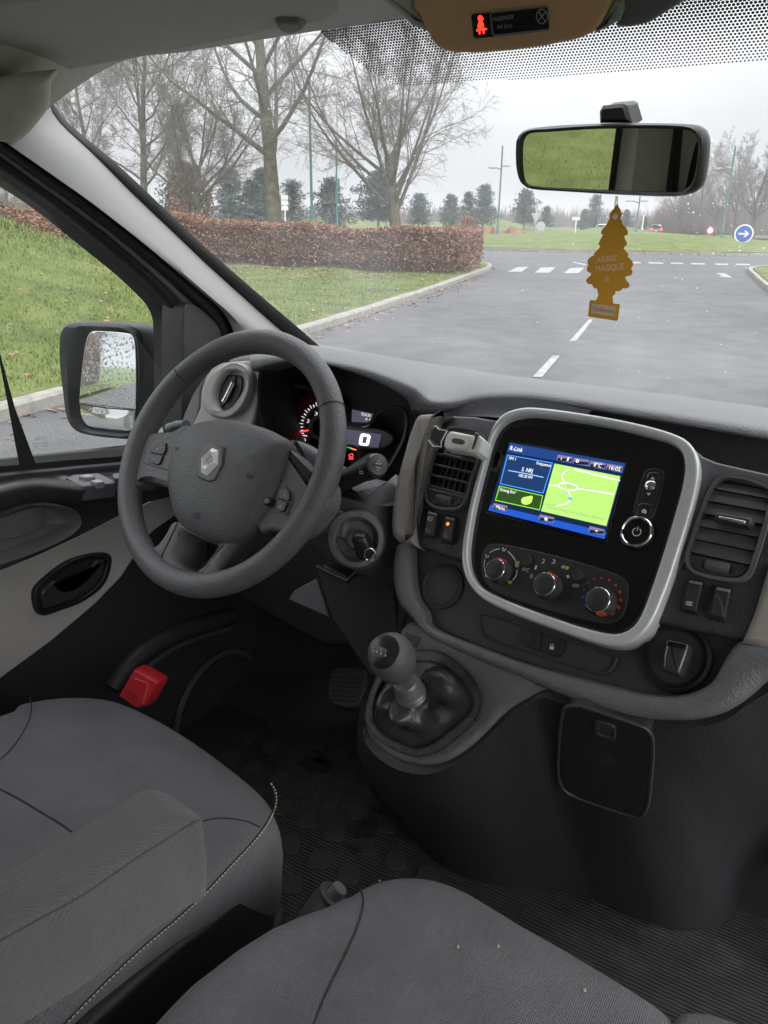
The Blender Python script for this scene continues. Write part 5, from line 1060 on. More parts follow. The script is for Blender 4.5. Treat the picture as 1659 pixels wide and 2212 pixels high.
# --- silver frame and gloss panel
FO = [(530, 80), (610, 57), (700, 60), (850, 80), (1000, 105), (1150, 138), (1250, 168), (1312, 200), (1348, 250), (1361, 315), (1350, 410), (1320, 530), (1280, 660), (1240, 785), (1200, 892), (1160, 980), (1112, 1040), (1045, 1074), (980, 1079), (900, 1062), (780, 1022), (650, 975), (500, 915), (420, 868), (370, 808), (346, 740), (345, 660), (360, 560), (390, 420), (430, 280), (460, 180), (490, 118)]
FI = [(545, 108), (620, 90), (700, 94), (850, 113), (1000, 140), (1150, 178), (1240, 206), (1285, 243), (1301, 300), (1292, 385), (1262, 500), (1225, 625), (1185, 752), (1145, 868), (1110, 953), (1070, 1004), (1015, 1027), (960, 1024), (860, 1000), (740, 960), (600, 910), (482, 860), (417, 820), (382, 765), (369, 690), (375, 610), (400, 470), (440, 310), (475, 190), (503, 140)]
ringf('Z5', FO, FI, PC, -.03, .014, .0035, 'silver_frame', SILV, DB, 120)
GP = pan('Z5', FI, PC, -.02, .003, .002, 'gloss_panel', GLOSS, DB, 4)
# screen
SCR = pan('N', [(200, 185), (1262, 372), (1075, 1075), (1060, 1085), (20, 810), (40, 770)], PC, .001, .0045, .0008, 'screen', pm('screen glass', (.006, .006, .008), .08), DB)
def se(col, s=1.0): 
    n = 'screen %.2f %.2f %.2f' % col
    if n in MATS: return MATS[n]
    return pm(n, (.005, .005, .005), .3, emit=col, es=s)
def sq(pts, col, k, name='tile', s=1.0): return poly(PC, px('N', *pts), k, se(col, s), SCR, name, .0002)
sq([(235, 205), (1245, 385), (1062, 1045), (50, 795)], (.004, .012, .05), .0050, 'backdrop')
sq([(235, 205), (1245, 385), (1222, 470), (212, 285)], (.01, .04, .17), .0053, 'title_bar')
sq([(70, 745), (1080, 985), (1062, 1045), (50, 795)], (.01, .07, .42), .0053, 'base_bar')
for q, c in (([(215, 308), (612, 380), (530, 648), (150, 565)], (.06, .30, .95)), ([(145, 580), (528, 665), (498, 795), (108, 710)], (.22, .62, .03))): sq(q, c, .0056, 'tile_border')
sq([(221, 315), (604, 386), (525, 640), (158, 560)], (.008, .03, .10), .0060, 'radio_tile'); sq([(151, 588), (520, 670), (493, 786), (116, 704)], (.02, .055, .01), .0060, 'eco_tile')
sq([(627, 387), (1200, 498), (1078, 932), (510, 802)], (.36, .62, .14), .0060, 'map')
SW_, SGY = se((.9, .92, .95), 1.0), se((.33, .35, .30), .8)
for q in ([(750, 435), (705, 470), (690, 500), (715, 555)], [(580, 577), (660, 580)], [(830, 605), (1145, 655)], [(745, 620), (755, 650), (770, 680)], [(760, 705), (730, 740), (640, 755)], [(800, 440), (1000, 490), (1195, 535)]):
    line(PC, px('N', *q), .0008, .0063, SW_, SCR, 'map_road', seg=4)
MB().tube([PC.p(*px('N', (745 + 84 * cos(a), 588 + 30 * sin(a) + 10 * cos(a)))[0], .0063) for a in [2 * pi * k / 24 for k in range(24)]], .0007, 4, True).build('map_road', SW_, SCR)
sq([(762, 668), (788, 712), (762, 702), (736, 706)], (.02, .45, .55), .0068, 'map_cursor')
for q in ([(655, 308), (785, 330), (775, 380), (645, 358)], [(796, 334), (930, 358), (918, 410), (785, 385)], [(940, 362), (1073, 384), (1062, 438), (930, 412)], [(1085, 387), (1222, 410), (1210, 465), (1075, 440)], [(97, 730), (218, 757), (208, 805), (88, 778)], [(500, 828), (625, 856), (615, 906), (488, 878)], [(932, 932), (1064, 962), (1054, 1012), (922, 984)]):
    sq(q, (.17, .15, .27), .0058, 'screen_button'); c = [sum(p[i] for p in q) / 4 for i in (0, 1)]; sq([(c[0] + (p[0] - c[0]) * .93, c[1] + (p[1] - c[1]) * .5 + 10) for p in q], (.012, .01, .02), .0061, 'screen_button')
tx = lambda s, a, b, h, m=SW_: text(s, PC, *px('N', a, b), h, m, SCR, .0068)
tx('R-Link', (235, 268), (345, 288), 9); tx('FM 1', (228, 352), (285, 362), 6.5); tx('Fréquence', (468, 395), (592, 418), 6.5); tx('5. NRJ', (338, 452), (432, 468), 8); tx('100.30 FM', (312, 500), (428, 522), 6)
tx('Driving Eco²', (150, 625), (288, 652), 6.5); tx('Menu', (115, 778), (190, 795), 7); tx('1', (733, 362), (745, 365), 7.5); tx('8°C', (965, 410), (1032, 423), 8); tx('16:05', (1100, 437), (1195, 455), 8); tx('i', (680, 355), (686, 356), 6)
tx('Rue Du Bois Des Saint...', (735, 590), (1040, 652), 5.5, SGY); tx('n Vicinal De La', (528, 752), (730, 762), 4.8, SGY); tx('Chemin Vicinal De La Maison Blanche', (555, 775), (1050, 882), 6, SGY); tx('+', (975, 985), (1005, 990), 6.5)
sq([(552, 852), (558, 864), (570, 866), (562, 874), (566, 886), (553, 880), (541, 884), (543, 872), (535, 863), (547, 862)], (.9, .92, .95), .0066, 'star_icon')
MB().tube([PC.p(*px('N', (826 + 11 * cos(a), 366 + 11 * sin(a)))[0], .0064) for a in [2 * pi * k / 12 for k in range(12)]], .0005, 4, True).build('status_icon', SW_, SCR)
P = crom(px('N', (432, 670), (425, 720), (395, 742), (350, 738), (336, 712), (350, 685), (390, 675)), 4); MB().prism(PC, lp(PC, P, .0066), .006, .0066, .0002, 1).build('leaf_icon', se((.45, .95, .12)), SCR, smooth=False)
line(PC, px('N', (225, 448), (380, 475), (530, 508)), .0006, .0063, se((.2, .5, .9)), SCR, 'radio_line', seg=4)
# --- control pad and power knob
ringf('N', [(1400, 470), (1430, 440), (1500, 432), (1560, 445), (1580, 480), (1560, 600), (1530, 720), (1500, 820), (1460, 872), (1390, 875), (1330, 850), (1312, 800), (1330, 700), (1365, 580)], [(1412, 480), (1440, 455), (1500, 448), (1548, 458), (1565, 490), (1546, 600), (1516, 715), (1487, 808), (1452, 855), (1392, 858), (1342, 838), (1328, 798), (1345, 700), (1380, 585)], PC, .002, .0052, .001, 'control_pad', pm('pad edge', (.05, .05, .05), .3), DB)
CPD = pan('N', [(1412, 480), (1440, 455), (1500, 448), (1548, 458), (1565, 490), (1546, 600), (1516, 715), (1487, 808), (1452, 855), (1392, 858), (1342, 838), (1328, 798), (1345, 700), (1380, 585)], PC, .002, .0045, .0008, 'control_pad', pm('pad black', (.03, .03, .03), .4), DB, 4)
MB().tube([PC.p(u, v, .005) for u, v in crom(px('N', (1440, 490), (1460, 470), (1520, 470), (1545, 490), (1535, 570), (1510, 670), (1490, 698), (1430, 700), (1395, 680), (1392, 640), (1415, 560)), 4)], .0006, 5, True).build('pad_groove', GB, CPD)
MB().tube([PC.p(u, v, .005) for u, v in crom(px('N', (1360, 750), (1400, 738), (1450, 745), (1470, 770), (1460, 820), (1430, 845), (1370, 840), (1345, 810)), 4)], .0006, 5, True).build('pad_groove', GB, CPD)
for q in ([(1482, 500), (1502, 528), (1462, 524)], [(1428, 640), (1468, 645), (1445, 668)], [(1408, 780), (1430, 800), (1424, 824), (1388, 818), (1384, 798)]): poly(PC, px('N', *q), .0056, INK, CPD, 'pad_symbol', .0004)
MB().lathe(PC.p(*px('N', (1466, 584))[0], .004), PC.n, [(.0062, 0), (.006, .003), (.004, .0045), (.001, .005)], 20).build('joystick', CHROME, CPD)
pk_ = PC.p(*px('N', (1345, 985))[0], .008)
PK = MB().lathe(pk_ - PC.n * .008, PC.n, [(.0195, .002), (.0195, .006), (.0182, .009), (.0165, .0105), (.0155, .0085), (.0001, .0085)], 36).build('power_knob', GLOSS, DB)
MB().tube([pk_ + (PC.h * cos(a) + PC.v * sin(a)) * .0162 + PC.n * .0022 for a in [2 * pi * k / 36 for k in range(36)]], .0014, 8, True).build('knob_ring', CHROME, PK)
MB().tube([pk_ + (PC.h * cos(a) + PC.v * sin(a)) * .0045 + PC.n * .001 for a in [pi * .65 + 1.7 * pi * k / 16 for k in range(17)]], .0005, 4).build('power_symbol', INK, PK); MB().tube([pk_ + PC.v * .001 + PC.n * .001, pk_ + PC.v * .006 + PC.n * .001], .0005, 4).build('power_symbol', INK, PK)
# --- climate controls
CM = pan('K', [(165, 300), (170, 200), (205, 128), (245, 97), (330, 92), (520, 125), (700, 166), (900, 215), (1100, 272), (1300, 335), (1410, 378), (1475, 440), (1490, 520), (1478, 620), (1440, 735), (1370, 795), (1280, 808), (1100, 775), (900, 725), (600, 640), (380, 560), (250, 490), (185, 400)], PC, .001, .0042, .0015, 'climate_panel', pm('climate panel matt', (.022, .022, .023), .5), DB, 3)
KN = pm('knob rubber', (.028, .028, .03), .5); KS = pm('knob side', (.05, .05, .053), .22); KRED = pm('orange red pointer', (.62, .07, .03), .4)
def knob(c, r, pa, par=CM):
    o = PC.p(*px('K', c)[0], .020) - PC.n * .020
    k = MB().lathe(o, PC.n, [(r * 1.28, .003), (r * 1.28, .006), (r * 1.17, .008), (r * 1.14, .0165), (r * 1.05, .0195), (r * .98, .0205)], 40, False).build('knob', KS, par)
    MB().lathe(o, PC.n, [(r * .99, .0203), (r * .9, .0212), (r * .3, .0214)], 36).build('knob_face', KN, k)
    d = PC.h * cos(pa) + PC.v * sin(pa); s = PC.n.cross(d); MB().box(o + d * r * 1.14 + PC.n * .0125, d * r * .09, s * r * .30, PC.n * .0072).build('pointer', KRED, k)
    MB().tube([o + PC.n * .0198 + (PC.h * cos(a) + PC.v * sin(a)) * r * 1.03 for a in [2 * pi * q / 40 for q in range(40)]], .0005, 5, True).build('knob_edge', CHROME, k)
knob((292, 318), .0118, 1.45); knob((733, 452), .0124, 1.35); knob((1212, 592), .0128, -1.1)
def cbtn(c): 
    o = PC.p(*px('K', c)[0], .006) - PC.n * .006; MB().lathe(o, PC.n, [(.0068, .003), (.0068, .0065), (.006, .0078), (.003, .0074)], 24).build('push_button', KN, CM)
cbtn((575, 245)); cbtn((1030, 378))
tk = lambda s, a, b, h: text(s, PC, *px('K', a, b), h, INK, CM, .0046)
tk('0', (602, 400), (628, 404), 9); tk('1', (646, 322), (660, 325), 9); tk('2', (708, 266), (735, 271), 9); tk('3', (800, 269), (828, 274), 9); tk('4', (880, 316), (908, 321), 9); tk('A/C', (532, 332), (592, 350), 8)
for x, y, r, c in [(1090, 501, 9, 0), (1083, 570, 14, 0), (1110, 648, 18, 0), (1124, 445, 8, 1), (1181, 408, 9, 1), (1248, 399, 10, 1), (1317, 418, 12, 1), (1374, 464, 12, 1), (1410, 526, 13, 1), (1418, 598, 14, 1), (1398, 662, 15, 1), (1343, 716, 18, 1)]:
    MB().lathe(PC.p(*px('K', (x, y))[0], .0044), PC.n, [(r * .000128, 0), (r * .000120, .0003)], 14).build('temperature_dot', pm('dot red', (.55, .04, .04), .5) if c and 'dot red' not in MATS else MATS['dot red'] if c else (MATS['dot blue'] if 'dot blue' in MATS else pm('dot blue', (.02, .14, .45), .5)), CM)
for seg in ([(245, 175), (285, 150), (335, 138)], [(408, 162), (445, 200), (476, 245)], [(492, 325), (482, 380), (452, 420)], [(205, 235), (196, 290), (204, 345)]): line(PC, crom(px('K', *seg), 4, False), .0006, .0046, INK, CM, 'dial_arc', seg=4)
YG = pm('yellow green ink', (.42, .45, .06), .5)
for x, y in ((425, 440), (935, 312), (492, 266)): poly(PC, px('K', (x - 22, y - 14), (x, y - 20), (x + 24, y - 10), (x + 8, y + 16), (x - 10, y + 14)), .0047, YG, CM, 'air_symbol', .0003)
for x, y in ((372, 145), (222, 205), (488, 288), (218, 375)):
    MB().lathe(PC.p(*px('K', (x - 8, y - 10))[0], .0044), PC.n, [(.0011, 0), (.001, .0003)], 8).build('air_symbol', INK, CM); line(PC, px('K', (x - 12, y + 4), (x + 2, y + 14), (x + 14, y + 6)), .0007, .0046, INK, CM, 'air_symbol', seg=4); line(PC, px('K', (x + 8, y + 2), (x + 18, y - 6)), .0006, .0046, INK, CM, 'air_symbol', seg=4)
for a in range(4): line(PC, px('K', (947, 387), (947 + 17 * cos(a * 1.57 + .5), 387 + 17 * sin(a * 1.57 + .5))), .0009, .0046, INK, CM, 'fan_symbol', seg=4)
line(PC, px('K', (982, 468), (1005, 455), (1030, 458), (1046, 470), (1025, 478), (1000, 475)), .0005, .0046, INK, CM, 'recirculation_symbol', True, 4)
# --- lower trim round the console
inn = px('Z5', (142, 640), (146, 720), (150, 800), (168, 880), (205, 935)) + px('C', (345, 108), (450, 160), (580, 208), (700, 252), (850, 294), (1000, 332), (1150, 370), (1250, 385), (1330, 383), (1400, 360), (1450, 325), (1490, 250), (1555, 170), (1660, 190), (1800, 230))
out = px('Z5', (68, 665), (56, 730), (55, 800), (75, 890), (135, 965)) + px('C', (330, 152), (440, 205), (560, 258), (680, 306), (840, 376), (1000, 440), (1150, 468), (1260, 476), (1360, 475), (1470, 450), (1545, 410), (1600, 368), (1680, 300), (1760, 310), (1900, 340))
nl = 70; IN = resample(crom([PC.p(u, v, -.012) for u, v in inn], 4, False), nl); OU = resample(crom([PC.p(u, v, -.006) for u, v in out], 4, False), nl)
IN2 = resample(crom([PC.p(u, v, -.04) for u, v in inn], 4, False), nl)
LTR = pan('Z5', [(95, 640), (345, 700), (700, 940), (1200, 960), (1560, 1030), (1640, 1080), (1620, 1180), (1500, 1290), (1200, 1320), (900, 1260), (400, 1080), (120, 960), (60, 820)], PC, -.09, -.018, .004, 'lower_panel', pm('lower panel plastic', (.035, .0345, .034), .5, bump=(900, .25), var=.05), DB)
m = MB(); rr = [[a + PC.n * 0 for a in IN], [a.lerp(b, .08) + PC.n * .008 for a, b in zip(IN, OU)], [a.lerp(b, .22) + PC.n * .012 for a, b in zip(IN, OU)], [a.lerp(b, .65) + PC.n * .010 for a, b in zip(IN, OU)], [a.lerp(b, .88) + PC.n * .006 for a, b in zip(IN, OU)], OU, [b - PC.n * .03 for b in OU]]
m.loops([[a - PC.n * .03 for a in IN]] + rr, False); m.build('padded_lip', DASH, DB, angle=70)
# slot with hazard and lock switches
hz_o = [(412, 935), (470, 945), (700, 1015), (850, 1065), (1005, 1115), (1012, 1140), (985, 1190), (950, 1205), (850, 1180), (650, 1115), (450, 1050), (418, 1000)]
hz_i = [(425, 948), (472, 957), (700, 1027), (850, 1077), (992, 1123), (998, 1140), (974, 1180), (947, 1193), (850, 1168), (652, 1104), (460, 1040), (430, 995)]
HZ = ringf('Z5', hz_o, hz_i, PC.off(-.018), -.004, .003, .002, 'switch_slot', DASHD, DB)
PH = PC.off(-.018)
hk = pan('Z5', [(602, 1000), (612, 995), (690, 1022), (684, 1104), (620, 1082), (598, 1060)], PH, -.002, .003, .001, 'hazard_switch', BLK, DB); lk = pan('Z5', [(693, 1023), (780, 1052), (786, 1068), (770, 1118), (755, 1128), (687, 1106)], PH, -.002, .003, .001, 'lock_switch', BLK, DB)
MB().tube([PH.p(u, v, .0035) for u, v in px('Z5', (640, 1030), (656, 1066), (622, 1056))], .0009, 4, True).build('hazard_triangle', pm('dull red ink', (.22, .03, .03), .5), hk)
poly(PH, px('Z5', (724, 1082), (742, 1086), (740, 1098), (722, 1094)), .0036, INK, lk, 'lock_symbol', .0004); MB().tube([PH.p(u, v, .0036) for u, v in px('Z5', (727, 1082), (728, 1074), (737, 1074), (739, 1084))], .0005, 4).build('lock_symbol', INK, lk)
# blank round cover and socket plug
rc = PH.p(*px('Z5', (265, 825))[0]); MB().lathe(rc, PC.n, [(.030, -.004), (.030, .003), (.027, .0045), (.0255, .0015), (.024, .0025), (.0001, .0025)], 36).build('round_cover', DASHD, DB)
sc0 = PH.p(*px('R', (352, 1962))[0]); SKT = MB().lathe(sc0, PC.n, [(.038, -.004), (.037, .004), (.033, .006), (.031, .002), (.027, .0), (.02, -.001)], 40).build('power_socket', BLK, DB)
PLG = thing('socket_plug', sc0, 'glossy black charger plug in the round socket at the right of the console', 'plug')
pan('R', [(275, 1812), (300, 1805), (455, 1842), (468, 1860), (440, 1960), (395, 2105), (380, 2118), (240, 2075), (228, 2055), (240, 1950)], PH, .0, .026, .004, 'plug_body', SMOKE, PLG); pan('R', [(285, 1818), (452, 1852), (436, 1900), (275, 1860)], PH, .02, .0275, .001, 'plug_tip', GLOSS, PLG)
# vent-mounted phone holder
PHN = thing('phone_holder', PC.p(*px('V', (900, 500))[0], .02), 'white plastic phone holder clipped to the left centre vent', 'phone holder')
pan('V', [(738, 480), (760, 420), (800, 378), (830, 374), (1060, 420), (1055, 480), (1030, 560), (990, 605), (760, 575), (730, 540)], PC, .018, .034, .004, 'holder_body', WHITEP, PHN)
pan('V', [(826, 470), (850, 456), (940, 470), (966, 490), (960, 515), (930, 525), (850, 510), (826, 495)], PC, .030, .0345, .0005, 'holder_badge', pm('grey badge', (.10, .10, .10), .3), PHN, 3)
pan('V', [(1085, 385), (1160, 455), (1172, 480), (1125, 605), (1080, 630), (995, 605), (1040, 560), (1068, 470)], PC, .016, .040, .003, 'clamp_arm', WHITEP, PHN); pan('V', [(1080, 385), (1110, 395), (1115, 420), (1060, 570), (1035, 570), (1065, 470)], PC, .030, .042, .002, 'clamp_pad', SMOKE, PHN)
pan('V', [(628, 310), (660, 315), (690, 355), (780, 375), (760, 420), (730, 490), (715, 550), (640, 550), (560, 470), (590, 380)], PC, .022, .034, .003, 'clamp_arm', SMOKE, PHN)
MB().tube([PC.p(u, v, .034) for u, v in px('V', (690, 360), (775, 378), (740, 440), (710, 500), (712, 552), (625, 545), (575, 480))], .0009, 5).build('clamp_edge', WHITEP, PHN)
MB().tube([PC.p(u, v, .012) for u, v in px('V', (755, 620), (860, 650), (955, 672))], .0045, 10).build('vent_clip', SMOKE, PHN); MB().lathe(PC.p(*px('V', (880, 590))[0], .004), PC.n, [(.008, 0), (.007, .018)], 16).build('ball_joint', BLK, PHN)
# ------------------------------------------------------------------ steering wheel
psi = -.0947; PW = Plane((-.4751, .7981, 1.3278), (cos(psi), sin(psi), 0), (0, .55, .83))
_n = Vector((sin(psi) * cos(.5854), -cos(psi) * cos(.5854), sin(.5854))); PW.n = _n; PW.v = PW.n.cross(PW.h).normalized()
SW = thing('steering_wheel', PW.o, 'dark grey four-spoke steering wheel with chrome diamond emblem', 'steering wheel')
NR = 120; rings = []
for i in range(NR):
    a = 2 * pi * i / NR; d = PW.h * cos(a) + PW.v * sin(a); fat = 1 + .06 * (cos(2 * a) ** 2) - (.0)
    rings.append([PW.o + d * (.1838 + .0170 * fat * cos(p)) + PW.n * (.0185 * fat * sin(p)) for p in [2 * pi * k / 18 for k in range(18)]])
rings.append(rings[0]); RIM = MB().loops(rings).build('rim', WHEEL, SW)
def seam_at(u, v):
    a0, b0 = PW.l(u, v); a = math.atan2(b0, a0); d = PW.h * cos(a) + PW.v * sin(a)
    MB().tube([PW.o + d * (.1845 + .0174 * cos(p)) + PW.n * (.019 * sin(p)) for p in [2 * pi * k / 24 for k in range(24)]], .0006, 5, True).build('rim_seam', SEAM, RIM)
seam_at(*px('W', (490, 360))[0]); seam_at(*px('W', (1475, 595))[0])
def wp(pts, h0, h1, bev, name, mat, par=SW, n=5, **k): return pan('W', pts, PW, h0, h1, bev, name, mat, par, n, **k)
# spokes
wp([(150, 760), (240, 752), (330, 744), (420, 738), (520, 700), (560, 900), (480, 1120), (385, 1105), (300, 1072), (232, 1068), (200, 1100), (120, 1080), (110, 900)], -.022, .005, .006, 'spoke', WHEEL)
wp([(1130, 800), (1180, 845), (1250, 905), (1310, 1000), (1345, 1090), (1440, 1060), (1440, 1200), (1360, 1320), (1270, 1400), (1190, 1420), (1140, 1405), (1060, 1390), (1000, 1400), (960, 1300), (1060, 1100)], -.026, .004, .006, 'spoke', WHEEL)
# lower spokes joined round an open insert
def polar(P, c, n):
    out = []
    for i in range(n):
        a = 2 * pi * i / n; d = Vector((cos(a), sin(a))); best = None
        for p, q in zip(P, P[1:] + P[:1]):
            p = Vector(p[:2]) - c; e = Vector(q[:2]) - c - p; den = d.x * e.y - d.y * e.x
            if abs(den) < 1e-12: continue
            t = (p.x * e.y - p.y * e.x) / den; k = (p.x * d.y - p.y * d.x) / den
            if t > 0 and -1e-6 <= k <= 1 + 1e-6 and (best is None or t > best): best = t
        out.append(Vector((*(c + d * (best or .001)), 0)))
    return out
so_ = lp(PW, crom(px('W', (470, 1330), (420, 1330), (375, 1400), (312, 1484), (270, 1510), (300, 1600), (380, 1710), (500, 1760), (640, 1745), (740, 1715), (752, 1640), (778, 1570), (835, 1490), (905, 1420), (980, 1330), (880, 1370), (760, 1430), (600, 1390)), 5), .004)
si_ = lp(PW, crom(px('W', (495, 1405), (483, 1480), (472, 1560), (480, 1600), (515, 1632), (545, 1650), (580, 1642), (620, 1605), (702, 1505), (690, 1480), (620, 1450), (550, 1420)), 5), .004)
cc_ = Vector((sum(q[0] for q in si_) / len(si_), sum(q[1] for q in si_) / len(si_)))
O_, I_ = polar(so_, cc_, 140), polar(si_, cc_, 140); lr = lambda a, b, t: a.lerp(b, t)
MB().loops([[PW.w(q.x, q.y, -.03) for q in O_], [PW.w(q.x, q.y, -.006) for q in O_], [PW.w(*lr(q, i, .06).xy, .0) for q, i in zip(O_, I_)], [PW.w(*lr(q, i, .16).xy, .004) for q, i in zip(O_, I_)], [PW.w(*lr(q, i, .6).xy, .005) for q, i in zip(O_, I_)], [PW.w(*lr(q, i, .85).xy, .002) for q, i in zip(O_, I_)], [PW.w(q.x, q.y, -.008) for q in I_], [PW.w(q.x, q.y, -.05) for q in I_]]).build('lower_spoke', WHEEL, SW, angle=70)
MB().tube([PW.p(u, v, .0055) for u, v in crom(px('W', (458, 1345), (410, 1450), (358, 1560), (346, 1620), (372, 1668), (440, 1695), (510, 1703), (570, 1685), (650, 1600), (762, 1486)), 5, False)], .0007, 5).build('insert_groove', SEAM, SW)
# hub
hubo = crom(px('W', (690, 657), (800, 658), (920, 680), (1030, 715), (1120, 760), (1172, 795), (1176, 850), (1150, 950), (1110, 1080), (1050, 1210), (980, 1320), (900, 1410), (830, 1460), (760, 1472), (680, 1458), (580, 1420), (490, 1370), (430, 1300), (400, 1200), (385, 1080), (388, 980), (410, 880), (450, 780), (510, 710), (590, 672)), 4)
HP = lp(PW, hubo, .012)
HB_ = MB().dome(PW, HP, [(.98, -.014), (1.0, .0), (.985, .007), (.95, .0125), (.88, .018), (.75, .023), (.55, .0275), (.3, .030), (.08, .031)], cen=PW.l(*px('W', (760, 1060))[0], .012)).build('airbag_cover', HUB, SW, angle=70)
def hubk(u, v):  # height of the cover under a photo point
    hit = HBV.ray_cast(CAM, ray(u, v).normalized()); return (hit[0] - PW.o).dot(PW.n) if hit[0] else .02
HBV = BVHTree.FromPolygons([v.co for v in HB_.data.vertices], [p.vertices for p in HB_.data.polygons])
eo = px('W', (585, 965), (612, 868), (682, 815), (755, 842), (760, 950), (705, 1062), (662, 1072), (590, 1042)); ke = max(hubk(u, v) for u, v in eo)
EM = MB().prism(PW, lp(PW, eo, ke + .002), ke - .012, ke + .002, .002).build('emblem', pm('emblem satin grey', (.06, .06, .063), .3), SW)
do = lp(PW, px('W', (686, 850), (725, 868), (722, 958), (650, 1032), (612, 1008), (614, 920)), ke + .004); di = lp(PW, px('W', (678, 900), (690, 906), (688, 942), (658, 962), (648, 955), (650, 922)), ke + .004)
MB().loops([[PW.w(*q, ke + .001) for q in do], [PW.w(*q, ke + .003) for q in do], [PW.w(*(Vector(a).lerp(Vector(b), .5)), ke + .0075) for a, b in zip(do, di)], [PW.w(*q, ke + .003) for q in di], [PW.w(*q, ke + .001) for q in di]]).build('diamond', pm('chrome reflection white', (.95, .95, .96), .22), EM, smooth=False)  # diffuse white painted in for the chrome's bright reflection
MB().add([PW.w(*q, ke + .0024) for q in di], [tuple(range(6))]).build('diamond_centre', GLOSS, EM, smooth=False)
for s_, p0, p1 in (('AIR', (552, 1292), (612, 1296)), ('BAG', (552, 1316), (612, 1322))):
    k = hubk(*px('W', p0)[0]) ; k2 = hubk(*px('W', p1)[0]); text(s_, PW, *px('W', p0, p1), 6, SEAM, SW, max(k, k2) + .0012, 'airbag_lettering')
for q in ([(915, 1018), (930, 1035), (960, 1035)], [(915, 1036), (930, 1046), (955, 1044)], [(445, 852), (470, 852), (476, 858), (450, 868)]):
    MB().tube([PW.p(u, v, hubk(u, v) + .0003) for u, v in px('W', *q)], .0006, 4).build('horn_mark', SEAM, SW)
# buttons on the spokes
SB = pm('wheel button black', (.022, .022, .024), .3)
wp([(235, 930), (262, 850), (300, 812), (400, 792), (470, 780), (440, 900), (400, 1000), (300, 975), (240, 950)], -.004, .0065, .002, 'button_pod', WHEEL, n=0)
for q in ([(268, 918), (292, 850), (328, 818), (383, 818), (384, 862), (372, 900)], [(266, 925), (368, 908), (348, 955), (330, 962), (275, 948)]): pass
BL = wp([(290, 852), (326, 818), (384, 817), (386, 860), (368, 896), (282, 880)], .0, .0095, .001, 'wheel_button', SB, n=0); wp([(280, 886), (366, 903), (346, 952), (330, 962), (275, 946), (266, 920)], .0, .0095, .001, 'wheel_button', SB, n=0)
text('+', PW, *px('W', (322, 866), (338, 868)), 5, INK, BL, .0100); text('-', PW, *px('W', (298, 926), (312, 928)), 5, INK, BL, .0100); MB().tube([PW.p(u, v, .0100) for u, v in px('W', (352, 836), (376, 834), (374, 852), (350, 850))], .0004, 4, True).build('button_symbol', INK, BL)
wp([(1085, 1250), (1110, 1120), (1150, 1060), (1215, 1130), (1222, 1180), (1180, 1290), (1090, 1275)], -.006, .0055, .002, 'button_pod', WHEEL, n=0)
BR = wp([(1128, 1120), (1165, 1098), (1196, 1140), (1196, 1180), (1185, 1200), (1118, 1180)], .0, .0085, .001, 'wheel_button', SB, n=0); wp([(1116, 1186), (1182, 1206), (1160, 1260), (1145, 1268), (1106, 1256), (1104, 1222)], .0, .0085, .001, 'wheel_button', SB, n=0)
text('R', PW, *px('W', (1153, 1168), (1168, 1170)), 6, INK, BR, .0090); text('O', PW, *px('W', (1124, 1243), (1140, 1245)), 6, INK, BR, .0090)
MB().lathe(PW.p(*px('W', (1076, 1212))[0], .004) - PW.n * .004, PW.n, [(.006, -.004), (.006, .012), (.004, .015)], 16).build('side_button', SB, SW)
# ------------------------------------------------------------------ steering column with stalks and key
SCo = thing('steering_column', PW.w(0, 0, -.2), 'dark plastic steering column shroud behind the wheel with stalks and ignition lock', 'steering column')
PS = PW.off(-.09)
pan('Z4', [(700, 790), (820, 815), (920, 865), (1010, 930), (1130, 985), (1330, 1035), (1352, 1100), (1345, 1230), (1325, 1360), (1285, 1470), (1200, 1590), (1080, 1605), (940, 1560), (850, 1505), (700, 1420), (620, 1200)], PS, -.18, 0, .035, 'shroud', DASH, SCo, 4)
pan('Z4', [(720, 790), (800, 800), (880, 840), (930, 880), (945, 1000), (900, 1120), (830, 1060), (760, 950)], PW.off(-.05), -.05, 0, .012, 'shroud_collar', DASH, SCo, 4)
ST = MB(); p0 = PW.p(*px('Z4', (1000, 1110))[0], -.075); p1 = PW.p(*px('Z4', (1115, 1052))[0], -.07); p2 = PW.p(*px('Z4', (1200, 1005))[0], -.065); p3 = PW.p(*px('Z4', (1290, 968))[0], -.06)
STK = ST.tube([p0, p1, p2, p2.lerp(p3, .5), p3], lambda t: .0125 + .006 * t, 18).build('wiper_stalk', pm('stalk black', (.02, .02, .021), .42), SCo)
ax = (p3 - p2).normalized(); ec = PW.p(*px('Z4', (1305, 962))[0], -.058); ev = (CAM - ec).normalized(); ed = (ax * .55 + ev * .6).normalized()
MB().lathe(ec - ed * .006, ed, [(.0165, -.004), (.0165, .004), (.014, .008), (.004, .009)], 26).build('stalk_tip', pm('tip grey', (.07, .07, .073), .3), STK)
tp = Plane(ec + ed * .004, ed.cross(Vector((0, 0, 1))) * -1, (0, 0, 1)); MB().tube([tp.p(u, v, .006) for u, v in px('Z4', (1268, 962), (1340, 970))], .0006, 4).build('tip_groove', SEAM, STK)
for q in ((1300, 952), (1312, 954), (1324, 956), (1296, 978), (1308, 980), (1320, 982), (1312, 938), (1308, 994)): MB().lathe(tp.p(*px('Z4', q)[0], .0062), ed, [(.0009, 0), (.0008, .0003)], 8).build('tip_symbol', INK, STK)
for q in ([(1190, 970), (1200, 968), (1200, 985), (1188, 988)], [(1188, 1005), (1205, 1002), (1208, 1018), (1192, 1022)]): MB().tube([PW.p(u, v, -.047) for u, v in px('Z4', *q)], .0005, 4, True).build('stalk_symbol', INK, STK)
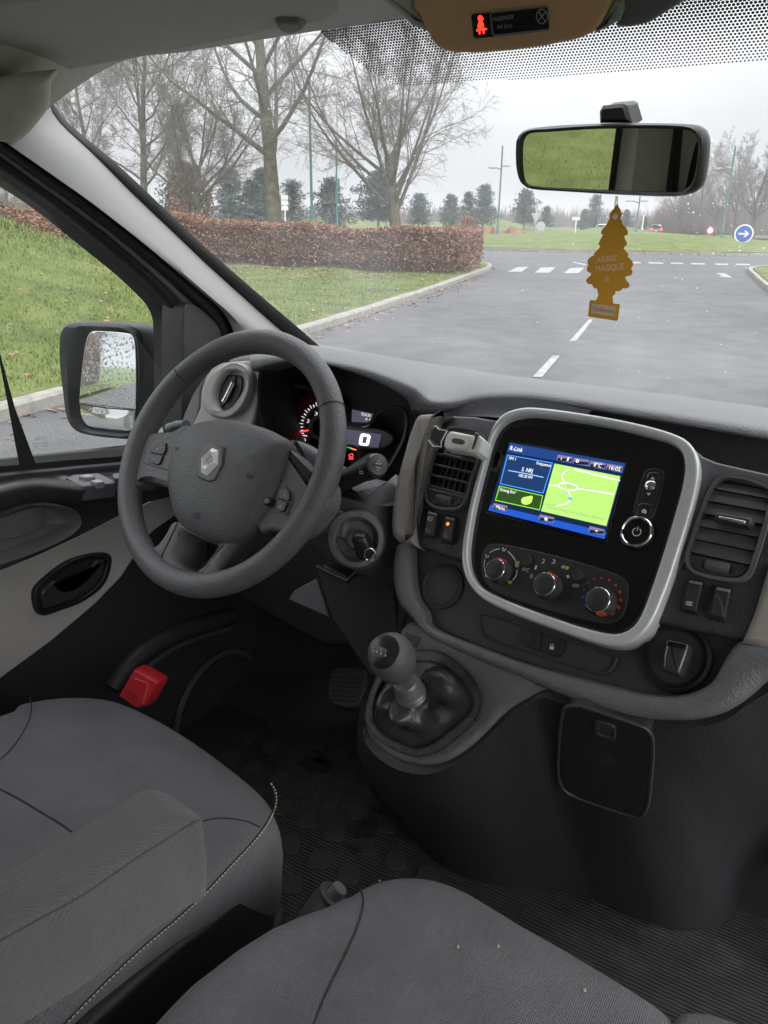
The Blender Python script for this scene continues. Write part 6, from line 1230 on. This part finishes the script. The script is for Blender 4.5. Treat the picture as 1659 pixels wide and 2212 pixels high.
MB().tube([PW.p(u, v, -.05) for u, v in px('W', (410, 735), (460, 718), (520, 715))], lambda t: .011, 12).build('light_stalk', DASHS, SCo)
# radio remote pod
RP = PW.off(-.06); POD2 = pan('Z4', [(930, 1250), (1000, 1238), (1100, 1274), (1096, 1330), (1080, 1438), (1000, 1425), (900, 1405)], RP, -.05, 0, .004, 'radio_remote', DASH, SCo)
line(RP, px('Z4', (990, 1325), (1085, 1352)), .0006, .0005, SEAM, POD2, 'remote_groove'); line(RP, px('Z4', (998, 1232), (1050, 1248)), .003, .0, DASHS, POD2, 'remote_wheel')
text('+', RP, *px('Z4', (983, 1290), (1000, 1294)), 6, INK, POD2, .0012); MB().tube([RP.p(u, v, .001) for u, v in px('Z4', (935, 1362), (958, 1352), (954, 1380))], .0005, 4, True).build('remote_symbol', INK, POD2)
# ignition
ig = PW.p(*px('Z4', (1165, 1450))[0], -.075); ia = (PW.n * .75 + Vector((.55, -.25, .0))).normalized()
IG = MB().lathe(ig, ia, [(.040, -.05), (.040, -.002), (.037, .004), (.031, .006), (.027, .0), (.025, -.012), (.001, -.012)], 40).build('ignition_lock', DASH, SCo)
KEY = thing('ignition_key', ig + ia * .01, 'black ignition key with a metal ring in the steering column lock', 'key')
kp2 = Plane(ig + ia * .02, ia.cross(Vector((0, 0, 1))) * -1, (0, 0, 1))
MB().prism(kp2, lp(kp2, crom(px('Z4', (1140, 1430), (1180, 1412), (1225, 1420), (1260, 1470), (1275, 1520), (1262, 1560), (1215, 1575), (1180, 1560), (1160, 1500)), 4)), -.012, .010, .006).build('key_head', pm('key black', (.014, .014, .015), .33), KEY)
MB().tube([kp2.p(*px('Z4', (1256 + 37 * cos(a), 1550 + 40 * sin(a)))[0], .012) for a in [2 * pi * k / 28 for k in range(28)]], .0011, 7, True).build('key_ring', CHROME, KEY)
MB().lathe(ig - ia * .014, ia, [(.012, 0), (.012, .012), (.006, .014), (.004, .03)], 18).build('key_blade', GALV, KEY)
# ------------------------------------------------------------------ under the dash
LD = pan('f', [(-100, 1000), (560, 930), (600, 1010), (700, 1070), (840, 1060), (880, 1020), (900, 1180), (860, 1400), (700, 1400), (520, 1300), (430, 1150), (300, 1250)], Plane(at(650, 1150, y=1.05), (1, 0, 0), (0, .2, 1)), -.05, 0, .01, 'knee_panel', BLK, DB)
K2 = Plane(at(760, 1240, y=.93), (1, -.1, 0), (0, .35, 1))
pan('Z4', [(905, 1625), (960, 1612), (1010, 1640), (1100, 1695), (1160, 1660), (1260, 1670), (1400, 1690), (1420, 1480), (1360, 1340), (1500, 1500), (1530, 1800), (1460, 2100), (1380, 2380), (1250, 2350), (1000, 1980), (925, 1760)], K2, -.08, 0, .006, 'knee_panel', pm('knee plastic', (.022, .022, .023), .5, bump=(800, .2)), DB)
line(K2, px('Z4', (912, 1625), (990, 1668), (1110, 1722), (1165, 1668), (1300, 1690), (1400, 1715)), .004, .001, DASHD, DB, 'knee_edge')
pan('Z4', [(905, 1705), (992, 1962), (720, 1842), (760, 1780)], K2.off(-.01), -.04, 0, .003, 'bracket', DASHS, DB)
# pedals
PD = Plane(at(750, 1490, y=1.13), (1, 0, 0), (0, .75, .65))
for nm, q, lab in (('brake_pedal', [(715, 1450), (735, 1442), (790, 1450), (775, 1520), (752, 1530), (708, 1512)], 'ribbed black rubber pedal in the dark footwell'),):
    pr = thing(nm, PD.o, lab, 'pedal'); pan('f', q, PD, -.012, .004, .004, 'pedal_pad', pm('pedal rubber', (.03, .03, .03), .55), pr, 3)
    for k in range(6): line(PD, [(716 + k * .5, 1462 + k * 10), (782 - k * 3, 1464 + k * 10)], .0016, .004, BLK, pr, 'pad_rib')
    MB().tube([PD.w(0, .02, -.01), PD.w(0, .1, -.06), PD.w(0, .25, -.05)], .009, 8).build('pedal_arm', BLK, pr)
# ------------------------------------------------------------------ gear console
GCn = thing('gear_console', at(960, 1700, y=.75), 'dark moulded gear console below the dashboard with a storage lid', 'console')
P1 = PC.p(923, 1372, -.008); P2 = PC.p(1172, 1483, -.008); P3 = at(850, 1645, z=1.02)
PG = Plane(P1, (P2 - P1), (P3 - P1)); 
if PG.n.z < 0: PG.n = -PG.n
gt = px('C', (245, 100), (345, 122), (455, 172), (575, 225), (695, 270), (830, 335), (835, 372), (792, 360), (720, 392), (640, 440), (540, 540), (470, 600), (400, 640), (330, 658), (260, 652), (190, 628), (120, 575), (84, 515), (88, 430), (105, 370), (130, 320), (180, 225))
TP = crom(gt, 4); TL_ = lp(PG, TP)
rid = [PG.p(*q) for q in px('C', (130, 320), (105, 370), (88, 430), (84, 515), (120, 575), (190, 628), (260, 652), (330, 658), (400, 640), (470, 600), (540, 540), (640, 440), (720, 392), (782, 352))] + [PC.p(*q, -.012) for q in px('C', (1000, 440), (1150, 468), (1260, 476), (1360, 475), (1470, 450), (1545, 410), (1600, 368), (1720, 300))]
flo = [at(u, v, z=.62) for u, v in ((770, 1560), (775, 1600), (782, 1640), (790, 1690), (815, 1725), (850, 1762), (885, 1805), (920, 1842), (960, 1872), (1010, 1896), (1070, 1912), (1140, 1918), (1200, 1924), (1260, 1934), (1340, 1968), (1410, 1996), (1460, 2010), (1520, 2008), (1570, 1990), (1610, 1930), (1660, 1880), (1800, 1850))]
nr = 90; RI = resample(crom(rid, 5, False), nr); FL = resample(crom(flo, 5, False), nr)
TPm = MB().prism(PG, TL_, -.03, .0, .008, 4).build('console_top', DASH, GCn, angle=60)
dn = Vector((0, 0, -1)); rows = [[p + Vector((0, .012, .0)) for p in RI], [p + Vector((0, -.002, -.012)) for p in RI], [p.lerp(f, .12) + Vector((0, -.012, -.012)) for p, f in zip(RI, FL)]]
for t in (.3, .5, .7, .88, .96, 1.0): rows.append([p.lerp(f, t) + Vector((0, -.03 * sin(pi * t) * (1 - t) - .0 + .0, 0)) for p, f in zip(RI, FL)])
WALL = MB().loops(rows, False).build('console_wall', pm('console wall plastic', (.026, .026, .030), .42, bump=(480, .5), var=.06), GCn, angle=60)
WB = BVHTree.FromPolygons([v.co for v in WALL.data.vertices], [p.vertices for p in WALL.data.polygons])
def hit(b, u, v, off=0.0):
    h = b.ray_cast(CAM, ray(u, v).normalized()); return h[0] - ray(u, v).normalized() * off if h[0] else at(u, v, d=1.0)
lid = px('C', (862, 440), (880, 428), (930, 427), (1040, 462), (1150, 500), (1195, 525), (1210, 575), (1204, 690), (1192, 800), (1172, 850), (1140, 858), (1050, 832), (930, 790), (865, 755), (842, 700), (845, 560))
a, b, c = hit(WB, *px('C', (860, 440))[0], .016), hit(WB, *px('C', (1205, 560))[0], .016), hit(WB, *px('C', (1020, 820))[0], .016)
LP = Plane(a, b - a, a - c)
LID = MB().prism(LP, lp(LP, lid), -.03, .0, .003).build('storage_lid', pm('lid plastic', (.02, .02, .023), .42, bump=(500, .4)), GCn)
MB().tube([LP.p(u, v, -.001) for u, v in crom(lid, 3)], .0022, 6, True).build('lid_edge', DASHD, LID)
NTC = ringf('C', [(985, 488), (1060, 510), (1064, 535), (1060, 562), (1045, 560), (985, 542), (980, 520)], [(1003, 505), (1050, 520), (1052, 538), (1048, 552), (1040, 550), (1000, 538), (998, 522)], LP, -.002, .0025, .001, 'lid_latch', DASHD, LID, 40, 2); pan('C', [(1003, 505), (1050, 520), (1048, 552), (1000, 538)], LP, -.001, .0008, .0003, 'latch_well', pm('latch brown', (.05, .03, .028), .5), LID)
pan('C', [(243, 140), (298, 158), (292, 175), (280, 195), (262, 185)], PG, -.004, .003, .0015, 'small_flap', DASHD, GCn)
# ------------------------------------------------------------------ gear lever
GL = thing('gear_lever', PG.p(905, 1545), 'gear lever with round grey knob and black leatherette gaiter', 'gear lever')
bo = crom(px('C', (104, 485), (112, 415), (140, 330), (195, 255), (270, 224), (345, 220), (410, 234), (480, 283), (535, 355), (556, 420), (530, 482), (450, 552), (370, 608), (300, 623), (225, 598), (150, 553)), 5)
bi = crom(px('C', (130, 480), (138, 415), (165, 340), (210, 275), (275, 245), (345, 240), (400, 252), (462, 298), (512, 360), (530, 415), (505, 465), (435, 530), (360, 580), (300, 590), (238, 570), (170, 532)), 5)
nb_ = 96; BO = resample([Vector((*q, 0)) for q in lp(PG, bo)], nb_, True); BI = resample([Vector((*q, 0)) for q in lp(PG, bi)], nb_, True)
MB().frame(PG, BO, BI, -.006, .010, .008).build('gaiter_ring', LEATH, GL)
kb = at(846, 1418, z=1.175); col_ = at(882, 1487, z=1.118); ang = (kb - col_).normalized()
base2 = PG.p(*px('C', (330, 430))[0]); cn = Vector((*PG.l(*px('C', (330, 425))[0]), 0))
rows = []; colr = .0175
for j in range(15):
    t = j / 14; r_ = []
    for i in range(nb_):
        g = BI[i]; th = 2 * pi * i / nb_; pb = PG.w(g.x, g.y, .004); e = PG.w(cn.x, cn.y, 0)
        e1 = ang.orthogonal().normalized(); e2 = ang.cross(e1)
        dirv = (pb - e); dv_ = (dirv - ang * dirv.dot(ang)).normalized()
        top = col_ - ang * .012 + dv_ * colr
        fold = sin(2 * th + 2.5 * t + 1.2) * .7 + sin(3 * th - 3 * t + .5) * .55 + .1 * sin(7 * th + 5 * t)
        s = t ** .62
        p = pb.lerp(top, s) ; sag = sin(pi * t) ; inw = (e - pb); inw.z = 0
        p = p + PG.n * (.013 * sag * (.15 + fold)) + dv_ * (.010 * sag * fold)
        hh_ = (p - PG.o).dot(PG.n)
        if hh_ < .004: p = p + PG.n * (.004 - hh_)
        r_.append(p)
    rows.append(r_)
MB().loops(rows, True).build('gaiter', LEATH, GL, angle=80)
MB().lathe(col_ - ang * .016, ang, [(.019, 0), (.020, .003), (.0185, .006), (.0195, .009), (.0175, .012), (.018, .018), (.016, .021), (.0165, .026), (.014, .030)], 28).build('collar', pm('collar satin', (.22, .22, .225), .3, metal=.5), GL)
MB().lathe(kb - ang * .036, ang, [(.015, 0), (.0195, .008), (.0245, .018), (.0272, .028), (.0275, .036), (.0262, .045), (.0225, .053), (.016, .059), (.008, .062), (.001, .063)], 36).build('knob', pm('knob grey leather', (.10, .10, .108), .42, bump=(1100, .25)), GL)
fd = (ang * .25 + (CAM - kb).normalized() * .8 + Vector((-.42, 0, 0.0))).normalized(); kc = kb + fd * .0165
KP = Plane(kc, fd.cross(Vector((0, 0, 1))) * -1, (0, 0, 1)); KC = MB().lathe(kc, fd, [(.0205, .0), (.0195, .0062), (.012, .0095), (.001, .0105)], 32).build('shift_plate', pm('shift plate gloss', (.02, .02, .022), .3), GL)
kq = lambda a, b: KP.w(a, b, .0115 - (a * a + b * b) * 12)
for pts in ([(-.009, .004), (-.009, 0), (.009, 0)], [(-.003, .006), (-.003, -.006)], [(.003, .006), (.003, -.006)], [(.009, .006), (.009, -.006)]): MB().tube([kq(*q) for q in pts], .0005, 5).build('shift_pattern', INK, KC)
for s_, a, b in (('R', -.0115, .006), ('1', -.004, .0085), ('3', .002, .0085), ('5', .008, .0085), ('2', -.004, -.0105), ('4', .002, -.0105), ('6', .008, -.0105)):
    cu = bpy.data.curves.new('t', 'FONT'); cu.body = s_; cu.size = .0042; ob = bpy.data.objects.new('t', cu); me = bpy.data.meshes.new_from_object(ob); vs = [kq(a + v.co.x, b + v.co.y) for v in me.vertices]; fs = [tuple(p.vertices) for p in me.polygons]; bpy.data.objects.remove(ob); bpy.data.curves.remove(cu)
    MB().add(vs, fs).build('shift_number', INK, KC, smooth=False)
# ------------------------------------------------------------------ seats
def cushion(pts3, ztop, prof, hf, name, mat, par, wall=.22, cen=None, n=5):
    """upholstered block: plan outline (Vectors), rings scaled to the centre; hf(x, y) adds shape to the top"""
    P = [Vector((q.x, q.y, 0)) for q in crom(pts3, n)]
    c = Vector((cen[0], cen[1], 0)) if cen else sum(P, Vector()) / len(P); rings = []
    for q, dz, kk in ((1, -wall, .97), (1, -wall * .6, 1.0), (1, -.06, 1.012), (1, -.035, 1.008)): rings.append([c + (p - c) * kk + Vector((0, 0, ztop + dz + hf(p.x, p.y))) for p in P])
    for k, dz in prof:
        rings.append([Vector(((c + (p - c) * k).x, (c + (p - c) * k).y, ztop + dz + hf((c + (p - c) * k).x, (c + (p - c) * k).y))) for p in P])
    return MB().loops(rings, True, False, True).build(name, mat, par, angle=75)
PROF = [(.995, -.017), (.98, -.008), (.955, -.0025), (.92, 0), (.87, 0), (.8, 0), (.72, 0), (.63, 0), (.54, 0), (.45, 0), (.36, 0), (.27, 0), (.18, 0), (.09, 0), (.02, 0)]
bvh = lambda o: BVHTree.FromPolygons([v.co for v in o.data.vertices], [p.vertices for p in o.data.polygons])
def seam(b, crop, pts, r, name, mat, par, off=.0003, n=6, closed=False):
    q = crom(px(crop, *pts), n, closed); return MB().tube([hit(b, u, v, off) for u, v in q], r, 5).build(name, mat, par)
DSR = thing('driver_seat', (-.44, .2, .62), 'charcoal cloth driver seat with cream stitching along its edge', 'seat')
zt = 1.0
o_ = [at(u, v, z=zt - .012) for u, v in ((60, 1512), (120, 1494), (180, 1485), (240, 1489), (300, 1510), (380, 1552), (460, 1606), (530, 1662), (572, 1702), (592, 1738), (600, 1772))]
o_ += [Vector((-.213, .50, 0)), Vector((-.222, .40, 0)), Vector((-.232, .28, 0)), Vector((-.238, .1, 0)), Vector((-.24, -.1, 0)), Vector((-.68, -.1, 0)), Vector((-.69, .1, 0)), Vector((-.69, .3, 0)), Vector((-.685, .45, 0)), Vector((-.665, .54, 0))]
def dh(x, y):
    e = sstep(-.29, -.235, x) + sstep(-.60, -.655, x)
    front = sstep(.30, .50, y)
    return .012 * e * (1 - front) - .030 * (1 - sstep(.26, .36, y)) * (1 - e) - .02 * sstep(.50, .66, y)
DSC = cushion(o_, zt, PROF, dh, 'cushion', SEAT, DSR, .20, cen=(-.45, .27)); DB_ = bvh(DSC)
# bolster panel and lower trim seen from the side
seam(DB_, 'S', [(152, 185), (158, 230), (150, 290), (110, 370), (60, 440), (10, 490), (-40, 520)], .0009, 'seam', SEAM, DSR)
seam(DB_, 'S', [(-60, 620), (0, 648), (100, 700), (200, 760), (300, 820), (360, 862)], .0012, 'seam', SEAM, DSR)
seam(DB_, 'S', [(1020, 808), (1080, 795), (1150, 795), (1240, 810), (1305, 838)], .0009, 'seam', SEAM, DSR)
stl = [(1362, 618), (1385, 660), (1388, 720), (1370, 775), (1330, 845), (1270, 920), (1200, 995), (1120, 1080), (1020, 1185), (900, 1295), (780, 1395), (660, 1500), (540, 1615), (430, 1725), (330, 1828), (250, 1910)]
seam(DB_, 'S', [(x - 8, y - 3) for x, y in stl], .0011, 'seam', SEAM, DSR)
path = resample([hit(DB_, u, v, .0006) for u, v in crom(px('S', *stl), 8, False)], 400); sm = MB(); cum = 0
for i in range(0, 396, 4): sm.tube(path[i:i + 3], .0008, 4)
sm.build('stitching', THREAD, DSR, kind='stuff')
# side valance
SVp = Plane((-.205, .3, .85), (0, 1, 0), (.06, 0, 1)); 
pan('S', [(1395, 1150), (1370, 1130), (1320, 1122), (1250, 1165), (1100, 1290), (900, 1440), (700, 1610), (500, 1790), (300, 1990), (300, 2200), (900, 2100), (1240, 1600), (1370, 1400), (1390, 1300)], Plane(at(520, 1980, x=-.212), (.02, 1, 0), (0, 0, 1)), -.03, .0, .006, 'side_valance', pm('valance plastic', (.02, .02, .022), .5, bump=(700, .3)), DSR)
# armrest
AR = thing('armrest', (-.16, .2, 1.15), 'padded grey twill armrest folded down beside the driver seat', 'armrest')
za = 1.19
a_top = [at(u, v, z=za) for u, v in px('S', (560, 752), (660, 690), (720, 655), (775, 650), (830, 668), (920, 720), (1000, 780), (1015, 800), (1000, 812), (930, 840), (830, 905), (700, 985), (550, 1090), (400, 1190), (200, 1300), (0, 1410), (-300, 1560), (-500, 1650), (-700, 1500), (-300, 1220), (0, 1080), (300, 910))]
a_top = crom(a_top, 4); ca = sum(a_top, Vector()) / len(a_top); down = [Vector((p.x, p.y, za)) for p in a_top]
rg = []
for k, dz in ((.80, -.085), (.93, -.078), (1.0, -.055), (1.01, -.03), (1.0, -.008), (.985, -.002), (.95, .001), (.85, .003), (.5, .006), (.1, .007)): rg.append([Vector((ca.x + (p.x - ca.x) * (1 - (1 - k) * .6), ca.y + (p.y - ca.y) * (1 - (1 - k) * .25), za + dz)) for p in down])
ARM_ = MB().loops(rg, True, True, True).build('pad', ARM, AR, angle=75); ab = bvh(ARM_)
seam(ab, 'S', [(1008, 800), (930, 838), (830, 903), (700, 983), (550, 1088), (400, 1188), (200, 1298), (0, 1408)], .0008, 'piping', pm('piping grey', (.10, .095, .09), .8), AR)
MB().tube([(-.17, -.05, 1.14), (-.30, -.08, 1.13)], .02, 10).build('pivot', BLK, AR)
# driver backrest and headrest (behind the camera, seen in the mirror)
bk = Plane((-.45, -.07, 1.25), (1, 0, 0), (0, -.2, 1)); bk.n = Vector((0, 1, .2)).normalized(); bk.v = Vector((0, -.2, 1)).normalized()
bp_ = crom([(-.23, -.26), (-.24, 0), (-.225, .2), (-.17, .32), (-.08, .36), (.08, .36), (.17, .32), (.225, .2), (.24, 0), (.23, -.26)], 4)
MB().dome(bk, bp_, [(.9, -.10), (1, -.06), (1, 0), (.95, .02), (.8, .025), (.5, .01), (.1, .008)]).build('backrest', SEAT, DSR)
hp_ = crom([(-.12, .42), (-.135, .5), (-.11, .58), (0, .60), (.11, .58), (.135, .5), (.12, .42), (0, .405)], 4)
MB().dome(bk, hp_, [(.8, -.10), (1, -.07), (1, .0), (.9, .015), (.4, .02)]).build('headrest', SEAT, DSR)
for s in (-.05, .05): MB().tube([bk.w(s, .34, -.03), bk.w(s, .44, -.03)], .006, 8).build('headrest_post', CHROME, DSR)
# middle seat
MS = thing('middle_seat', (.08, .2, .62), 'charcoal cloth middle passenger seat in the foreground', 'seat')
zm = 1.0
m_ = [at(u, v, z=zm - .010) for u, v in px('B', (385, 395), (420, 370), (470, 345), (530, 330), (600, 328), (670, 342), (740, 372), (830, 425), (920, 480), (1020, 535), (1120, 595), (1220, 655), (1290, 700), (1340, 735), (1380, 775), (1400, 830))]
m_ += [Vector((.262, .35, 0)), Vector((.262, .15, 0)), Vector((.262, -.1, 0)), Vector((-.155, -.1, 0)), Vector((-.152, .15, 0)), Vector((-.150, .35, 0))]
def mh(x, y): return .006 * (sstep(-.08, -.12, x)) - .035 * (1 - sstep(.26, .40, y)) * (1 - sstep(-.05, -.12, x)) * (1 - sstep(.15, .23, x)) - .012 * sstep(.46, .62, y)
MSC = cushion(m_, zm, PROF, mh, 'cushion', SEAT, MS, .22, cen=(.06, .24)); mb_ = bvh(MSC)
seam(mb_, 'B', [(396, 383), (412, 410), (412, 450), (395, 510), (360, 590), (325, 660), (300, 712), (282, 755), (266, 798), (250, 845)], .0010, 'seam', SEAM, MS)
# outer passenger seat, just in the corner
OS = thing('passenger_seat', (.52, .2, .62), 'edge of the outer passenger seat in the bottom right corner', 'seat')
p_ = [at(u, v, z=.985) for u, v in px('B', (1362, 800), (1372, 785), (1388, 770), (1420, 766), (1470, 770), (1530, 790), (1590, 815), (1660, 860), (1800, 960))]
p_ += [Vector((.70, .35, 0)), Vector((.70, -.1, 0)), Vector((.285, -.1, 0)), Vector((.285, .2, 0)), Vector((.285, .38, 0))]
cushion(p_, .995, PROF, lambda x, y: 0.0, 'cushion', SEATS, OS, .2)
bits = MB()
for u, v in px('B', (706, 570), (465, 366), (830, 568), (1095, 703)): bits.lathe(hit(mb_, u, v, .0008), (0, 0, 1), [(.0016, 0), (.0012, .0012)], 6)
tag(bits.build('crumb', pm('crumb', (.5, .42, .3), .8), kind='stuff'), 'tiny pale crumbs on the middle seat cushion', 'crumbs')
# handbrake grip and lever beside the middle seat
HBk = thing('handbrake', at(700, 1950, z=.86), 'grey handbrake grip with push button rising beside the middle seat', 'handbrake')
h0 = at(632, 2060, z=.87); h1 = at(706, 1950, z=.90); h2 = at(735, 1918, z=.92)
MB().tube([h0 - (h1 - h0) * .8, h0, h1, h1.lerp(h2, .5)], lambda t: .021 - .002 * t, 16).build('grip', DASHS, HBk); MB().tube([h1.lerp(h2, .4), h2], .0095, 12).build('push_button', pm('button satin', (.25, .25, .26), .3), HBk)
RL = thing('seat_rail', at(560, 2100, z=.78), 'slim black metal rail with a painted highlight between the two seats', 'rail')
r0 = at(430, 2240, z=.80); r1 = at(622, 2022, z=.80)
MB().tube([r0, r1], .011, 4).build('bar', pm('rail black gloss', (.01, .01, .011), .2), RL); MB().tube([r0 + Vector((.004, .0, .010)), r1 + Vector((.004, 0, .010))], .0022, 6).build('bar_highlight', pm('rail painted highlight', (.6, .62, .62), .25, metal=.7), RL)  # bright strip modelled in place of the highlight on the bar
# red block at the far side of the driver seat
RB = thing('red_block', at(300, 1490, y=.66), 'red plastic block standing between the driver seat and the door', 'block')
RP_ = Plane(at(305, 1485, x=-.62), (cos(.35), sin(.35), 0), (-.12, .3, 1))
f1 = px('S', (672, 48), (680, 42), (730, 62), (800, 105), (802, 120), (745, 225), (690, 240), (600, 175)); 
pm_ = MB(); P = lp(RP_, f1); pm_.loops([[RP_.w(q[0], q[1], -.03) for q in P], [RP_.w(q[0], q[1], 0) for q in P], [RP_.w(q[0], q[1], .006) for q in inset(P, .003)]], True, False, True).build('body', RED, RB, angle=30)
pan('S', [(620, 158), (640, 150), (690, 182), (672, 195)], RP_, .002, .008, .001, 'label_recess', pm('dark red', (.3, .012, .018), .4), RB)
line(RP_, px('S', (676, 90), (735, 112), (745, 130), (718, 215)), .0012, .006, pm('light red edge', (.65, .12, .12), .35), RB, 'edge_line')
# studs and wet patches on the rubber mat
rnd = random.Random(12)
sm0 = MB(); spl = Plane((0, 0, 0), (1, 0, 0), (0, 1, 0)); spl.n = Vector((0, 0, 1)); spl.v = Vector((0, 1, 0)); spl.h = Vector((1, 0, 0))
sm0.prism(spl, [(.0 + x, y) for x, y in ((-.012, -.02), (.012, -.02), (.018, -.012), (.018, .012), (.012, .02), (-.012, .02), (-.018, .012), (-.018, -.012))], 0, .0022, .001, 2); sme = sm0.mesh('stud')
for i in range(9):
    for j in range(9):
        p = at(650, 1700, z=.62) + Vector(((i - 3) * .062 + .01 * (j % 2), (j - 5) * .066, 0)); p.z = .6205
        o = link('stud', sme, STUD, FLO); o.location = p; o.rotation_euler = (0, 0, .35 + rnd.uniform(-.05, .05))
WET = pm('wet patch', (.022, .021, .02), .3, spec=.8)
for u, v, s in ((680, 1655, .03), (695, 1640, .02), (565, 1640, .022), (800, 1775, .02), (780, 1795, .025), (810, 1750, .013), (590, 1660, .014), (770, 1840, .012)):
    p = at(u, v, z=.62); k = [(s * rnd.uniform(.7, 1.1) * cos(a), s * rnd.uniform(.5, .9) * sin(a)) for a in [2 * pi * q / 14 for q in range(14)]]
    MB().add([(p.x + a, p.y + b, .6236) for a, b in [(q.x, q.y) for q in crom([Vector((*z, 0)) for z in k], 3)]], [tuple(range(42))]).build('wet_patch', WET, FLO, smooth=False)
# ------------------------------------------------------------------ damp air
hz_ = bpy.data.materials.new('damp air'); hz_.use_nodes = True; _N = hz_.node_tree.nodes; _N.remove(_N['Principled BSDF'])
pv = _N.new('ShaderNodeVolumePrincipled'); pv.inputs['Color'].default_value = (.95, .96, 1, 1); pv.inputs['Density'].default_value = .0011
hz_.node_tree.links.new(pv.outputs[0], _N['Material Output'].inputs['Volume'])
MB().abox(-1700, 1700, -1700, 1700, -1.2, 24).build('haze', hz_, smooth=False, kind='stuff')
